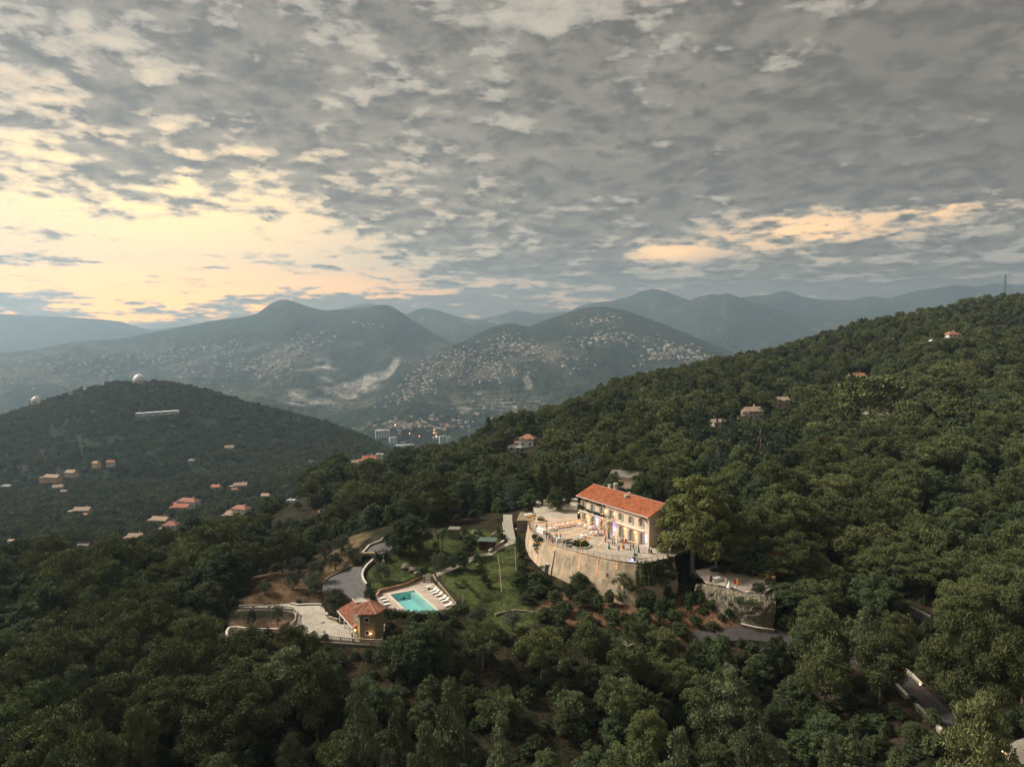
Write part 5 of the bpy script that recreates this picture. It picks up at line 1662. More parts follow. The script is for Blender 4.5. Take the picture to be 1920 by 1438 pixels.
pm = MB(); u_, v_ = roof_xy(1180, 292, 9.2); pm.tube([(u_, v_, 8.6), (u_, v_, 9.6)], .05, 6); pm.build('vent_pipe', WMETAL, roof_o)

for i, (x, z, w, hh, ar) in enumerate(openings):
    f = MB(); y = .22; tk = .09
    f.box((x - w / 2 + tk / 2, y, z + hh / 2), (tk, .10, hh)); f.box((x + w / 2 - tk / 2, y, z + hh / 2), (tk, .10, hh))
    f.box((x, y, z + hh - tk / 2), (w - 2 * tk, .10, tk)); f.box((x, y, z + tk / 2), (w - 2 * tk, .10, tk)); f.box((x, y, z + hh / 2), (tk * .9, .10, hh - 2 * tk))
    bars = [.5] if not ar else [.25, .5, .76]
    for q in bars:
        for sx_q in (-1, 1): f.box((x + sx_q * w / 4, y, z + hh * q), (w / 2 - tk * 1.5, .08, .055))
    fo = f.build('window' if not ar else 'french_door', M_FRAME, villa)
    gl = MB(); gl.box((x, y + .08, z + hh / 2), (w - .04, .03, hh - .04)); gl.build('pane', M_WIN, fo)
    for sg in (-1, 1):
        sh = MB(); sw = w / 2 + .02; xc = x + sg * (w / 2 + sw / 2 + .03); hs = hh - (.25 if ar else 0)
        sh.box((xc, -.05, z + hs / 2), (sw, .05, hs))
        for q in range(int(hs / .24)): sh.box((xc, -.085, z + .14 + q * .24), (sw * .78, .03, .10))
        sh.build('shutter', SAGE, villa)
    if not ar and i != 3:
        sl = MB(); sl.box((x, -.08, z - .06), (w + .25, .2, .09)); sl.build('sill', CREAM, villa)
# balcony
bx = UP[3]; b = MB(); b.box((bx, -.62, 3.94), (2.9, 1.15, .16)); bo = b.build('balcony', CREAM, villa)
b = MB()
for q in range(15): b.box((bx - 1.35 + q * .193, -1.12, 4.5), (.04, .04, .9))
for yy in (-.15, -.4, -.65, -.9):
    for sg in (-1, 1): b.box((bx + sg * 1.38, yy, 4.5), (.04, .04, .9))
b.box((bx, -1.12, 4.99), (2.84, .06, .06)); b.box((bx - 1.38, -.62, 4.99), (.06, .92, .06)); b.box((bx + 1.38, -.62, 4.99), (.06, .92, .06))
b.build('balcony_railing', METAL, bo)
for a, c_ in ((fx(722), fx(985)), (fx(1038), fx(1402))):
    b = MB(); b.box(((a + c_) / 2, -.30, 3.68), (c_ - a, .34, .20)); b.tube([(a + .1, -.30, 3.52), (c_ - .1, -.30, 3.52)], .09, 6); b.build('awning_roll', WMETAL, villa)
b = MB(); b.box((VW + .9, 3.6, 3.1), (1.7, 3.4, .10)); b.build('side_canopy', WMETAL, villa)
f = MB(); f.box((VW - .2, 3.6, 1.5), (.1, 1.36, 2.86)); f.build('side_door', M_WIN, villa)
# climbing plant on the upper left, laid over the wall in leaf tufts
def climber(blist, label, parent=None, name='ivy'):
    me = crown_mesh('foliage', blist, 42, .20, .17, L_HEDGE, -.1, .5, 4, 1, .15, .5, .6)
    if parent: return link_mesh(name, me, parent)
    o = link_mesh(name, me); tag(o, label, 'ivy'); return o
iv = []
for _ in range(46):
    t = TR.rand(); iv.append((.1 + .5 * TR.rand(), -.16, 1.2 + 6.0 * TR.rand(), .32, TR.rand()))
for _ in range(70):
    x = TR.rand() ** 1.1 * fx(980); iv.append((x, -.18, 3.9 + .5 * TR.rand() + 1.6 * max(0, (.55 - x / fx(980))) * TR.rand(), .26 + .1 * TR.rand(), TR.rand()))
for _ in range(34):
    x = TR.rand() * fx(985); iv.append((x, -.20, 6.6 + .4 * TR.rand(), .22, TR.rand()))
for _ in range(14): iv.append((-.15, TR.rand() * 3, 3 + 4.2 * TR.rand(), .35, TR.rand()))
o = climber(iv, '', villa); o.name = 'climbing_plant'
rv = []
for t in np.linspace(0, 1, 18): rv.append((fx(1345) + t * (fx(1440) - fx(1345)), -.2, 6.75 - .5 * (2 * t - 1) ** 2 * 1.4, .14, TR.rand()))
o = link_mesh('red_climber', crown_mesh('foliage', rv, 50, .14, .10, mat('red_leaves', (0.22, 0.06, 0.04), .8, .3, 6), 0, .5, 3), villa)


def to_world(u_, v_, z_): return VA + uv * u_ + vv * v_ + Vector((0, 0, z_))


# wall lamps and uplights, as the photograph shows them lit
def point(loc, col, w, parent, r=.15, spot=None):
    l = bpy.data.lights.new('lamp_light', 'SPOT' if spot else 'POINT'); l.energy = w; l.color = col; l.shadow_soft_size = r
    o = bpy.data.objects.new('lamp_light', l); COL.objects.link(o); o.parent = parent; o.location = loc
    if spot: l.spot_size = math.radians(spot[0]); l.spot_blend = .9; o.rotation_euler = spot[1]
    return o


sconces = [(1000, 5.6, 'between the third upper window and the balcony'), (1088, 5.6, 'right of the balcony'), (803, 2.6, 'between the first two ground floor doors'), (1203, 2.7, 'between the fifth and sixth ground floor doors'),
           (1312, 2.7, 'between the last two ground floor doors'), (1428, 2.7, 'by the right corner of the front'), (712, 2.9, 'by the left corner of the front'), (905, 2.7, 'between the second and third ground floor doors')]
for zx, hh, lab in sconces:
    p = to_world(fx(zx), -.12, hh); e = empty('wall_lamp', p, VRZ, 'lit round wall lamp on the villa front ' + lab, 'lamp', 'wall lamps on the villa front')
    b = MB(); b.box((0, .04, -.05), (.16, .10, .24)); b.build('bracket', METAL, e)
    b = MB(); b.ball((0, -.12, .05), .15, 8); b.build('lamp_glass', WARMB, e)
    point((0, -.4, .05), (1, .42, .12), 1.6, e)
ups = [(700, 'orange'), (806, 'orange'), (900, 'blue'), (1085, 'blue'), (1203, 'orange'), (1310, 'orange'), (1420, 'violet'), (1120, 'pink'), (960, 'pink')]
CW = {'orange': (1, .15, .02), 'blue': (.10, .16, 1), 'violet': (.28, .20, 1), 'pink': (1, .42, .30)}
for i, (zx, cn) in enumerate(ups):
    p = to_world(fx(zx), -.45, .0); near = ['first from the left corner', 'between first and second doors', 'left of the third door', 'under the balcony', 'between fifth and sixth doors', 'between the last two doors', 'at the right corner', 'right of the balcony', 'below the awning end'][i]
    e = empty('uplight', p, VRZ, '%s uplight washing the villa wall, %s' % (cn, near), 'uplight', 'coloured uplights along the villa')
    b = MB(); b.lathe((0, 0, 0), [(.12, 0), (.14, .1), (.14, .26), (.12, .28)], 10); b.build('housing', BLACK, e)
    b = MB(); b.lathe((0, 0, .281), [(.11, 0), (.10, .03)], 10); b.build('lens', BLUEB if cn in ('blue', 'violet') else ORNB, e)
    point((0, .0, .36), CW[cn], {'orange': 300, 'blue': 520, 'violet': 330, 'pink': 130}[cn], e, .06, (46, (math.radians(180 - 10), 0, 0)))

# ------------------------------------------------------------------ the terrace, its wall and railing
M_TF = pavemat('terrace_floor_paving', (0.50, 0.43, 0.35), VRZ + math.radians(8))
floor('terrace', TERR, TZ, M_TF, .35)
E3 = [Vector((p.x, p.y)) for p in TERR_EDGE]
# resample and smooth the edge
def resample(P, step):
    out = [P[0]]
    for a, b in zip(P[:-1], P[1:]):
        k = max(1, round((b - a).length / step)); out += [a.lerp(b, (j + 1) / k) for j in range(k)]
    return out
ER = resample(E3, 1.0)
cen = Vector((25, 175))
rw = MB(); outn = []
for i, p in enumerate(ER):
    t = (ER[min(i + 2, len(ER) - 1)] - ER[max(i - 2, 0)]).normalized(); n_ = Vector((t.y, -t.x))
    if n_.dot(p - cen) < 0: n_ = -n_
    outn.append(n_)
rows = [(0.12, .28), (0.12, .10), (.06, .0), (.06, -.25), (.22, -.27), (1.0, -4), (1.75, -7.5), (2.3, -11)]
for p, n_ in zip(ER, outn):
    for (o, z) in rows:
        bz = .05 * fbm(np.array([p.x]), np.array([p.y + z]), 3)[0]
        q = p + n_ * (o + bz); rw.v.append((q.x, q.y, TZ + z))
nr_ = len(rows)
for i in range(len(ER) - 1):
    for j in range(nr_ - 1):
        a = i * nr_ + j; rw.f.append((a, a + nr_, a + nr_ + 1, a + 1)); rw.mi.append(0)
# inner face of the kerb
for p, n_ in zip(ER, outn):
    q = p - n_ * .12; rw.v.append((q.x, q.y, TZ + .28)); rw.v.append((q.x, q.y, TZ - .3))
base = len(ER) * nr_
for i in range(len(ER) - 1):
    a = i * nr_; c_ = base + i * 2
    rw.f.append((a, c_, c_ + 2, a + nr_)); rw.mi.append(0); rw.f.append((c_, c_ + 1, c_ + 3, c_ + 2)); rw.mi.append(0)
ret = empty('retaining_wall', (ER[30].x, ER[30].y, TZ), 0, 'tall curved sand-coloured retaining wall carrying the party terrace', 'wall')
def localise(mb, o): mb.v = [(x - o.x, y - o.y, z - o.z) for x, y, z in mb.v]
localise(rw, Vector(ret.location)); rw.build('wall_body', CONC, ret)
# door niche and pilasters on the wall
def on_edge(zx, zy):
    q = P1(zx, zy); i = min(range(len(ER)), key=lambda k: (ER[k] - Vector((q.x, q.y))).length); return i
i = on_edge(420, 800); p = ER[i]; n_ = outn[i]; rz = math.atan2(n_.y, n_.x)
def battered(o0, o1, zt, zb, wd, m_, nm):
    t_ = Vector((-n_.y, n_.x)); b = MB(); q = []
    for o, z in ((o0, zt), (o0 + (o1 - o0) * .5, (zt + zb) / 2), (o1, zb)):
        for s1, e1 in ((-1, -1.2), (1, -1.2), (1, 0), (-1, 0)):
            w_ = p + n_ * (o + e1) + t_ * s1 * wd / 2; b.v.append((w_.x, w_.y, TZ + z))
    for L_ in (0, 4):
        for a_, c_ in ((0, 1), (1, 2), (2, 3), (3, 0)): b.f.append((L_ + a_, L_ + c_, L_ + c_ + 4, L_ + a_ + 4)); b.mi.append(0)
    b.f += [(0, 3, 2, 1), (8, 9, 10, 11)]; b.mi += [0, 0]
    localise(b, Vector(ret.location)); b.build(nm, m_, ret)
battered(.55, 2.75, -.9, -10.5, 3.2, CONC, 'pilaster'); battered(1.62, 2.25, -4.6, -7.2, 1.0, M_WIN, 'door'); battered(1.55, 1.62, -4.3, -4.6, 1.5, PALE, 'lintel')
for zx in (240, 640, 1000, 1290):
    i = on_edge(zx, 900 if zx > 600 else 700); p = ER[i] + outn[i] * .62
    b = MB(); b.tube([(p.x - outn[i].x * .5, p.y - outn[i].y * .5, TZ - .3), (p.x + outn[i].x * 1.15, p.y + outn[i].y * 1.15, TZ - 7.4)], .07, 6); localise(b, Vector(ret.location)); b.build('drainpipe', PALE, ret)

rail = empty('railing', (ER[0].x, ER[0].y, TZ + .28), 0, 'dark metal railing round the curved edge of the party terrace', 'railing')
pb_ = MB(); pb_.box((0, 0, .5), (.07, .07, 1.0)); post0 = None
R3 = resample(E3, 1.6)
for p in R3:
    if post0 is None: post0 = pb_.build('post', METAL, rail); o = post0
    else: o = post0.copy(); COL.objects.link(o); o.parent = rail
    o.location = (p.x - ER[0].x, p.y - ER[0].y, 0)
for hgt, rr in ((1.0, .045), (.75, .022), (.5, .022), (.25, .022)):
    b = MB(); b.tube([(p.x - ER[0].x, p.y - ER[0].y, hgt) for p in R3], rr, 4); b.build('rail', METAL, rail)
# ivy hanging on the wall
def wall_ivy(z0x, z1x, zmin, zmax, n, label, taper=True):
    i0, i1 = sorted((on_edge(*z0x), on_edge(*z1x))); bl_ = []
    for _ in range(n):
        t = TR.rand(); i = int(i0 + (i1 - i0) * t); p = ER[i]; n_ = outn[i]; dpt = TR.rand() * (zmax - zmin) * ((1 - abs(2 * t - 1) ** 1.5) if taper else 1) + zmin
        q = p + n_ * (.25 + .2 * max(0, dpt)) ; bl_.append((q.x, q.y, TZ + .2 - dpt, .38 + .1 * TR.rand(), TR.rand()))
    o = climber(bl_, label); return o
wall_ivy((262, 712), (345, 765), -.2, 4.2, 60, 'dark ivy hanging in a tongue over the left of the retaining wall')
wall_ivy((1330, 1000), (1712, 925), -.1, 5.0, 330, 'dark ivy covering the right end of the retaining wall', False)

# poles with ropes of orange lights
ROPES = [((178, 600), 490, None, (703, 512), 'far left'), ((190, 650), 528, None, (705, 538), 'second from the left'), ((232, 705), 578, 800, (775, 520), 'third from the left'),
         ((315, 755), 622, 800, (860, 505), 'fourth from the left'), ((430, 800), 690, 880, (975, 500), 'beside the door niche'), ((568, 842), 715, 915, (985, 512), 'by the black piano'),
         ((728, 888), 760, 1128, (1005, 545), 'in front of the round planter'), ((908, 930), 805, 1150, (1036, 585), 'in the middle of the curved wall'), ((1112, 970), 770, 1070, (1076, 505), 'furthest right'),
         ((297, 742), 765, 990, None, 'short one on the hanging ivy')]
for (ex, ey), top, bot, anch, lab in ROPES:
    i = on_edge(ex, ey); p = ER[i] + outn[i] * .35; p3 = Vector((p.x, p.y, TZ + .3))
    d = p.y
    s_, e_t = se(*z1(ex, top)); zt = e_t * d
    e = empty('string_lights', p3, 0, 'rope of orange lights over the terrace, pole %s' % lab if anch else 'short rope of orange lights hanging down over the wall ivy', 'string lights', 'ropes of orange lights over the terrace')
    zb = (se(*z1(ex, bot))[1] * (d - 1) if bot else TZ - .2)
    zb = max(zb, TZ - 6.8)
    off = outn[i] * 1.25
    path = [Vector((off.x * min(1, (-zb + TZ) / 6.8), off.y * min(1, (-zb + TZ) / 6.8), zb - p3.z)), Vector((.0, 0, -.3)), Vector((0, 0, zt - p3.z))]
    if anch:
        b = MB(); b.tube([(0, 0, -.8), (0, 0, zt - p3.z + .1)], .04, 5); b.build('pole', METAL, e)
        u_ = fx(anch[0]); hgt = None
        A3 = to_world(u_, -.35, 0); e_ = se(*z1(*anch))[1]; A3.z = min(TZ + 6.8, e_ * A3.y)
        e0 = Vector((0, 0, zt - p3.z)); e1 = A3 - p3; L_ = (e1 - e0).length
        path += [e0.lerp(e1, k / 8) + Vector((0, 0, -L_ * .05 * math.sin(math.pi * k / 8))) for k in range(1, 9)]
    b = MB(); b.tube(path, .02, 4); b.build('cable', BLACK, e)
    bb = MB(); acc = 0
    for a, c_ in zip(path[:-1], path[1:]):
        L_ = (c_ - a).length; k = max(1, int(L_ / .55)); 
        for j in range(k):
            q = a.lerp(c_, (j + .5) / k); r_ = .042; h_ = (c_ - a).normalized() * .17
            bb.tube([q - h_, q + h_], r_, 4)
    tag(bb.build('bulb_row', BULB, e), kind='stuff')

# ------------------------------------------------------------------ on the terrace
def planter(c_, r, label, hr=.5):
    e = empty('planter', c_, 0, label, 'planter')
    b = MB(); b.lathe((0, 0, 0), [(r, 0), (r, .42), (r - .35, .42), (r - .35, .25)], 28, cap=False); b.build('kerb', PALE, e)
    b = MB(); b.lathe((0, 0, .18), [(r - .33, 0), (.01, .12)], 24, cap=False); b.build('soil', mat('soil', (.06, .04, .028)), e)
    bl_ = []
    for _ in range(int(26 * r)):
        a = TR.rand() * 6.28; q = (r - .7) * TR.rand() ** .5; bl_.append((q * math.cos(a), q * math.sin(a), .5 + .25 * TR.rand(), hr, TR.rand()))
    link_mesh('plants', puffs_mesh('plants', bl_, .2, .14, 30, L_HEDGE), e)
planter(P1(730, 812), 2.5, 'round stone planter full of low green plants on the party terrace')
planter(P1(305, 548), 1.5, 'small round planter at the far left of the party terrace', .35)

SILVERC = mat('chair_pink_white', (0.62, 0.45, 0.40), .6, .15, 8)
def make_chair():
    e = empty('banquet_chair', (0, 0, 0)); b = MB(); b.box((0, 0, .46), (.42, .42, .06)); b.build('seat', WHITE, e)
    b = MB(); b.box((-.17, .2, .75), (.035, .035, .52)); b.box((.17, .2, .75), (.035, .035, .52)); b.box((0, .2, .99), (.38, .04, .06))
    for q in (-.08, 0, .08): b.box((q, .2, .75), (.025, .025, .44))
    b.build('backrest', SILVERC, e)
    for sx in (-1, 1):
        for sy in (-1, 1): b = MB(); b.box((sx * .18, sy * .18, .215), (.035, .035, .43)); b.build('leg', SILVERC, e)
    return e
chair0 = make_chair(); first = [True]
def chair(loc, rz, label, group):
    e = chair0 if first[0] else copy_tree(chair0); first[0] = False
    e.location = loc; e.rotation_euler = (0, 0, rz); tag(e, label, 'chair', group)
def round_table(zx, zy, r, lab, nch=8, flowers=True):
    c_ = P1(zx, zy); e = empty('round_table', c_, 0, 'round table under a white cloth, ' + lab, 'table', 'round dinner tables')
    b = MB(); b.lathe((0, 0, 0), [(.35, 0), (.08, .08), (.08, .7), (r * .95, .72), (r * .95, .745)], 14); b.build('table_base', WOODD, e)
    o = MB(); n = 24; prof = [(r + .10, .05), (r + .04, .4), (r + .01, .755), (.01, .76)]
    o.lathe((0, 0, 0), prof, n, cap=False); k = o.build('tablecloth', WHITE); k.location = c_; tag(k, 'white cloth on the table ' + lab, 'tablecloth', 'white tablecloths')
    if flowers:
        f = link_mesh('centrepiece', puffs_mesh('centrepiece', [(0, 0, 1.0, .26, .5), (.14, .1, .92, .2, .6), (-.15, -.05, .92, .2, .3)], .10, .09, 90, PINKC)); f.location = c_; tag(f, 'pink flower centrepiece on the table ' + lab, 'flowers', 'table centrepieces')
    for q in range(nch):
        a = q * 6.2832 / nch + RH.uniform(-.06, .06); rr = r + .42
        chair(c_ + Vector((rr * math.cos(a), rr * math.sin(a), 0)), a - math.pi / 2, 'pale dinner chair at the round table ' + lab, 'chairs at the table ' + lab)
TABS = [(420, 640, .85, 'nearest the white buffet'), (487, 612, .85, 'second of the back row from the left'), (560, 606, .8, 'third of the back row from the left'), (612, 592, .85, 'last of the back row from the left'),
        (735, 592, .8, 'by the first villa doors'), (790, 612, .8, 'by the second villa door'), (838, 632, .8, 'right of the one by the second villa door'), (757, 722, .95, 'just behind the round planter'),
        (858, 688, .85, 'right of the planter, towards the villa'), (902, 690, .85, 'left of the pink guest')]
for zx, zy, r, lab in TABS: round_table(zx, zy, r, lab)
for zx, zy, lab in ((1207, 775, 'by the orange light'), (1165, 770, 'behind the dancing guests'), (1112, 770, 'left of the one behind the dancing guests')):
    c_ = P1(zx, zy); e = empty('bar_table', c_, 0, 'tall bar table in a pink cloth ' + lab, 'table', 'pink bar tables')
    b = MB(); b.lathe((0, 0, 0), [(.42, 0), (.30, .5), (.26, .9), (.38, 1.08)], 14); b.build('skirt', mat('pink_cloth', (.62, .28, .24), .8, .1, 4) if zx == 1207 else WHITE, e)
    b = MB(); b.lathe((0, 0, 1.08), [(.42, 0), (.42, .04)], 14); b.build('tabletop', WHITE, e)
# white buffet and small stands
c_ = P1(312, 668); e = empty('buffet', c_, math.radians(-62), 'long white draped buffet on the left of the party terrace', 'buffet')
b = MB(); b.box((0, 0, .5), (3.6, 1.3, 1.0), taper=.97); b.build('drape', WHITE, e); b = MB(); b.box((0, 0, 1.02), (3.7, 1.4, .05)); b.box((0, 0, 1.14), (3.4, 1.1, .18), taper=.6); b.build('tabletop', WMETAL, e)
for zx, zy, lab in ((442, 752, 'left'), (490, 768, 'right')):
    c_ = P1(zx, zy); e = empty('drinks_stand', c_, .3, '%s small white drinks stand by the suited guests' % lab, 'stand')
    b = MB(); b.box((0, 0, .5), (.95, .7, 1.0)); b.build('counter', WHITE, e); b = MB(); b.box((0, 0, 1.03), (1.05, .8, .05)); b.build('countertop', WMETAL, e)
c_ = P1(598, 812); e = empty('grand_piano', c_, math.radians(20), 'black grand piano standing left of the round planter', 'piano')
out = [(-.9, -.72), (.9, -.72), (.9, .05), (.55, .35), (.25, .9), (-.2, 1.1), (-.7, 1.0), (-.9, .6)]
b = MB(); b.prism(out, .7, 1.02); b.build('case', BLACK, e)
b = MB(); b.prism([(x, y + .02) for x, y in out], 1.03, 1.06)
b.v = [(x * 1.0, y, z + (x + .9) * .42) for x, y, z in b.v]; b.build('lid', BLACK, e)
b = MB(); b.box((0, -.80, .76), (1.4, .24, .07)); b.build('keyboard', WHITE, e)
for x, y in ((-.75, -.5), (.75, -.5), (-.2, .8)): b = MB(); b.lathe((x, y, 0), [(.05, 0), (.07, .1), (.05, .3), (.09, .7)], 8); b.build('leg', BLACK, e)
# stage lamp and monitor by the right end of the railing
c_ = P1(1290, 965); e = empty('stage_speaker', c_, .4, 'black speaker with blue light by the railing', 'speaker'); b = MB(); b.box((0, 0, .45), (.6, .5, .7)); b.box((0, 0, .05), (.5, .4, .1)); b.build('cabinet', BLACK, e)
b = MB(); b.ball((-.42, -.1, .32), .16, 8); b.build('blue_lamp', BLUEB, e); point((-.6, -.3, .5), (.15, .25, 1), 20, e)
c_ = P1(1308, 945); o = link_mesh('potted_bush', puffs_mesh('b', [(0, 0, .5, .5, .5), (.2, .1, .8, .35, .5), (-.2, 0, .75, .3, .2)], .16, .12, 60, L_HEDGE)); o.location = c_; tag(o, 'small dark bush beside the speaker at the railing', 'bush')
c_ = P1(1655, 790); e = empty('light_stand', c_, 0, 'tall stand with a blue stage light by the plane tree', 'lamp')
b = MB(); b.tube([(0, 0, 0), (0, 0, 2.5)], .04, 6)
for a in (0, 2.1, 4.2): b.tube([(0, 0, .6), (.5 * math.cos(a), .5 * math.sin(a), 0)], .025, 5)
b.build('stand', METAL, e); b = MB(); b.ball((0, 0, 2.6), .2, 8); b.build('lamp_head', BLUEB, e); point((0, -.3, 2.6), (.15, .3, 1), 25, e)

# ------------------------------------------------------------------ people
SKIN = mat('skin', (.42, .26, .18), .6, .05)
def skin_body(pose):
    """one continuous figure grown over a skeleton; pose moves arms and legs"""
    J = {'pelvis': (0, 0, .95, .125), 'waist': (0, 0, 1.12, .115), 'chest': (0, .0, 1.32, .145), 'neck': (0, 0, 1.49, .055), 'head': (0, .02, 1.62, .095), 'crown': (0, .01, 1.70, .075)}
    E_ = [('pelvis', 'waist'), ('waist', 'chest'), ('chest', 'neck'), ('neck', 'head'), ('head', 'crown')]
    st = pose.get('stride', .0)
    for sg, n_ in ((-1, 'l'), (1, 'r')):
        a = pose.get('arm_' + n_, (.06, 0, -.28)); f_ = pose.get('fore_' + n_, (.02, .06, -.25))
        sh = (sg * .19, 0, 1.40); el = (sh[0] + sg * a[0], sh[1] + a[1], sh[2] + a[2]); wr = (el[0] + sg * f_[0], el[1] + f_[1], el[2] + f_[2])
        hd = (wr[0] + sg * f_[0] * .3, wr[1] + f_[1] * .3, wr[2] + f_[2] * .3)
        for k_, v_, r_ in (('sh', sh, .062), ('el', el, .045), ('wr', wr, .032), ('hd', hd, .04)): J[k_ + n_] = (*v_, r_)
        s2 = st * sg
        for k_, v_, r_ in (('hip', (sg * .09, 0, .88), .088), ('kn', (sg * .10, s2 * .5 + .03, .49), .06), ('an', (sg * .10, s2, .09), .042), ('toe', (sg * .12, s2 + .17, .035), .038)): J[k_ + n_] = (*v_, r_)
        E_ += [('chest', 'sh' + n_), ('sh' + n_, 'el' + n_), ('el' + n_, 'wr' + n_), ('wr' + n_, 'hd' + n_), ('pelvis', 'hip' + n_), ('hip' + n_, 'kn' + n_), ('kn' + n_, 'an' + n_), ('an' + n_, 'toe' + n_)]
    names = list(J); me = bpy.data.meshes.new('body'); me.from_pydata([J[k_][:3] for k_ in names], [(names.index(a), names.index(b)) for a, b in E_], [])
    o = bpy.data.objects.new('body', me); COL.objects.link(o)
    md = o.modifiers.new('skin', 'SKIN'); sv = me.skin_vertices[0].data
    for i, k_ in enumerate(names): sv[i].radius = (J[k_][3],) * 2; sv[i].use_root = (k_ == 'pelvis')
    sb = o.modifiers.new('sub', 'SUBSURF'); sb.levels = 1; sb.render_levels = 1
    dg = bpy.context.evaluated_depsgraph_get(); m2 = bpy.data.meshes.new_from_object(o.evaluated_get(dg)); bpy.data.objects.remove(o)
    m2.name = 'body'; m2.materials.clear(); m2.materials.append(SKIN); m2.shade_smooth(); return m2, J
POSES = [skin_body({}), skin_body({'stride': .16, 'arm_l': (.05, .1, -.27), 'arm_r': (.05, -.1, -.27)}), skin_body({'arm_r': (.10, .12, -.20), 'fore_r': (-.04, .20, .12)}), skin_body({'arm_l': (.12, .05, .18), 'fore_l': (.02, .05, .24), 'arm_r': (.14, .08, -.12), 'fore_r': (.05, .2, .05), 'stride': .1})]
CLM = {}
def cm(name, col):
    if name not in CLM: CLM[name] = mat('fabric_' + name, col, .85, .08, 6)
    return CLM[name]
for n_, c_ in dict(navy=(.02, .025, .05), black=(.012, .012, .014), white=(.62, .61, .60), sky=(.20, .34, .52), green=(.02, .10, .06), pink=(.60, .20, .24), beige=(.42, .34, .25), red=(.45, .06, .05), pale=(.38, .48, .55), orange=(.85, .28, .03), grey=(.16, .16, .18), teal=(.05, .20, .24)).items(): cm(n_, c_)
HAIRM = mat('hair_dark', (.03, .02, .015), .7, .1); HAIRB = mat('hair_brown', (.12, .07, .035), .7, .1)
def person(p, rz, top, low, label, pose=0, dress=False, h=1.0, hair=0):
    e = empty('person', p, rz, label, 'person'); me, J = POSES[pose]; link_mesh('body', me, e); e.scale = (h, h, h)
    def tb(mb, keys, grow): mb.tube([J[k_][:3] for k_ in keys], [J[k_][3] * grow for k_ in keys], 8)
    s = MB(); s.lathe((0, 0, 0), [(.15, .90), (.16, 1.0), (.145, 1.12), (.175, 1.30), (.17, 1.42), (.07, 1.47)], 10, 1.15, .82)
    for n_ in 'lr': tb(s, ['sh' + n_, 'el' + n_] + ([] if dress else ['wr' + n_]), 1.35)
    s.build('dress_top' if dress else 'shirt', cm(*[top, None]), e)
    t = MB()
    if dress: t.lathe((0, .02, 0), [(.34, .14), (.27, .5), (.20, .85), (.155, 1.02)], 12, 1.0, .85)
    else:
        for n_ in 'lr': tb(t, ['hip' + n_, 'kn' + n_, 'an' + n_], 1.35)
        t.lathe((0, 0, 0), [(.16, .80), (.17, .95), (.158, 1.02)], 10, 1.1, .85)
    t.build('skirt' if dress else 'trousers', cm(low, None), e)
    hr = MB(); hr.ball((0, -.02, 1.68), .112, 8, 1.0)
    if dress: hr.box((0, -.085, 1.52), (.17, .08, .28), taper=1.0)
    hr.build('hair', HAIRB if hair else HAIRM, e)
PEO = [
 (368, 742, 1.0, 'navy', 'navy', 'person in a dark suit, leftmost of the group behind the drinks stands', 0, 0), (393, 748, 2.0, 'black', 'black', 'person in a black suit, middle of the group behind the drinks stands', 2, 0),
 (414, 758, 2.8, 'navy', 'black', 'person in a dark suit, right of the group behind the drinks stands', 0, 0), (425, 770, .2, 'white', 'pink', 'person in a white top leaning at the left drinks stand', 2, 1),
 (473, 742, 3.6, 'pale', 'pale', 'person in pale blue at the drinks stands', 0, 1), (514, 738, 4.2, 'pink', 'grey', 'person in a dusky pink jacket right of the drinks stands', 2, 0), (452, 745, 3.1, 'white', 'grey', 'person in a white shirt between the drinks stands', 0, 0),
 (548, 808, 1.4, 'black', 'black', 'person in black seated end of the grand piano', 2, 0), (258, 652, 0.4, 'beige', 'beige', 'person in beige at the far left near the railing', 0, 1), (366, 632, 1.2, 'teal', 'black', 'person in a teal top beside the first dinner table', 1, 0),
 (985, 690, 3.3, 'pink', 'pink', 'person in a long pink dress by the middle doors', 3, 1), (990, 768, 1.0, 'sky', 'navy', 'person in a light blue shirt walking past the planter', 1, 0), (1026, 732, .5, 'green', 'green', 'person in a dark green dress under the balcony', 0, 1),
 (1027, 842, 5.1, 'green', 'green', 'person in a green dress standing alone right of the planter', 1, 1), (1066, 802, 2.0, 'grey', 'grey', 'person in grey, left of the dancing group', 3, 0), (1088, 808, 4.0, 'white', 'black', 'person in a white shirt dancing under the blue light', 3, 0),
 (1130, 862, 2.9, 'white', 'navy', 'person in a white shirt and waistcoat in the middle of the floor', 2, 0), (1187, 848, 1.7, 'sky', 'navy', 'person in a blue shirt beside one in orange', 2, 0), (1172, 838, 1.2, 'orange', 'orange', 'person in an orange dress half hidden behind a blue shirt', 0, 1),
 (1256, 856, 3.9, 'pale', 'grey', 'person in a pale shirt, left of the pair near the sixth door', 0, 0), (1284, 836, 2.2, 'beige', 'green', 'person in beige, right of the pair near the sixth door', 2, 0), (1290, 902, 5.6, 'pale', 'pale', 'person in a long pale blue dress nearest the speaker', 0, 1),
 (1340, 880, 4.4, 'green', 'green', 'person in an emerald dress near the last door', 0, 1), (1452, 896, 1.9, 'navy', 'black', 'person in a dark suit at the right corner of the villa', 0, 0), (1472, 886, 4.6, 'white', 'green', 'person in a white and green dress at the right corner of the villa', 0, 1),
 (1648, 958, 3.4, 'red', 'beige', 'person in a red shirt at the right end of the railing', 0, 0), (1662, 882, 2.6, 'navy', 'navy', 'person in navy by the blue stage light', 2, 0), (1690, 872, 3.0, 'black', 'black', 'person in black right of the blue stage light', 0, 0), (1678, 900, .8, 'white', 'grey', 'person in a white shirt behind the one in red', 0, 0),
 (1150, 772, 2.2, 'beige', 'white', 'person in beige at the tall white table', 0, 1), (1178, 778, 1.2, 'pink', 'grey', 'person in a pink shirt by the tall tables', 0, 0), (912, 700, 1.2, 'black', 'black', 'person in black beside the table left of the pink guest', 2, 0)]
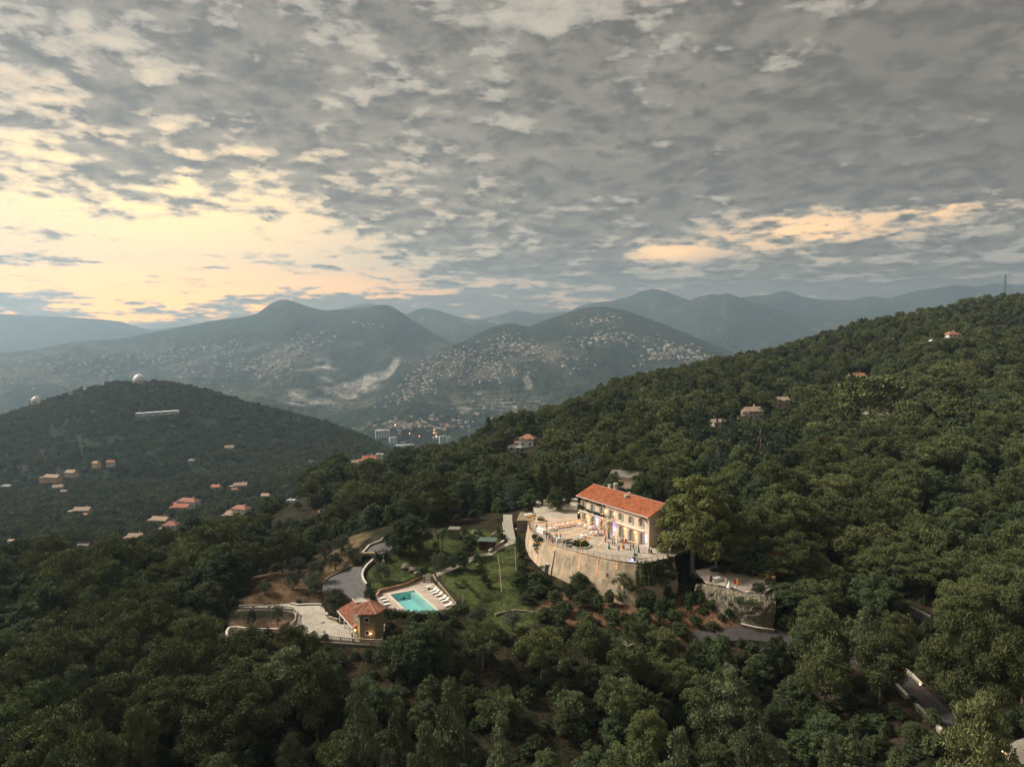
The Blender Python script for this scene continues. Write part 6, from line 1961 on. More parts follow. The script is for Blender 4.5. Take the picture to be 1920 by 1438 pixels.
for zx, zy, rz, top, low, lab, po, dr in PEO: person(P1(zx, zy), rz, top, low, lab, po, bool(dr), RH.uniform(.95, 1.06), RH.random() > .5)
for zx, zy, rz, top, low, lab, po, dr in [(678, 852, 1, 'pink', 'pink', 'person in a pink dress at the rail of the lower terrace', 0, 1), (690, 858, 2, 'black', 'black', 'person in black beside the pink dress on the lower terrace', 0, 0), (912, 886, 3, 'orange', 'orange', 'person in a bright orange dress on the lower terrace', 0, 1), (815, 880, 2, 'beige', 'beige', 'person in beige on the lower terrace', 2, 1), (890, 872, 4, 'beige', 'red', 'person in a patterned skirt left of the orange dress', 0, 1), (1040, 815, 1, 'pink', 'grey', 'person in a salmon shirt at the back of the lower terrace', 0, 0)]:
    person(P4(zx, zy), rz, top, low, lab, po, bool(dr))
# ------------------------------------------------------------------ pool garden
M_DECK = pavemat('pool_paving', (0.50, 0.41, 0.34), .55, .7, .7, .7)
poolc = [P3(690, 705), P3(900, 668), P3(1135, 872), P3(838, 852)]
PW = Vector((0, 0, 0))
for q in poolc: PW += q / 4
# the deck as a frame round the basin
def frame_floor(name, outer, inner, z, m):
    vs = [Vector((p[0], p[1])) for p in outer] + [Vector((p.x, p.y)) for p in inner]; n, k = len(outer), len(inner)
    ed = [(i, (i + 1) % n) for i in range(n)] + [(n + i, n + (i + 1) % k) for i in range(k)]
    v, e, f, *_ = delaunay_2d_cdt(vs, ed, [], 1, 1e-4)
    ip = [(p.x, p.y) for p in inner]; F = []
    for t in f:
        cx = sum(v[i].x for i in t) / 3; cy = sum(v[i].y for i in t) / 3
        if sdist(ip, np.array([cx]), np.array([cy]))[0] > 0: F.append(t)
    me = bpy.data.meshes.new(name); me.from_pydata([(q.x, q.y, z) for q in v], [], F); me.materials.append(m)
    return tag(link_mesh(name, me), kind='structure')
def scaled(poly, k, extra=0):
    c_ = sum(poly, Vector((0, 0, 0))) / len(poly); return [c_ + (p - c_) * k + (p - c_).normalized() * extra for p in poly]
frame_floor('pool_deck', POOLDECK, scaled(poolc, 1, .3), PZ, M_DECK)
pool = empty('swimming_pool', PW, 0, 'rectangular turquoise swimming pool in the pale paved garden deck', 'swimming pool')
b = MB(); o_i = poolc; k = len(poolc); o_o = scaled(poolc, 1, .75)
for i in range(k):
    j = (i + 1) % k; b.face([(*o_o[i].xy, PZ + .05), (*o_o[j].xy, PZ + .05), (*o_i[j].xy, PZ + .05), (*o_i[i].xy, PZ + .05)])
    b.face([(*o_i[i].xy, PZ + .05), (*o_i[j].xy, PZ + .05), (*o_i[j].xy, PZ - .12), (*o_i[i].xy, PZ - .12)])
    b.face([(*o_o[i].xy, PZ - .1), (*o_o[j].xy, PZ - .1), (*o_o[j].xy, PZ + .05), (*o_o[i].xy, PZ + .05)])
localise(b, PW); b.build('coping', mat('pool_coping', (0.62, 0.50, 0.42), .8, .06, 1), pool)
b = MB()
for i in range(k):
    j = (i + 1) % k; b.face([(*o_i[i].xy, PZ - .12), (*o_i[j].xy, PZ - .12), (*o_i[j].xy, PZ - 1.6), (*o_i[i].xy, PZ - 1.6)])
b.face([(*p.xy, PZ - 1.6) for p in o_i]); localise(b, PW); b.build('basin', mat('pool_liner', (0.44, 0.79, 0.77), .6, .05, .6), pool)
# pale shallow bench along the far right side
q0, q1 = poolc[1], poolc[2]; inn = (poolc[0] - poolc[1]).normalized() * 1.15; inn2 = (poolc[3] - poolc[2]).normalized() * 1.15
b = MB(); pts = [q0, q1, q1 + inn2, q0 + inn]; b.prism([(p.x, p.y) for p in pts], PZ - 1.58, PZ - .32); localise(b, PW); b.build('bench', mat('pool_bench', (0.50, 0.72, 0.66), .6, .05, .6), pool)
wm = bpy.data.materials.new('pool_water'); wm.use_nodes = True; g = G(wm.node_tree); bs = wm.node_tree.nodes['Principled BSDF']
bs.inputs['Base Color'].default_value = (0.55, 0.93, 0.92, 1); bs.inputs['Roughness'].default_value = .03; bs.inputs['IOR'].default_value = 1.33
tr = g.new('ShaderNodeBsdfTransparent'); tr.inputs[0].default_value = (.86, .97, .98, 1); mxs = g.new('ShaderNodeMixShader'); fr = g.new('ShaderNodeFresnel'); fr.inputs[0].default_value = 1.33
gls = g.new('ShaderNodeBsdfGlossy'); gls.inputs['Roughness'].default_value = .04
bmp = g.new('ShaderNodeBump'); bmp.inputs['Strength'].default_value = .12; bmp.inputs['Distance'].default_value = .05
g.L.new(g.noise(g.new('ShaderNodeNewGeometry').outputs['Position'], 2.2, 3, .5), bmp.inputs['Height']); g.L.new(bmp.outputs[0], gls.inputs['Normal'])
g.L.new(fr.outputs[0], mxs.inputs[0]); g.L.new(tr.outputs[0], mxs.inputs[1]); g.L.new(gls.outputs[0], mxs.inputs[2]); g.L.new(mxs.outputs[0], wm.node_tree.nodes['Material Output'].inputs['Surface'])
b = MB(); b.face([(*p.xy, PZ - .14) for p in o_i][::-1]); localise(b, PW); b.build('water', wm, pool)


def make_lounger():
    e = empty('sun_lounger', (0, 0, 0)); b = MB(); b.box((0, .35, .30), (.66, 1.3, .10)); b.build('mattress', WHITE, e)
    b = MB(); b.box((0, 0, 0), (.66, .75, .10)); a = math.radians(38)
    b.v = [(x, -.30 + (y - .37) * math.cos(a), .33 - (y - .37) * math.sin(a) + z * math.cos(a)) for x, y, z in b.v]; b.build('backrest', WHITE, e)
    b = MB(); b.box((-.31, .1, .22), (.05, 1.9, .05)); b.box((.31, .1, .22), (.05, 1.9, .05)); b.build('frame', WMETAL, e)
    for x in (-.28, .28):
        for y in (-.6, .85): b = MB(); b.box((x, y, .1), (.05, .05, .2)); b.build('leg', WMETAL, e)
    return e
lg = make_lounger(); ff = True
ang = math.atan2((P3(1095, 668) - P3(1030, 688)).y, (P3(1095, 668) - P3(1030, 688)).x) + math.pi / 2
for zx, zy, lab, a in [(1062, 680, 'first of the right row, beside the stone table', ang), (1080, 698, 'second of the right row', ang), (1110, 718, 'third of the right row', ang), (1142, 748, 'fourth of the right row', ang), (1165, 768, 'fifth of the right row', ang), (1192, 806, 'last of the right row, nearest the hedge', ang),
                       (612, 748, 'furthest of the three left of the pool', ang + 2.9), (640, 770, 'middle of the three left of the pool', ang + 2.9), (650, 802, 'nearest of the three left of the pool', ang + 2.9)]:
    e = lg if ff else copy_tree(lg); ff = False; e.location = P3(zx, zy) + Vector((0, 0, .02)); e.rotation_euler = (0, 0, a + RH.uniform(-.06, .06)); tag(e, 'white sun lounger, ' + lab, 'sun lounger', 'sun loungers round the pool')
e = empty('stone_table', P3(1026, 662), 0, 'round pale stone table at the head of the loungers', 'table'); b = MB(); b.lathe((0, 0, 0), [(.4, 0), (.25, .1), (.22, .6), (.35, .7)], 12); b.build('pedestal', STONE_G, e); b = MB(); b.lathe((0, 0, .7), [(.85, 0), (.88, .06), (.85, .12)], 18); b.build('tabletop', PALE, e)
# fence, gate and low walls round the deck
def picket(name, pts, h, label, m, step=.14, thick=.03, posts=1.8, z=None, cat='fence', bal=False, railz=None):
    C0 = Vector((pts[0][0], pts[0][1], z if z is not None else Hs(pts[0][0], pts[0][1]))); e = empty(name, C0, 0, label, cat)
    V2 = [Vector((p[0], p[1])) for p in pts]; gz = (lambda p: z) if z is not None else (lambda p: Hs(p.x, p.y))
    R_ = resample(V2, posts); s = MB(); r1, r2 = MB(), MB()
    for p in R_:
        q = MB(); q.box((p.x - C0.x, p.y - C0.y, gz(p) - C0.z + h / 2 + .02), (thick * 2.4 if not bal else .3, thick * 2.4 if not bal else .3, h + .04)); q.build('post', m, e)
    for p in resample(V2, step):
        if bal: s.lathe((p.x - C0.x, p.y - C0.y, gz(p) - C0.z + .1), [(.05, 0), (.085, h * .25), (.045, h * .6), (.07, h * .84)], 6, cap=False)
        else: s.box((p.x - C0.x, p.y - C0.y, gz(p) - C0.z + h / 2), (thick, thick, h - .06))
    tag(s.build('baluster_row' if bal else 'picket_row', m, e), kind='stuff')
    for hh, M_ in ((h - .02, r1), (.10, r2)):
        M_.tube([(p.x - C0.x, p.y - C0.y, gz(p) - C0.z + hh) for p in R_], .10 if bal else .03, 4)
    r1.build('handrail', m, e); r2.build('bottom_rail', m, e)
    return e
picket('pool_fence', [P3(1068, 560), P3(1160, 665), P3(1262, 792)], 1.3, 'dark slatted fence along the right side of the pool deck', METAL)
stone_wall('low_wall', [P3(1262, 792), P3(1160, 665), P3(1060, 556)][::-1], .35, .4, 'low stone wall under the dark pool fence', z=PZ)
stone_wall('garden_wall', [P3(575, 740), P3(602, 692), P3(700, 668), P3(830, 635), P3(960, 575)], .7, .35, 'low reddish wall along the back of the pool deck', cop=ROOFT, z=PZ)
hedge([P3(640, 672), P3(760, 645), P3(880, 612), P3(960, 575)], 1.1, .8, 'thin dark hedge behind the pool deck wall', z=PZ)
e = empty('pool_gate', P3(1018, 600), math.radians(8), 'white garden gate at the top corner of the pool deck', 'gate')
b = MB()
for x in (-.55, .55): b.box((x, 0, .95), (.09, .09, 1.9))
b.box((0, 0, 1.86), (1.0, .07, .09)); b.box((0, 0, .12), (1.0, .07, .09)); b.build('gate_frame', WMETAL, e)
b = MB(); b.box((0, 0, .99), (.92, .03, 1.55)); b.build('gate_panel', PALE, e)
for x in (-1.0, 1.0): b = MB(); b.box((x, .1, .8), (.55, .55, 1.6)); b.build('pier', STONE_W, e)
hedge([P3(640, 852), P3(760, 874), P3(900, 888), P3(1130, 884)], 3.3, 1.7, 'broad dark clipped hedge in front of the pool', z=PZ - 2.6)
hedge([P3(1130, 890), P3(1250, 850), P3(1345, 815)], 3.6, 2.4, 'taller dark clipped hedge at the right corner of the pool', z=PZ - 2.6)

# ------------------------------------------------------------------ courtyard, drive and tower
M_COURT = pavemat('courtyard_paving', (0.47, 0.42, 0.35), .25, .9, .5, .6)
floor('courtyard', COURT, CZ, M_COURT)
ASPH = mat('asphalt_pale', (0.105, 0.10, 0.10), .95, .14, .8, .2); ASPD = mat('asphalt_dark', (0.060, 0.052, 0.054), .95, .14, .8, .2)
def gp(pxs): return [onground(*p) for p in pxs]
LOWD = [z3(*p) for p in [(115, 610), (170, 560), (370, 472), (450, 470), (470, 520), (452, 560), (478, 610), (500, 650), (462, 690), (480, 735), (360, 748), (300, 700), (200, 672), (110, 690)]]
drape('drive', gp(LOWD), ASPH, .05)
UPD = [z3(*p) for p in [(450, 348), (560, 285), (650, 225), (700, 190), (740, 170), (730, 240), (700, 330), (600, 372), (540, 385), (455, 375)]]
drape('drive', gp(UPD), ASPH, .06)
drape('path', gp([z2(*p) for p in [(1040, 250), (1120, 245), (1170, 240), (1180, 270), (1050, 285)]]), M_COURT, .06)
w_ = P3(495, 465, -57.6)
tun = empty('drive_tunnel', w_, 0, 'low stone arch over the dark opening where the drive goes under the upper road', 'tunnel')
b = MB(); b.box((-1.75, .6, 1.3), (.5, 1.2, 3.2)); b.box((1.75, .6, 1.3), (.5, 1.2, 3.2)); b.box((0, .6, 3.2), (4.2, 1.2, .5))
for sg in (-1, 1):
    pts = [(sg * 1.5, 2.96)] + [(sg * 1.5 * math.cos(k_ * math.pi / 12), 2.0 + .94 * math.sin(k_ * math.pi / 12)) for k_ in range(7)]
    q = len(b.v)
    for yy in (.02, 1.18): b.v += [(x, yy, z) for x, z in pts]
    k_ = len(pts); b.f += [tuple(q + i for i in range(k_)), tuple(q + k_ + i for i in range(k_))[::-1]]; b.mi += [0, 0]
    for i in range(k_): j = (i + 1) % k_; b.f.append((q + i, q + k_ + i, q + k_ + j, q + j)); b.mi.append(0)
b.build('arch', STONE_W, tun); b = MB(); b.box((0, 2.5, 1.4), (3.0, 2.6, 3.0)); b.build('dark_door', BLACK, tun)  # black box stands in for the darkness inside the tunnel
stone_wall('drive_wall', [onground(*z3(*p)) for p in [(545, 430), (500, 470), (465, 515), (452, 560), (462, 600), (490, 640)]], .75, .4, 'curved low stone wall between drive and lawn')
stone_wall('grove_wall', [onground(*z3(*p)) for p in [(110, 612), (170, 560), (280, 505), (370, 462)]], .35, .3, 'thin kerb wall along the upper edge of the drive')
stone_wall('roadside_wall', [onground(*z3(*p)) for p in [(450, 372), (515, 300), (560, 280), (615, 262), (640, 225)]], .6, .35, 'pale parapet beside the upper road')
stone_wall('grove_wall', [P2(580, 290), P2(640, 300), P2(720, 296), P2(815, 297)], .45, .35, 'low stone wall between courtyard and olive grove')
# round bed in the courtyard
bed = [P2(845, 370), P2(870, 400), P2(930, 418), P2(985, 415)]
stone_wall('bed_wall', bed, .5, .35, 'curved stone edge of the olive bed in the courtyard', z=CZ)
def shrub(p, w, h, lab, kind='shrub', m=None, grp=None):
    return plant(kind, p.x, p.y, p.z - .05, w / 1.9, h / 1.65, lab, grp, 'hi', m)
shrub(P2(975, 418), 2.0, 1.5, 'dark round shrub against the left wing of the tower')
shrub(P2(880, 388), 2.2, 1.0, 'low dark ground shrub under the courtyard olive')
shrub(P2(1070, 285), 1.3, 1.2, 'light green bushy shrub behind the tower', m=L_YPINE)
shrub(P2(835, 560), 2.0, 1.4, 'dark clipped ball at the front edge of the courtyard')
shrub(P2(640, 280), 1.4, .8, 'low dark shrub at the foot of a grove olive')
shrub(onground(*z3(515, 735)), 2.8, 1.9, 'large dark round shrub between drive and pool deck')
shrub(onground(*z3(510, 660)), 1.2, 1.6, 'pale spiky shrub at the end of the drive wall', m=L_PALM)
# tower
tc = P2(1168, 528); tw = empty('stone_tower', tc, math.radians(6), 'six-sided stone pool house tower with tiled pyramid roof', 'tower')
RT, HT = 2.95, 5.5
hexp = lambda r, a0=-120: [(r * math.cos(math.radians(a0 + 60 * i)), r * math.sin(math.radians(a0 + 60 * i))) for i in range(6)]
b = MB(); b.prism(hexp(RT), -1.2, HT); b.build('wall', STONE_W, tw)
b = MB(); hp = hexp(RT + .55); q = len(b.v); b.v += [(x, y, HT - .05) for x, y in hp] + [(x, y, HT + .10) for x, y in hp] + [(0, 0, HT + 1.75)]
b.f += [tuple(q + i for i in range(6))[::-1]] + [(q + i, q + (i + 1) % 6, q + 6 + (i + 1) % 6, q + 6 + i) for i in range(6)] + [(q + 6 + i, q + 6 + (i + 1) % 6, q + 12) for i in range(6)]; b.mi += [0] * 13
tro = b.build('roof', ROOFT, tw)
tl = MB(); hpm = mat('hip_tiles_pale', (.50, .30, .22), .85, .2, 2)
for i in range(6):
    a = Vector((*hp[i], HT + .12)); c_ = Vector((*hp[(i + 1) % 6], HT + .12)); ap = Vector((0, 0, HT + 1.77))
    for k_ in range(1, 13):
        t = k_ / 13; s0 = a.lerp(c_, t); top_ = s0 + (ap - (a + c_) / 2) * (1 - abs(2 * t - 1))
        tl.tube([s0, top_], [.085, .07], 5)
tag(tl.build('roof_tile_rows', ROOFT, tro), kind='stuff')
for i in range(6): b = MB(); b.tube([(*hp[i], HT + .14), (0, 0, HT + 1.80)], .10, 5); b.build('hip_tile', hpm, tro)
b = MB(); b.box((0, 0, 0), (.01, .01, .01))
def tower_window(face_deg, off, z, lab=None):
    a = math.radians(face_deg); ap = RT * math.cos(math.pi / 6); n_ = Vector((math.cos(a), math.sin(a), 0)); t_ = Vector((-n_.y, n_.x, 0)); c_ = n_ * (ap + .02) + t_ * off + Vector((0, 0, z))
    f = MB()
    for dx, dz, sx, sz in ((0, .42, .95, .14), (0, -.42, .95, .14), (-.41, 0, .13, .72), (.41, 0, .13, .72)):
        q = c_ + t_ * dx; f.box((q.x, q.y, q.z + dz), (.12, sx, sz), a)
    fo = f.build('window', M_FRAME, tw); p_ = MB(); p_.box((c_.x, c_.y, c_.z), (.06, .70, .70), a); p_.build('pane', M_WIN, fo)
tower_window(-90, -.15, 4.35); tower_window(-90, -.05, 1.75); tower_window(-150, .2, 4.5)
def wall_lamp(p, lab, w=14):
    e = empty('wall_lamp', p, 0, lab, 'lamp'); b = MB(); b.box((0, .06, 0), (.14, .14, .22)); b.build('bracket', METAL, e); b = MB(); b.ball((0, -.08, .02), .13, 8); b.build('lamp_glass', WARMB, e); point((0, -.3, .02), (1, .6, .25), w, e)
pp = tc + Matrix.Rotation(math.radians(6), 3, 'Z') @ Vector((.62, -RT * .866 - .16, 1.65)); wall_lamp(pp, 'lit wall lamp beside the lower window of the stone tower', 7)
# low wing of the tower
g0 = P2(950, 425); g1 = P2(1062, 556); L_ = (g1 - g0).length; rzw = math.atan2((g1 - g0).y, (g1 - g0).x); side = Vector((-(g1 - g0).y, (g1 - g0).x, 0)).normalized()
wg = empty('pool_house_wing', g0, rzw, 'low open porch with red tiled lean-to roof against the stone tower', 'building'); dw = 3.0
b = MB(); b.box((L_ / 2, dw - .2, 1.6), (L_, .3, 4.0)); b.box((.1, dw / 2, 1.2), (.3, dw, 3.2)); b.build('wall', PLASTER, wg)
b = MB(); b.box((L_ / 2, dw * .55, 1.1), (L_ - .7, .1, 2.4)); b.build('porch_shade_panel', M_WIN, wg)  # dark panel stands in for the shade inside the open porch
b = MB(); q = len(b.v); zz = [(0, -.45, 2.45), (L_ + .35, -.45, 2.45), (L_ + .35, dw, 3.75), (0, dw, 3.75)]; zz = [(x - .25, y, z) for x, y, z in zz]
b.v += zz + [(x, y, z + .16) for x, y, z in zz]
for f in ((0, 3, 2, 1), (4, 5, 6, 7), (0, 1, 5, 4), (1, 2, 6, 5), (2, 3, 7, 6), (3, 0, 4, 7)): b.f.append(tuple(q + i for i in f)); b.mi.append(0)
wr = b.build('roof', ROOFT, wg); tl = MB()
for k_ in range(int(L_ / .33)): x = -.1 + k_ * .33; tl.tube([(x, -.46, 2.63), (x, dw, 3.93)], .08, 5)
tag(tl.build('roof_tile_rows', ROOFT, wr), kind='stuff')
b = MB(); b.box((L_ / 2 - .05, -.50, 2.45), (L_ + .5, .08, .2)); b.build('fascia', WMETAL, wr)
for k_ in range(4): b = MB(); b.box((.3 + k_ * (L_ - .4) / 3, -.1, 1.2), (.18, .18, 2.45)); b.build('post', WMETAL, wg)
wall_lamp(g1 + Vector((.2, -.3, 2.1)), 'lit lamp at the near corner of the tower porch', 7)
# balustrades and curved walls
BAL = mat('balustrade_stone', (0.42, 0.38, 0.33), .9, .15, 2)
picket('balustrade', [P2(200, 330), P2(300, 326), P2(420, 328), P2(520, 333), P2(600, 345), P2(625, 372), P2(612, 440), P2(582, 470)], .95, 'curved stone balustrade above the sunken garden', BAL, .26, posts=2.6, z=CZ, cat='balustrade', bal=True)
picket('balustrade', [P2(770, 560), P2(860, 562), P2(1050, 580), P2(1180, 590), P2(1262, 590)], .95, 'stone balustrade along the front of the courtyard below the tower', BAL, .26, posts=2.6, z=CZ, cat='balustrade', bal=True)
stone_wall('retaining_wall', [P2(180, 338), P2(300, 332), P2(420, 332), P2(520, 338), P2(606, 350), P2(632, 375), P2(618, 442), P2(588, 475)], .02, .5, 'curved stone wall holding up the courtyard behind the sunken garden', m=STONE_G, z=CZ, down=4)
stone_wall('retaining_wall', [P2(560, 530), P2(780, 566), P2(1050, 586), P2(1270, 596)], .02, .5, 'stone wall under the front balustrade of the courtyard', m=STONE_G, z=CZ, down=4)
CW_ = [W(*z2(*p), z=-60.6) for p in [(150, 575), (105, 545), (98, 515), (120, 482), (170, 478), (260, 488), (350, 492), (450, 494), (620, 505)]]
stone_wall('curved_wall', CW_, .75, .35, 'white curved parapet at the far left of the courtyard', m=PALE, z=-60.8, down=3)
floor('landing', [W(*z2(*p), z=-60.8) for p in [(150, 575), (105, 545), (98, 515), (120, 485), (170, 482), (260, 492), (450, 498), (620, 510), (620, 580), (300, 590)]], -60.8, M_COURT)
# a lattice swing seat lies on the landing
e = empty('metal_frame', W(*z2(225, 545), z=-60.8), .4, 'toppled white metal frame on the curved landing', 'frame'); b = MB()
for s_ in (-1, 1): b.tube([(s_ * 1.4, -.5, 0), (0, 0, .9), (s_ * 1.4, .6, .1)], .06, 5)
b.tube([(-1.4, -.5, 0), (1.4, -.5, 0)], .06, 5); b.tube([(-1.4, .6, .1), (1.4, .6, .1)], .06, 5); b.build('tubes', WMETAL, e)
e = empty('lamp_post', P2(660, 440), 0, 'short black garden lamp post in the courtyard', 'lamp post'); b = MB(); b.lathe((0, 0, 0), [(.14, 0), (.06, .15), (.04, 1.5)], 8); b.build('post', METAL, e); b = MB(); b.lathe((0, 0, 1.5), [(.08, 0), (.16, .28), (.03, .42)], 6); b.build('lantern', BLACK, e)
b = MB(); b.box((0, 0, .04), (.9, .3, .08)); b.box((.1, 0, .1), (.4, .2, .08)); o = b.build('floor_grate', mat('rust', (.12, .05, .03), .8)); o.location = P2(822, 430); tag(o, 'small rusty grate lying on the courtyard paving', 'grate')
# white bollards line
b = MB(); b.box((0, 0, .5), (.12, .9, .9)); o = b.build('white_board', WMETAL); o.location = P2(1040, 530); tag(o, 'white folded board leaning near the tower porch', 'board')

# ------------------------------------------------------------------ upper garden
M_PATH = pavemat('path_stone', (0.46, 0.41, 0.34), .4, .5, .4, .5)
path_px = [(1062, 556), (1120, 528), (1190, 498), (1290, 455), (1380, 405), (1450, 372), (1540, 365), (1600, 325), (1680, 280), (1745, 262)]
drape('path', strip([onground(*z3(*p)) for p in path_px], 1.7), M_PATH, .06, .8)
steps = [onground(*z3(*p)) for p in [(1745, 265), (1722, 225), (1708, 185), (1700, 150), (1700, 120)]]
e = empty('garden_steps', steps[0], 0, 'pale stone steps climbing to the left end of the villa terrace', 'steps')
rs = resample([Vector((p.x, p.y, 0)) for p in steps], .55); zz0, zz1 = Hs(steps[0].x, steps[0].y), -50.4
st0 = None
for i, p in enumerate(rs):
    t = i / max(1, len(rs) - 1); z = zz0 + .05 + (zz1 - zz0) * t
    b = MB(); b.box((0, 0, -.6), (2.6, .62, 1.3), math.radians(0)); o = b.build('step', PALE, e); o.location = (p.x - steps[0].x, p.y - steps[0].y, z - steps[0].z)
stone_wall('path_wall', [onground(*z3(*p)) for p in [(1540, 352), (1600, 310), (1660, 268), (1695, 240)]], .7, .4, 'pale low wall curving beside the garden path')
stone_wall('stair_wall', [onground(*z3(*p)) for p in [(1672, 215), (1668, 160), (1660, 115)]], .9, .4, 'stone side wall left of the garden steps')
hut_p = onground(*z3(1520, 328)); e = empty('wooden_hut', hut_p, math.radians(-8), 'dark brown wooden garden hut with flat green roof', 'hut')
b = MB(); b.box((0, 1.6, 1.15), (4.2, 3.2, 2.5)); b.build('wall', WOODD, e)
for k_ in range(13): b = MB(); b.box((-1.95 + k_ * .325, -.02, 1.15), (.27, .06, 2.4)); b.build('plank', WOODD, e)
b = MB(); b.box((0, 1.5, 2.5), (4.8, 4.0, .14)); b.build('roof', GREENROOF, e)
b = MB(); b.box((.3, -.08, 1.0), (.75, .05, 1.9)); b.box((1.15, -.08, 1.0), (.75, .05, 1.9)); fo = b.build('door', mat('hut_door', (.19, .15, .12), .7), e)
b = MB(); b.box((.3, -.12, 1.3), (.5, .03, 1.0)); b.box((1.15, -.12, 1.3), (.5, .03, 1.0)); b.build('pane', M_WIN, fo)
sp = onground(*z3(1235, 228)); e = empty('stone_shed', sp, math.radians(-6), 'small ruined stone shed left of the wooden hut', 'shed'); b = MB(); b.box((0, 1.4, 1.1), (2.9, 2.8, 2.8)); b.build('wall', STONE_G, e)
b = MB(); b.box((0, 1.4, 2.56), (3.2, 3.1, .12)); b.build('roof', mat('roof_slab', (.20, .18, .15), .9), e)
def boulder(p, r, lab, m=None, sz=.8):
    me = bmesh.new(); bmesh.ops.create_icosphere(me, subdivisions=3, radius=r)
    sd = TR.rand() * 50
    for v in me.verts:
        k_ = 1 + .35 * fbm(np.array([v.co.x * 1.3 / r + sd]), np.array([v.co.y * 1.3 / r + v.co.z * 1.9 / r]), 3)[0]; v.co *= k_; v.co.z *= sz
    m_ = bpy.data.meshes.new('boulder'); me.to_mesh(m_); me.free(); m_.materials.append(m or ROCK_M); o = link_mesh('boulder', m_); o.location = p; tag(o, lab, 'rock'); return o
for zx, zy, r, lab in [(830, 470, 1.2, 'tall leftmost boulder at the edge of the upper lawn'), (868, 480, .7, 'low boulder between the two tall ones on the upper lawn'), (890, 500, 1.1, 'second tall boulder at the edge of the upper lawn'), (920, 525, .8, 'boulder sloping down from the tall ones'), (770, 600, .7, 'pale flat rock on the lawn behind the pool'), (1590, 200, 1.2, 'brown boulder beside the wooden hut'), (1410, 170, .9, 'reddish boulder above the wooden hut')]:
    p = onground(*z3(zx, zy + 12)); boulder(p + Vector((0, 0, r * .3)), r, lab)
def palm(p, h, lab, s=1.0):
    e = empty('palm_tree', p, TR.rand() * 6, lab, 'palm tree'); b = MB(); b.tube([(0, 0, -.3), (.1, 0, h * .5), (.05, .1, h)], [.2, .14, .13], 7); b.build('trunk', mat('palm_bark', (.20, .11, .06), .9, .3, 3), e)
    b = MB(); b.lathe((.05, .1, h - .9), [(.15, 0), (.3, .4), (.3, .8), (.1, 1.0)], 8); b.build('leaf_skirt', mat('dry_fronds', (.26, .13, .05), .9, .3, 5), e)
    for k_ in range(22):
        a = k_ * 2.4; el_ = math.radians(70 - 95 * (k_ / 22)); L_ = 1.15 * s; fr = MB(); pts = []
        for j in range(7):
            t = j / 6; rr = L_ * t; zz = math.sin(el_) * rr - .45 * rr * rr; pts.append(Vector((.05 + math.cos(a) * rr * math.cos(el_ * .7), .1 + math.sin(a) * rr * math.cos(el_ * .7), h + zz)))
        for j in range(6):
            c0, c1_ = pts[j], pts[j + 1]; sdv = Vector((-math.sin(a), math.cos(a), 0)); wj = .42 * s * math.sin(math.pi * (j + 1) / 7.5)
            for sg in (-1, 1):
                fr.face([c0, c1_, c1_ + sdv * sg * wj + Vector((0, 0, -.12 * s)), ]); fr.face([c0.lerp(c1_, .5), c1_, c0.lerp(c1_, .5) + sdv * sg * wj * .9 + Vector((0, 0, -.2 * s))])
        fr.build('frond', L_PALM, e)
palm(onground(*z3(1105, 330)), 4.4, 'left one of the two tall fan palms on the upper lawn', 1.2)
palm(onground(*z3(1140, 332)), 5.4, 'right and taller of the two fan palms on the upper lawn', 1.3)
palm(onground(*z3(1078, 352)), 2.4, 'short fan palm in front of the two tall ones')
e = empty('banana_plant', onground(*z3(1262, 640)), 0, 'banana plant with broad pale leaves on the lawn right of the pool', 'plant')
for k_ in range(11):
    a = k_ * 2.4; fr = MB(); 
    for j in range(5):
        t0, t1 = j / 5, (j + 1) / 5; q = lambda t: Vector((math.cos(a) * 1.3 * t, math.sin(a) * 1.3 * t, .3 + 1.9 * t - 1.1 * t * t)); w0, w1 = .22 * math.sin(math.pi * (t0 * .9 + .1)), .22 * math.sin(math.pi * (t1 * .9 + .1)); sdv = Vector((-math.sin(a), math.cos(a), 0))
        fr.face([q(t0) + sdv * w0, q(t0) - sdv * w0, q(t1) - sdv * w1, q(t1) + sdv * w1])
    fr.build('leaf', L_PLANE if k_ % 3 == 0 else L_PALM, e)
b = MB(); b.lathe((0, 0, 0), [(.05, 0), (.04, 2.0), (.06, 2.05)], 8); o = b.build('white_pole', WMETAL); o.location = onground(*z3(1317, 792)); tag(o, 'slim white pole on the lawn right of the pool', 'pole')
# statue on its plinth above the lawn
e = empty('statue', onground(*z3(635, 430)), 0, 'small grey stone statue on a plinth by the upper drive', 'statue'); b = MB(); b.box((0, 0, .3), (.6, .6, .6)); b.build('plinth', PALE, e); b = MB(); b.lathe((0, 0, .6), [(.2, 0), (.15, .3), (.22, .7), (.18, 1.0), (.07, 1.1), (.11, 1.25), (.02, 1.4)], 10); b.build('figure', STONE_G, e)
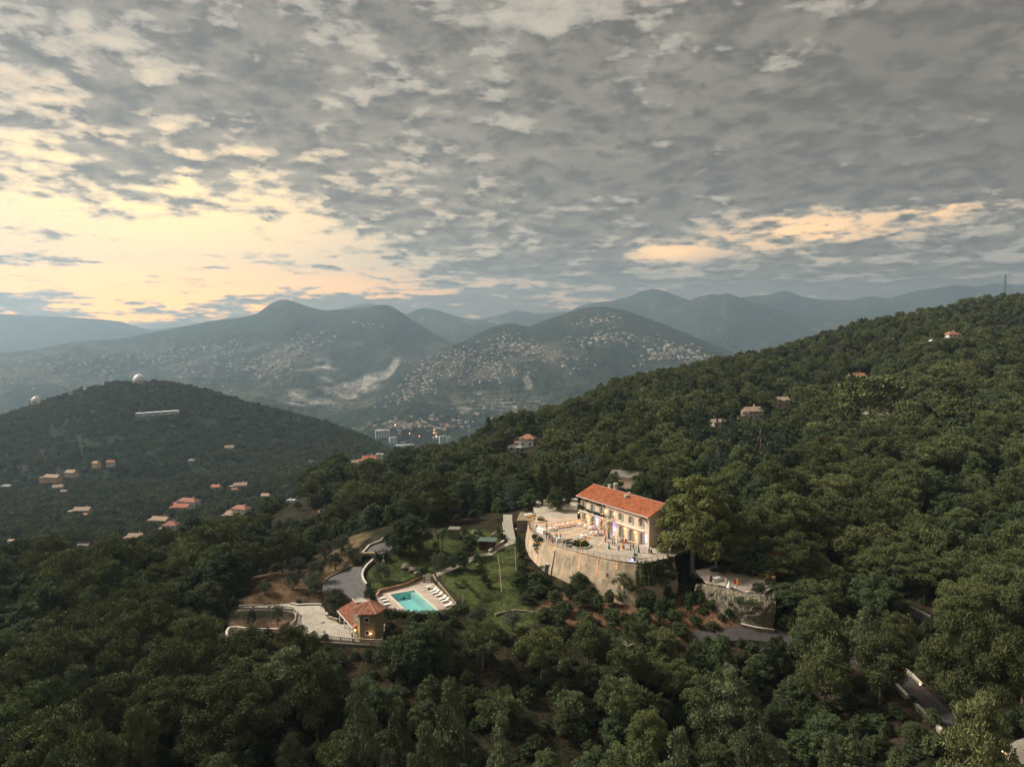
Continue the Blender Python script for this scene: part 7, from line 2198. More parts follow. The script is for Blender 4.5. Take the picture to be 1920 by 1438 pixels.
# shrubs of the garden
SHR = [(1440, 425, 2.2, 2.0, 'large dark shrub at the head of the flower bed'), (1462, 500, 2.4, 1.9, 'shrub with pink blossom in the middle flower bed'), (1500, 590, 2.2, 1.9, 'round bright green shrub below the blossoming one'), (1535, 650, 1.9, 1.7, 'lowest round shrub of the middle flower bed'),
       (1480, 530, 1.8, 1.5, 'small light shrub squeezed between larger ones in the flower bed'), (1660, 250, 2.4, 2.4, 'dark round shrub left of the garden steps'), (1465, 200, 1.9, 1.6, 'green shrub between the sheds'), (1330, 200, 2.6, 2.4, 'bushy shrub behind the stone shed'), (1625, 190, 1.6, 1.8, 'small shrub at the foot of the bastion path'),
       (1790, 262, 1.9, 1.9, 'top clipped ball in the column beside the retaining wall'), (1795, 305, 2.0, 1.9, 'second clipped ball in the column beside the retaining wall'), (1805, 355, 2.1, 2.0, 'third clipped ball in the column beside the retaining wall'), (1820, 415, 2.2, 2.1, 'fourth clipped ball in the column beside the retaining wall'), (1840, 500, 2.6, 2.5, 'largest clipped ball at the foot of the retaining wall'), (1828, 640, 2.6, 2.9, 'tall dark shrub below the column of clipped balls'), (1890, 720, 2.0, 2.2, 'dark round shrub right of the lower lawn'), (1830, 715, 2.4, 2.6, 'dense shrub at the lower right of the lawn'),
       (640, 400, 2.6, 1.9, 'leafy bright shrub behind the drive tunnel'), (585, 400, 2.4, 1.8, 'leafy shrub left of the statue'), (1000, 505, 1.6, 1.3, 'low shrub beside the boulders'), (960, 520, 1.8, 1.2, 'low shrub trailing over the boulders')]
for zx, zy, w, h_, lab in SHR: shrub(onground(*z3(zx, zy)), w, h_, lab, m=None)
o = link_mesh('blossom', puffs_mesh('b', [(.2 * TR.normal(), .2 * TR.normal(), 1.3 + .2 * TR.rand(), .3, .5) for _ in range(9)], .1, .08, 22, PINKC)); o.location = onground(*z3(1448, 500)); tag(o, 'pink blossom on the shrub in the middle flower bed', 'flowers')
hedge([onground(*z3(*p)) for p in [(1455, 765), (1540, 762), (1625, 740)]], .5, .5, 'low clipped edging at the foot of the flower bed')
hedge([onground(*z3(*p)) for p in [(1320, 600), (1380, 665), (1450, 740)]], .35, .4, 'thin edging running down the lawn left of the flower bed')
stone_wall('lawn_kerb', [onground(*z3(*p)) for p in [(1615, 370), (1630, 480), (1640, 600), (1648, 680)]], .03, .16, 'thin pale kerb running down the lawn')
stone_wall('foot_wall', [onground(*z3(*p)) for p in [(1762, 300), (1768, 420), (1775, 545)]], .15, .2, 'thin stone edging between the lawn and the clipped balls', m=STONE_G)
stone_wall('dry_stone_wall', [onground(*z3(*p)) for p in [(1590, 890), (1660, 865), (1760, 850), (1850, 858), (1920, 870)]], .38, .5, 'rough dry stone wall across the lower lawn', m=STONE_G)
# bastion left of the terrace with white tables
bp = [P1(70, 520, -50.3), P1(240, 500, -50.3), P1(225, 600, -50.3), P1(55, 560, -50.3)]
bp = [P1(88, 460, -50.0), P1(245, 470, -50.0), P1(232, 545, -50.0), P1(52, 545, -50.0)]
e = empty('stone_bastion', P1(140, 545, -50.0), 0, 'square stone bastion at the far left end of the terrace', 'bastion'); b = MB(); b.prism([(p.x, p.y) for p in bp], -56, -50.0); localise(b, Vector(e.location)); b.build('wall', STONE_G, e)
b = MB(); sc_ = scaled(bp, 1, .15); 
b.prism([(p.x, p.y) for p in sc_], -49.99, -49.8); localise(b, Vector(e.location)); b.build('coping', STONE_W, e)
for zx, zy, lab in ((150, 505, 'left'), (195, 495, 'right')):
    e = empty('garden_table', P1(zx, zy, -49.8), .2, 'white garden table on the stone bastion, %s one' % lab, 'table'); b = MB(); b.lathe((0, 0, 0), [(.7, .70), (.7, .76)], 12); b.build('tabletop', WMETAL, e)
    for k_ in range(4): b = MB(); a = k_ * 1.57 + .7; b.tube([(.5 * math.cos(a), .5 * math.sin(a), 0), (.4 * math.cos(a), .4 * math.sin(a), .7)], .03, 5); b.build('leg', WMETAL, e)
rb = [P1(20, 700, -54.2), P1(60, 650, -53.5), P1(160, 640, -53), P1(165, 700, -54.2)]
stone_wall('buttress_wall', [P1(25, 690, -54.5), P1(70, 640, -53.0), P1(165, 625, -52.2)], 2.4, .8, 'rounded stone buttress wall beside the retaining wall', m=STONE_W, z=-55.2, down=2)

# ------------------------------------------------------------------ topiary garden in front of the terrace wall
TOP = [(60, 1240, 'shrub', 3.6, 2.4, 'wide dark dome at the foot of the terrace wall, left'), (300, 1240, 'shrub', 5.4, 3.8, 'broad dark domed bush under the door niche'), (410, 1250, 'shrub', 1.6, 2.0, 'light green rounded bush right of the broad dome'), (95, 1130, 'shrub', 3.0, 2.8, 'large dark ball at the left foot of the terrace wall'),
       (550, 1290, 'shrub', 1.7, 1.5, 'small bright bush on bare earth'), (240, 1285, 'shrub', 3.0, 1.4, 'low flat dark mound left of the topiary'), (400, 1290, 'shrub', 2.4, 1.2, 'low pale green mound left of the topiary'),
       (720, 1290, 'oak', 5.4, 5.0, 'loose bushy tree in front of the middle of the terrace wall'), (1010, 1290, 'oak', 3.4, 6.8, 'tall narrow evergreen in front of the terrace wall'), (880, 1330, 'shrub', 3.2, 1.8, 'low grey bush between two taller trees'), (1190, 1300, 'oak', 6.0, 5.6, 'rounded grey tree in front of the terrace wall, right'),
       (1340, 1330, 'oak', 5.2, 5.0, 'dark tree right of the rounded grey one'), (1590, 1270, 'oak', 7.6, 7.4, 'large round broadleaf tree under the right end of the terrace')]
for zx, zy, kd, w, h_, lab in TOP:
    p = onground(*z1(zx, min(zy, 1290) )) if zy <= 1290 else onground(*z1(zx, zy))
    if kd == 'shrub': shrub(p, w, h_, lab)
    else: plant('oak', p.x, p.y, p.z - .3, w / 7.2, h_ / 8.0, lab)
TOP4 = [(500, 1100, 'shrub', 2.6, 3.8, 'tall ivy-clad clipped column on red earth'), (612, 1080, 'shrub', 2.9, 2.8, 'left one of two dark balls below the rock wall'), (690, 1100, 'shrub', 2.3, 2.3, 'right one of two dark balls below the rock wall'), (840, 1180, 'shrub', 2.1, 3.3, 'egg-shaped dark topiary at the foot of the rock wall'), (572, 1240, 'shrub', 2.8, 2.2, 'dark ball alone on the red earth slope'),
        (268, 1230, 'shrub', 3.0, 4.2, 'dark clipped cone left of the red earth'), (350, 1120, 'shrub', 3.0, 3.0, 'dark round topiary by the red path'), (90, 1100, 'shrub', 2.8, 3.2, 'dark round topiary under the ivy'), (170, 1100, 'shrub', 2.8, 2.8, 'second dark topiary under the ivy'), (400, 1215, 'shrub', 2.4, 2.6, 'loose dark shrub on the red earth'), (350, 1010, 'shrub', 2.4, 1.8, 'bright leafy shrub beside the red path'),
        (460, 900, 'shrub', 2.0, 3.4, 'slim dark shrub at the corner of the terrace'), (560, 880, 'shrub', 2.8, 2.4, 'bush on the bank left of the rock wall'), (770, 1090, 'shrub', 1.5, 1.3, 'small shrub rooted in the rock wall')]
for zx, zy, kd, w, h_, lab in TOP4: shrub(onground(*z4(zx, zy)), w, h_, lab)
for (px, py, w, h_, lab) in [(1010, 1118, 4.2, 3.2, 'dark bush left of the wide dome in the topiary garden'), (1040, 1128, 4.0, 3.0, 'dark bush in the second row of the topiary garden, left'), (1068, 1122, 2.8, 3.8, 'upright bush between the domes of the topiary garden'), (1092, 1138, 4.4, 4.2, 'broad tree in the middle of the topiary garden'),
        (1120, 1145, 3.8, 4.4, 'round-headed tree right of the broad one in the topiary garden'), (1142, 1135, 2.6, 4.2, 'narrow dark tree in the topiary garden'), (1165, 1128, 3.4, 3.4, 'dark ball in the upper row of the topiary garden'), (1195, 1120, 4.6, 4.2, 'dense dark tree at the wall foot in the topiary garden'), (1218, 1138, 3.4, 4.4, 'tall clipped bush in the right of the topiary garden'),
        (1242, 1150, 3.6, 4.0, 'dark bush below the large round broadleaf tree'), (1262, 1165, 3.4, 3.0, 'low bush on the red earth edge'), (1055, 1150, 4.2, 3.0, 'dark bush on the lower edge of the topiary garden, left'), (1150, 1165, 4.4, 3.4, 'dark bush on the lower edge of the topiary garden, middle'), (1205, 1170, 4.4, 3.8, 'dark bush on the lower edge of the topiary garden, right'),
        (1100, 1170, 4.2, 3.0, 'spreading bush under the topiary garden'), (1290, 1130, 2.8, 3.0, 'dark bush left of the two balls by the rock wall'), (1022, 1160, 4.4, 2.8, 'dark bush at the lawn corner below the topiary garden'), (985, 1130, 3.6, 2.6, 'grey-green bush at the lawn edge'), (1335, 1178, 3.0, 2.0, 'low bush by the drive on the red slope'), (1270, 1188, 4.0, 2.8, 'dark bush at the lower end of the red slope'), (1300, 1165, 2.6, 1.9, 'rounded bush in the middle of the red slope'), (1318, 1150, 2.0, 1.6, 'little bush near the rock wall foot'), (1352, 1160, 2.2, 1.5, 'low bush at the foot of the rock wall'), (1282, 1110, 3.0, 2.6, 'bush at the top of the red path'), (1250, 1120, 3.0, 3.0, 'bush under the right end of the ivy'), (1230, 1108, 3.0, 3.2, 'dark bush against the ivy wall'), (1085, 1120, 2.4, 3.4, 'slim bush at the wall foot'), (1130, 1112, 2.6, 3.0, 'round bush at the wall foot'), (1405, 1150, 3.2, 3.0, 'ivy bush at the right of the rock wall'), (1420, 1120, 3.4, 3.4, 'upper ivy bush at the right of the rock wall')]:
    p = onground(px, py); plant('oak', p.x, p.y, p.z - .3, w / 7.2, h_ / 8.0, lab)
for (px, py, w, h_, lab) in [(1610, 1290, 3.4, 2.6, 'dark bush on the bare slope left of the drive wall'), (1640, 1318, 3.0, 2.4, 'bush on the bare slope below the drive wall'), (1675, 1345, 3.6, 2.6, 'wide bush under the middle of the drive wall'), (1715, 1385, 4.0, 3.0, 'bush near the lower end of the drive wall'), (1590, 1330, 4.0, 3.4, 'dense bush at the left of the bare slope'), (1640, 1370, 4.4, 3.2, 'dense bush at the bottom of the bare slope'), (1625, 1250, 3.2, 2.6, 'bush at the top of the bare slope')]:
    p = onground(px, py); plant('oak', p.x, p.y, p.z - .3, w / 7.2, h_ / 8.0, lab)
e = empty('dry_tree', onground(*z4(70, 1175)), 0, 'small dead ball-topped tree with orange leaves', 'tree'); b = MB(); b.tube([(0, 0, -.2), (.05, 0, 1.6)], [.06, .04], 5); b.build('trunk', BARK, e)
link_mesh('crown', puffs_mesh('c', [(0, 0, 1.5, .4, .5), (0, 0, 2.1, .35, .6)], .14, .1, 60, mat('dead_leaves', (.26, .13, .06), .9, .3, 5)), e)
# rock wall
top_l = [P4(*p) for p in [(560, 872), (620, 872), (740, 895), (880, 922), (1000, 948), (1150, 965), (1230, 945)]]
bot_px = [(505, 985), (560, 1010), (700, 1095), (840, 1180), (960, 1225), (1080, 1255), (1200, 1260)]
bot_l = [onground(*z4(*p)) - Vector((0, 0, .6)) for p in bot_px]
NU, NV = 90, 26; V = []; 
ti = np.linspace(0, len(top_l) - 1, NU)
for a in ti:
    i = min(int(a), len(top_l) - 2); f = a - i; T_ = top_l[i].lerp(top_l[i + 1], f); B_ = bot_l[i].lerp(bot_l[i + 1], f)
    for j in range(NV):
        t = j / (NV - 1); p = T_.lerp(B_, t ** 1.0); p = p + Vector((0, -.9 * math.sin(math.pi * t), .5 * math.sin(math.pi * t)))
        n_ = 1.0 * ridged(np.array([p.x * .45]), np.array([p.z * .5 + p.y * .2]), 5)[0] * math.sin(math.pi * min(1, t * 1.2 + .05)) if t < .99 else 0
        V.append(p + Vector((-.25 * n_, -n_, .15 * n_)))
F = [(i * NV + j, (i + 1) * NV + j, (i + 1) * NV + j + 1, i * NV + j + 1) for i in range(NU - 1) for j in range(NV - 1)]
me = bpy.data.meshes.new('rock_face'); me.from_pydata([tuple(v) for v in V], [], F); me.materials.append(ROCK_M); tag(link_mesh('rock_face', me), kind='structure')
floor('lower_terrace', LOWT, -53.6, M_TF)
e = empty('round_dish', W(*z4(785, 998), d=(P4(785, 905).y * .62 + bot_l[3].y * .38) - 2.4), 0, 'round white dish fixed to the rock wall', 'dish'); b = MB(); q = len(b.v)
for k_ in range(16): a = k_ * math.pi / 8; b.v.append((.55 * math.cos(a), -.05, .62 * math.sin(a)))
for k_ in range(16): a = k_ * math.pi / 8; b.v.append((.25 * math.cos(a), .1, .28 * math.sin(a)))
b.v.append((0, .14, 0)); b.f += [(k_, (k_ + 1) % 16, 16 + (k_ + 1) % 16, 16 + k_) for k_ in range(16)] + [(16 + k_, 16 + (k_ + 1) % 16, 32) for k_ in range(16)]; b.mi += [0] * 32; b.build('reflector', WMETAL, e)
b = MB(); b.tube([(0, .1, 0), (0, 1.0, -.1)], .05, 5); b.build('arm', METAL, e)
picket('terrace_fence', [P4(540, 780), P4(560, 800), P4(640, 848), P4(700, 868)], 1.1, 'dark metal fence along the left edge of the lower terrace', METAL, .16, z=-53.6)
picket('terrace_fence', [P4(900, 905), P4(1000, 925), P4(1140, 945)], 1.0, 'dark metal fence along the front of the lower terrace', METAL, .16, z=-53.6)
hedge([W(*z4(885, 965), d=P4(920, 930).y - 2.3), W(*z4(965, 985), d=P4(960, 940).y - 2.3)], 1.6, 1.4, 'left one of two dark hedges hanging over the rock wall', z=-55.2)
hedge([W(*z4(1000, 985), d=P4(1000, 945).y - 2.3), W(*z4(1085, 1000), d=P4(1085, 955).y - 2.3)], 1.6, 1.4, 'right one of two dark hedges hanging over the rock wall', z=-55.4)
hedge([onground(*z4(*p)) for p in [(1000, 1180), (1080, 1200), (1160, 1235)]], 1.5, 1.6, 'long dark hedge beside the drive under the rock wall')
e = empty('parasol', P4(840, 905), 0, 'closed white parasol and draped stand on the lower terrace', 'parasol'); b = MB(); b.lathe((0, 0, 0), [(.55, 0), (.45, .4), (.12, 1.2), (.03, 1.5)], 12); b.build('canopy', WHITE, e); b = MB(); b.tube([(0, 0, 0), (0, 0, 1.9)], .03, 5); b.build('pole', METAL, e)
e = empty('draped_table', P4(730, 850), .5, 'long table in white cloth on the lower terrace', 'table'); b = MB(); b.box((0, 0, .38), (2.6, .9, .76), taper=.95); b.build('cloth', WHITE, e); b = MB(); b.box((0, 0, .78), (2.6, .9, .03)); b.build('tabletop', WMETAL, e)
e = empty('orange_wall_lamp', P4(1180, 800), 0, 'lit orange lamp on the pale wall behind the lower terrace', 'lamp'); b = MB(); b.ball((0, 0, 1.6), .15, 8); b.build('lamp_glass', WARMB, e); b = MB(); b.tube([(0, 0, 0), (0, 0, 1.5)], .04, 5); b.build('post', METAL, e); point((0, -.3, 1.7), (1, .55, .2), 30, e)
e = empty('annexe', P4(1190, 775), math.radians(-20), 'ochre stone annexe half hidden behind the leaning pine', 'building'); b = MB(); b.box((0, 2.5, 2.0), (6, 5, 5)); b.build('wall', STONE_W, e); b = MB(); hip(b, 6, 5, 4.5, 1.3); b.v = [(x, y + 2.5, z) for x, y, z in b.v]; b.build('roof', ROOFT, e)
e = empty('annexe', W(1170, 914, 214), math.radians(-25), 'low tiled outbuilding glimpsed behind the villa roof', 'building'); b = MB(); b.box((0, 3, 1.4), (9, 6, 3.6)); b.build('wall', PLASTER, e); b = MB(); gable(b, 9, 6, 3.2, 1.6); b.v = [(x, y + 3, z) for x, y, z in b.v]; b.build('roof', HM['grey'][1], e)
# drives to the right
drape('drive', strip(gp([(1290, 1195), (1340, 1192), (1400, 1186), (1460, 1192), (1530, 1205), (1600, 1232), (1660, 1262)]), 3.2), ASPD, .06)
rd = gp([(1655, 1262), (1700, 1275), (1735, 1310), (1775, 1350), (1815, 1395), (1860, 1440), (1900, 1475)])
drape('drive', strip(rd, 3.6), ASPD, .07)
drape('drive', strip(gp([(1640, 1130), (1680, 1140), (1720, 1152), (1760, 1170)]), 3.2), ASPD, .06)
drape('path', gp([(1885, 1425), (1895, 1395), (1930, 1380), (1960, 1440), (1900, 1450)]), M_COURT, .12)
stone_wall('drive_wall', gp([(1680, 1290), (1710, 1322), (1745, 1355), (1772, 1385)]), .8, .5, 'long stone wall on the lower side of the right drive', down=2.5)
stone_wall('drive_wall', gp([(1684, 1247), (1706, 1265), (1728, 1287)]), .5, .4, 'short stone wall on the upper side of the right drive')
stone_wall('drive_wall', gp([(1885, 1418), (1905, 1432), (1930, 1445)]), .6, .45, 'stone wall in the bottom right corner')
stone_wall('drive_wall', gp([(1692, 1136), (1720, 1148), (1745, 1160)]), .5, .4, 'pale wall beside the upper drive bend')
stone_wall('drive_wall', gp([z4(940, 1235) , z4(1060, 1262), z4(1220, 1285)]), .6, .5, 'rough stone edge between the drive and the rock wall')
for (px, py, lab) in ((1725, 1284, 'lit lamp on the drive wall beneath the large pine'), (1878, 1412, 'lit lamp in the bottom right corner by the pale path')):
    p = onground(px, py + 8); e = empty('path_lamp', p, 0, lab, 'lamp'); b = MB(); b.tube([(0, 0, 0), (0, 0, .8)], .05, 6); b.build('post', METAL, e); b = MB(); b.ball((0, 0, .92), .14, 8); b.build('lamp_glass', WARMB, e); point((0, 0, 1.2), (1, .6, .22), 6, e)
p = onground(1805, 965); e = empty('path_lamp', Vector((p.x, p.y, p.z)), 0, 'lone white lamp shining in the dark trees on the right', 'lamp'); zt = W(1805, 957, p.y).z - p.z
b = MB(); b.tube([(0, 0, 0), (0, 0, max(1, zt))], .06, 6); b.build('post', METAL, e); b = MB(); b.ball((0, 0, max(1, zt) + .2), .3, 8); b.build('lamp_glass', WARMB, e)
# bare dead branches on the flat pine
p = W(1176, 1212, 122); e = empty('dead_branch', p, 0, 'bleached dead branch standing out of the flat spreading pine', 'branch'); b = MB()
for k_ in range(9):
    a = RH.uniform(0, 6.28); q = Vector((0, 0, 0)); pts = [q.copy()]
    for j in range(4): q = q + Vector((math.cos(a + j * .3) * .55, math.sin(a) * .3, RH.uniform(.1, .4))); pts.append(q.copy())
    b.tube(pts, [.07, .05, .04, .03, .015], 4)
b.build('twigs', BARK_PALE, e)
# ------------------------------------------------------------------ observatory and far buildings
DOMEW = mat('dome_white', (0.74, 0.74, 0.75), .5, .04, .1)
def dome(px, py, wpx, d, lab):
    p = W(px, py, d); r = wpx * d / FPX / 2; e = empty('observatory_dome', p, .5, lab, 'dome')
    b = MB(); b.lathe((0, 0, -6), [(r * 1.02, 0), (r * 1.02, 6.2), (r * 1.06, 6.4)], 28); b.build('drum', mat('drum_stone', (.5, .46, .40), .85), e)
    b = MB(); b.lathe((0, 0, .4), [(r * math.cos(t), r * 1.12 * math.sin(t)) for t in np.linspace(0, math.pi / 2 - .03, 12)], 32); o = b.build('dome_shell', DOMEW, e, smooth=True)
    b = MB()
    for t0, t1 in zip(np.linspace(.05, 1.5, 8)[:-1], np.linspace(.05, 1.5, 8)[1:]):
        for sx in (-1, 1): b.tube([(sx * r * .12, -r * 1.01 * math.cos(t0), .4 + r * 1.13 * math.sin(t0)), (sx * r * .12, -r * 1.01 * math.cos(t1), .4 + r * 1.13 * math.sin(t1))], r * .02, 4)
    b.build('slit_rail', mat('dome_grey', (.45, .45, .46), .6), o)
    return e
dome(261, 714, 22, 1296, 'large white observatory dome on top of the left hill')
dome(68, 752, 16, 1290, 'smaller white observatory dome at the left edge of the hill')
dome(159, 731, 6, 1290, 'tiny white dome tower between the two observatory domes')
for px, py, w, h, dd, lab in ((133, 739, 7, 9, 1285, 'white block left of the tiny dome on the hill'), (58, 753, 8, 5, 1290, 'white annexe left of the smaller dome'), (163, 742, 8, 4, 1280, 'low white building under the tiny dome'), (75, 758, 8, 5, 1280, 'low cream building below the smaller dome')):
    p = W(px, py, dd); e = empty('observatory_building', p, .2, lab, 'building'); ww, hh = w * dd / FPX, h * dd / FPX
    b = MB(); b.box((0, 0, hh / 2 - 2), (ww, ww * .8, hh + 4)); b.build('wall', HM['flat'][0], e); b = MB(); b.box((0, 0, hh + .2), (ww * 1.05, ww * .85, .4)); b.build('roof', HM['flat'][1], e)
# long stepped glasshouse-like building
p = W(296, 778, 1120); e = empty('long_pavilion', p, math.radians(14), 'long stepped white pavilion on the flank of the observatory hill', 'building')
for k_ in range(5):
    b = MB(); b.box((-26 + k_ * 13, -k_ * .8, 1.4 + k_ * .7), (12.4, 10, 4.4)); b.build('wall', HM['flat'][0], e); b = MB(); b.box((-26 + k_ * 13, -k_ * .8, 3.9 + k_ * .7), (12.9, 11, .5)); b.build('roof', DOMEW, e)
    b = MB(); b.box((-26 + k_ * 13, -k_ * .8 - 5.05, 1.9 + k_ * .7), (11, .14, 1.4)); b.build('window_band', M_WIN, e)
p = W(362, 738, 1290); e = empty('house', p, .2, 'small red-roofed house high on the observatory hill', 'house'); b = MB(); b.box((0, 0, 0), (9, 7, 6)); b.build('wall', HM['cream'][0], e); b = MB(); gable(b, 9, 7, 3, 1.8); b.build('roof', HM['white'][1], e)
# mast on the skyline
p = onground(1884, 556); p = W(1884, 545, 720); e = empty('radio_mast', p, 0, 'thin lattice mast on the skyline at the right', 'mast'); hm_ = 17.0; b = MB()
for sx, sy in ((-1, -1), (1, -1), (1, 1), (-1, 1)): b.tube([(sx * .9, sy * .9, -10), (sx * .25, sy * .25, hm_)], .10, 4)
for k_ in range(14):
    z = k_ * hm_ / 14; w = .9 - .65 * (z + 10) / (hm_ + 10); b.tube([(-w, -w, z), (w, -w, z + 1.1)], .06, 4); b.tube([(w, -w, z), (-w, -w, z + 1.1)], .06, 4)
b.build('lattice', METAL, e); b = MB()
for z in (14.2, 15.8): b.box((0, 0, z), (2.6, .16, .16))
b.build('cross_arm', METAL, e)
# car in front of the white hillside villa
e = empty('parked_car', W(1748, 641, 448), .3, 'small white car parked left of the hillside villa', 'car'); b = MB(); b.box((0, 0, .65), (4.2, 1.8, .7)); b.box((.1, 0, 1.2), (2.2, 1.6, .55), taper=.8); b.build('body', WMETAL, e)
for x in (-1.3, 1.3):
    for y in (-.85, .85): b = MB(); b.tube([(x, y - .1, .35), (x, y + .1, .35)], .34, 10); b.build('wheel', BLACK, e)
b = MB(); b.box((.1, -.75, 1.2), (1.7, .12, .35)); b.build('window', M_WIN, e)

# far villages
FH = []
for nm, wc, rc in (('a', (.46, .41, .35), (.32, .21, .15)), ('b', (.38, .31, .25), (.28, .16, .12)), ('c', (.62, .60, .56), (.38, .30, .24))):
    wm_ = mat('far_wall_' + nm, wc, .8, .05, .1); rm_ = mat('far_roof_' + nm, rc, .85, .1, .1)
    for v_ in range(2):
        b = MB(); w, dp, h = (13, 10, 6.0) if v_ == 0 else (18, 10, 5.0)
        b.cur = 0; wall_gable(b, w, dp, -8, h, 0); b.cur = 1; hip(b, w, dp, h, 2.0, .5)
        if v_: b.cur = 0; b.box((w * .45, -dp * .5, -1), (w * .5, 5, 9)); b.cur = 1; b.box((w * .45, -dp * .5, 3.7), (w * .54, 5.6, .5))
        me = bpy.data.meshes.new('house'); me.from_pydata(b.v, [], b.f); me.materials.append(wm_); me.materials.append(rm_); me.polygons.foreach_set('material_index', b.mi); me.update(); FH.append(me)
VR = np.random.RandomState(3)
ZONES = [  # surface, centre x y, radii, tilt, count, label place
 (LEFTM, 130, 688, 120, 20, 0, 95, 'on the far slope above the small observatory dome'), (LEFTM, 300, 672, 60, 16, 0, 60, 'on the far slope behind the large observatory dome'), (LEFTM, 400, 655, 70, 14, .1, 60, 'under the long ridge right of the large dome'),
 (LEFTM, 380, 705, 60, 14, .1, 36, 'low on the slope right of the large dome'), (LEFTM, 555, 655, 62, 14, -.35, 90, 'below the pointed summit'), (LEFTM, 520, 690, 52, 16, -.5, 110, 'on the shoulder left of the quarry'), (LEFTM, 455, 690, 50, 9, 0, 45, 'in the hollow left of the quarry shoulder'),
 (LEFTM, 40, 705, 70, 18, 0, 40, 'at the left edge of the far slope'), (LEFTM, 230, 715, 90, 10, 0, 25, 'low on the left far slope'), (LEFTM, 690, 612, 30, 5, .1, 8, 'high on the mountain above the quarry'),
 (RIGHTM, 800, 690, 55, 22, -.1, 85, 'on the village hill nearest the quarry'), (RIGHTM, 860, 668, 55, 18, 0, 85, 'on the brow of the village hill'), (RIGHTM, 900, 700, 70, 16, 0, 70, 'on the face of the village hill'), (RIGHTM, 960, 655, 60, 16, .1, 75, 'high on the village hill'), (RIGHTM, 1035, 668, 60, 14, .25, 80, 'right on the village hill'),
 (RIGHTM, 790, 722, 45, 16, -.3, 50, 'on the lower left of the village hill'), (RIGHTM, 755, 745, 50, 7, -.3, 40, 'along the road under the quarry'), (RIGHTM, 930, 690, 40, 14, 0, 40, 'in the middle of the village hill'),
 (RIGHTM, 1130, 600, 34, 9, 0, 36, 'near the top of the right-hand hill'), (RIGHTM, 1115, 640, 45, 8, 0, 40, 'halfway up the right-hand hill'), (RIGHTM, 1180, 632, 45, 9, .1, 34, 'on the right shoulder of the right-hand hill'), (RIGHTM, 1260, 660, 40, 9, 0, 66, 'in the hamlet above the near ridge'), (RIGHTM, 1300, 672, 34, 7, .1, 50, 'at the right end of the hamlet above the near ridge'), (RIGHTM, 1230, 672, 40, 9, -.3, 30, 'below the hamlet above the near ridge'),
 (RIGHTM, 930, 770, 80, 14, 0, 20, 'among the terraced fields'), (RIGHTM, 760, 800, 80, 16, 0, 40, 'in the valley town'), (RIGHTM, 830, 795, 60, 14, 0, 34, 'at the edge of the valley town')]
cand = []
for (S_, cx, cy, rx, ry, rot, n, lab) in ZONES:
    for _ in range(int(n * 1.15)):
        a, b_ = VR.normal() * .62, VR.normal() * .72; x = cx + rx * a * math.cos(rot) - ry * b_ * math.sin(rot); y = cy + rx * a * math.sin(rot) + ry * b_ * math.cos(rot)
        p = S_['at'](x, y)
        if p is None: continue
        cand.append((VR.uniform(.55, 1.15) * (1.2 if p.y > 4000 else .85), p, lab))
cand.sort(key=lambda t: -t[0] / t[1].y)
print('far houses', len(cand))
col_w = []; merged = MB()
for i, (sc_, p, lab) in enumerate(cand):
    me = FH[VR.randint(len(FH))]; rz = VR.uniform(-.7, .7)
    if i < 255:
        o = link_mesh('house', me); o.location = p; o.rotation_euler = (0, 0, rz); o.scale = (sc_, sc_, sc_ * .9)
        tag(o, 'tiny pale tiled house ' + lab, 'house', 'houses ' + lab)
    else: col_w.append((p, sc_, rz, VR.randint(len(FH))))
P = np.array([tuple(t[0]) for t in col_w]); S = np.array([[t[1]] * 3 for t in col_w]); R = np.array([[0, 0, t[2]] for t in col_w]); I = np.array([t[3] for t in col_w])
instancer('far_houses', [(m_, None) for m_ in FH], P, S, R, I)
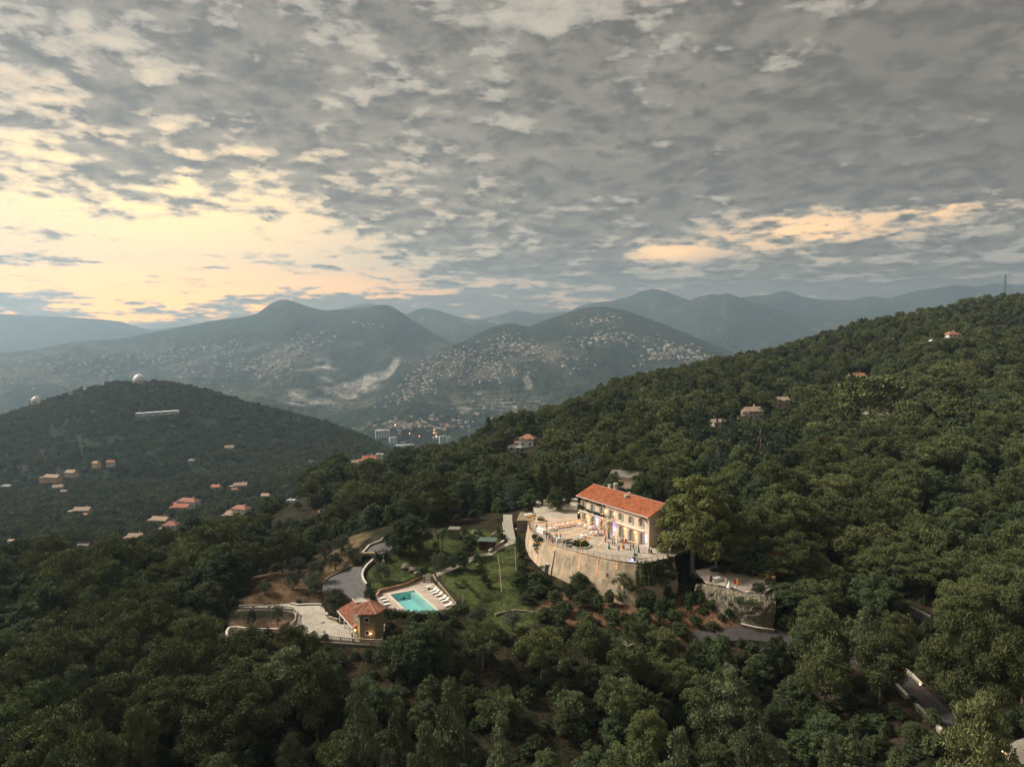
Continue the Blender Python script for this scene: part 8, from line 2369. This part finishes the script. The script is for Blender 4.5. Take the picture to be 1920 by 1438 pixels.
# valley town blocks
def block(px, py, wpx, hpx, d, lab, rz=0.2):
    p = W(px, py, d); w, h = wpx * d / FPX, hpx * d / FPX; e = empty('apartment_block', p, rz, lab, 'building', None); dp = w * .45
    b = MB(); b.box((0, 0, h / 2 - 6), (w, dp, h + 12)); b.build('wall', HM['flat'][0], e); b = MB(); b.box((0, 0, h + .6), (w * 1.02, dp * 1.04, 1.2)); b.box((w * .2, 0, h + 2.2), (w * .2, dp * .4, 3)); b.build('roof', HM['flat'][1], e)
    nfl = max(2, int(h / 5)); nb = max(2, int(w / 9))
    for f in range(nfl):
        for k_ in range(nb): q = MB(); q.box((-w / 2 + w * (k_ + .5) / nb, -dp / 2 - .1, h * (f + .55) / nfl), (w / nb * .6, .3, h / nfl * .45)); q.build('window', M_WIN, e)
for i, (px, py, w, h, d, lab, rz) in enumerate([(717, 822, 26, 15, 2250, 'tallest white apartment block in the valley town', .25), (737, 830, 14, 10, 2230, 'second white block right of the tallest in the valley town', .5), (754, 842, 26, 7, 2200, 'long white block stepping down in the valley town', -.2), (767, 842, 18, 8, 2150, 'wide white block at the bottom of the valley town', .1),
        (830, 829, 13, 11, 2250, 'narrow beige tower at the right of the valley town', .3), (842, 829, 8, 9, 2260, 'beige tower touching the near ridge in the valley town', .3), (818, 826, 14, 6, 2300, 'low white block left of the narrow beige tower', .1), (792, 824, 26, 3, 2350, 'long low shed in the middle of the valley town', 0), (760, 817, 9, 4, 2400, 'small white block behind the middle of the valley town', .4), (815, 806, 20, 3, 2450, 'flat factory roof at the back of the valley town', -.3), (720, 802, 10, 3, 2420, 'flat pale roof above the tallest block', .1)]):
    block(px, py, w, h, d, lab, rz)
# street lamps already lit in the town
for i, (px, py) in enumerate([(741, 797), (752, 820), (768, 813), (775, 821), (786, 818), (814, 806), (813, 812), (818, 818), (838, 825), (826, 820)]):
    p = W(px, py, 2300); e = empty('street_lamp', p, 0, 'lit orange street lamp in the valley town', 'street lamp', 'lit street lamps in the valley town'); b = MB(); b.tube([(0, 0, -9), (0, 0, 0)], .3, 4); b.build('post', METAL, e); b = MB(); b.ball((0, 0, .5), 1.3, 6); b.build('lamp_head', ORNB, e)
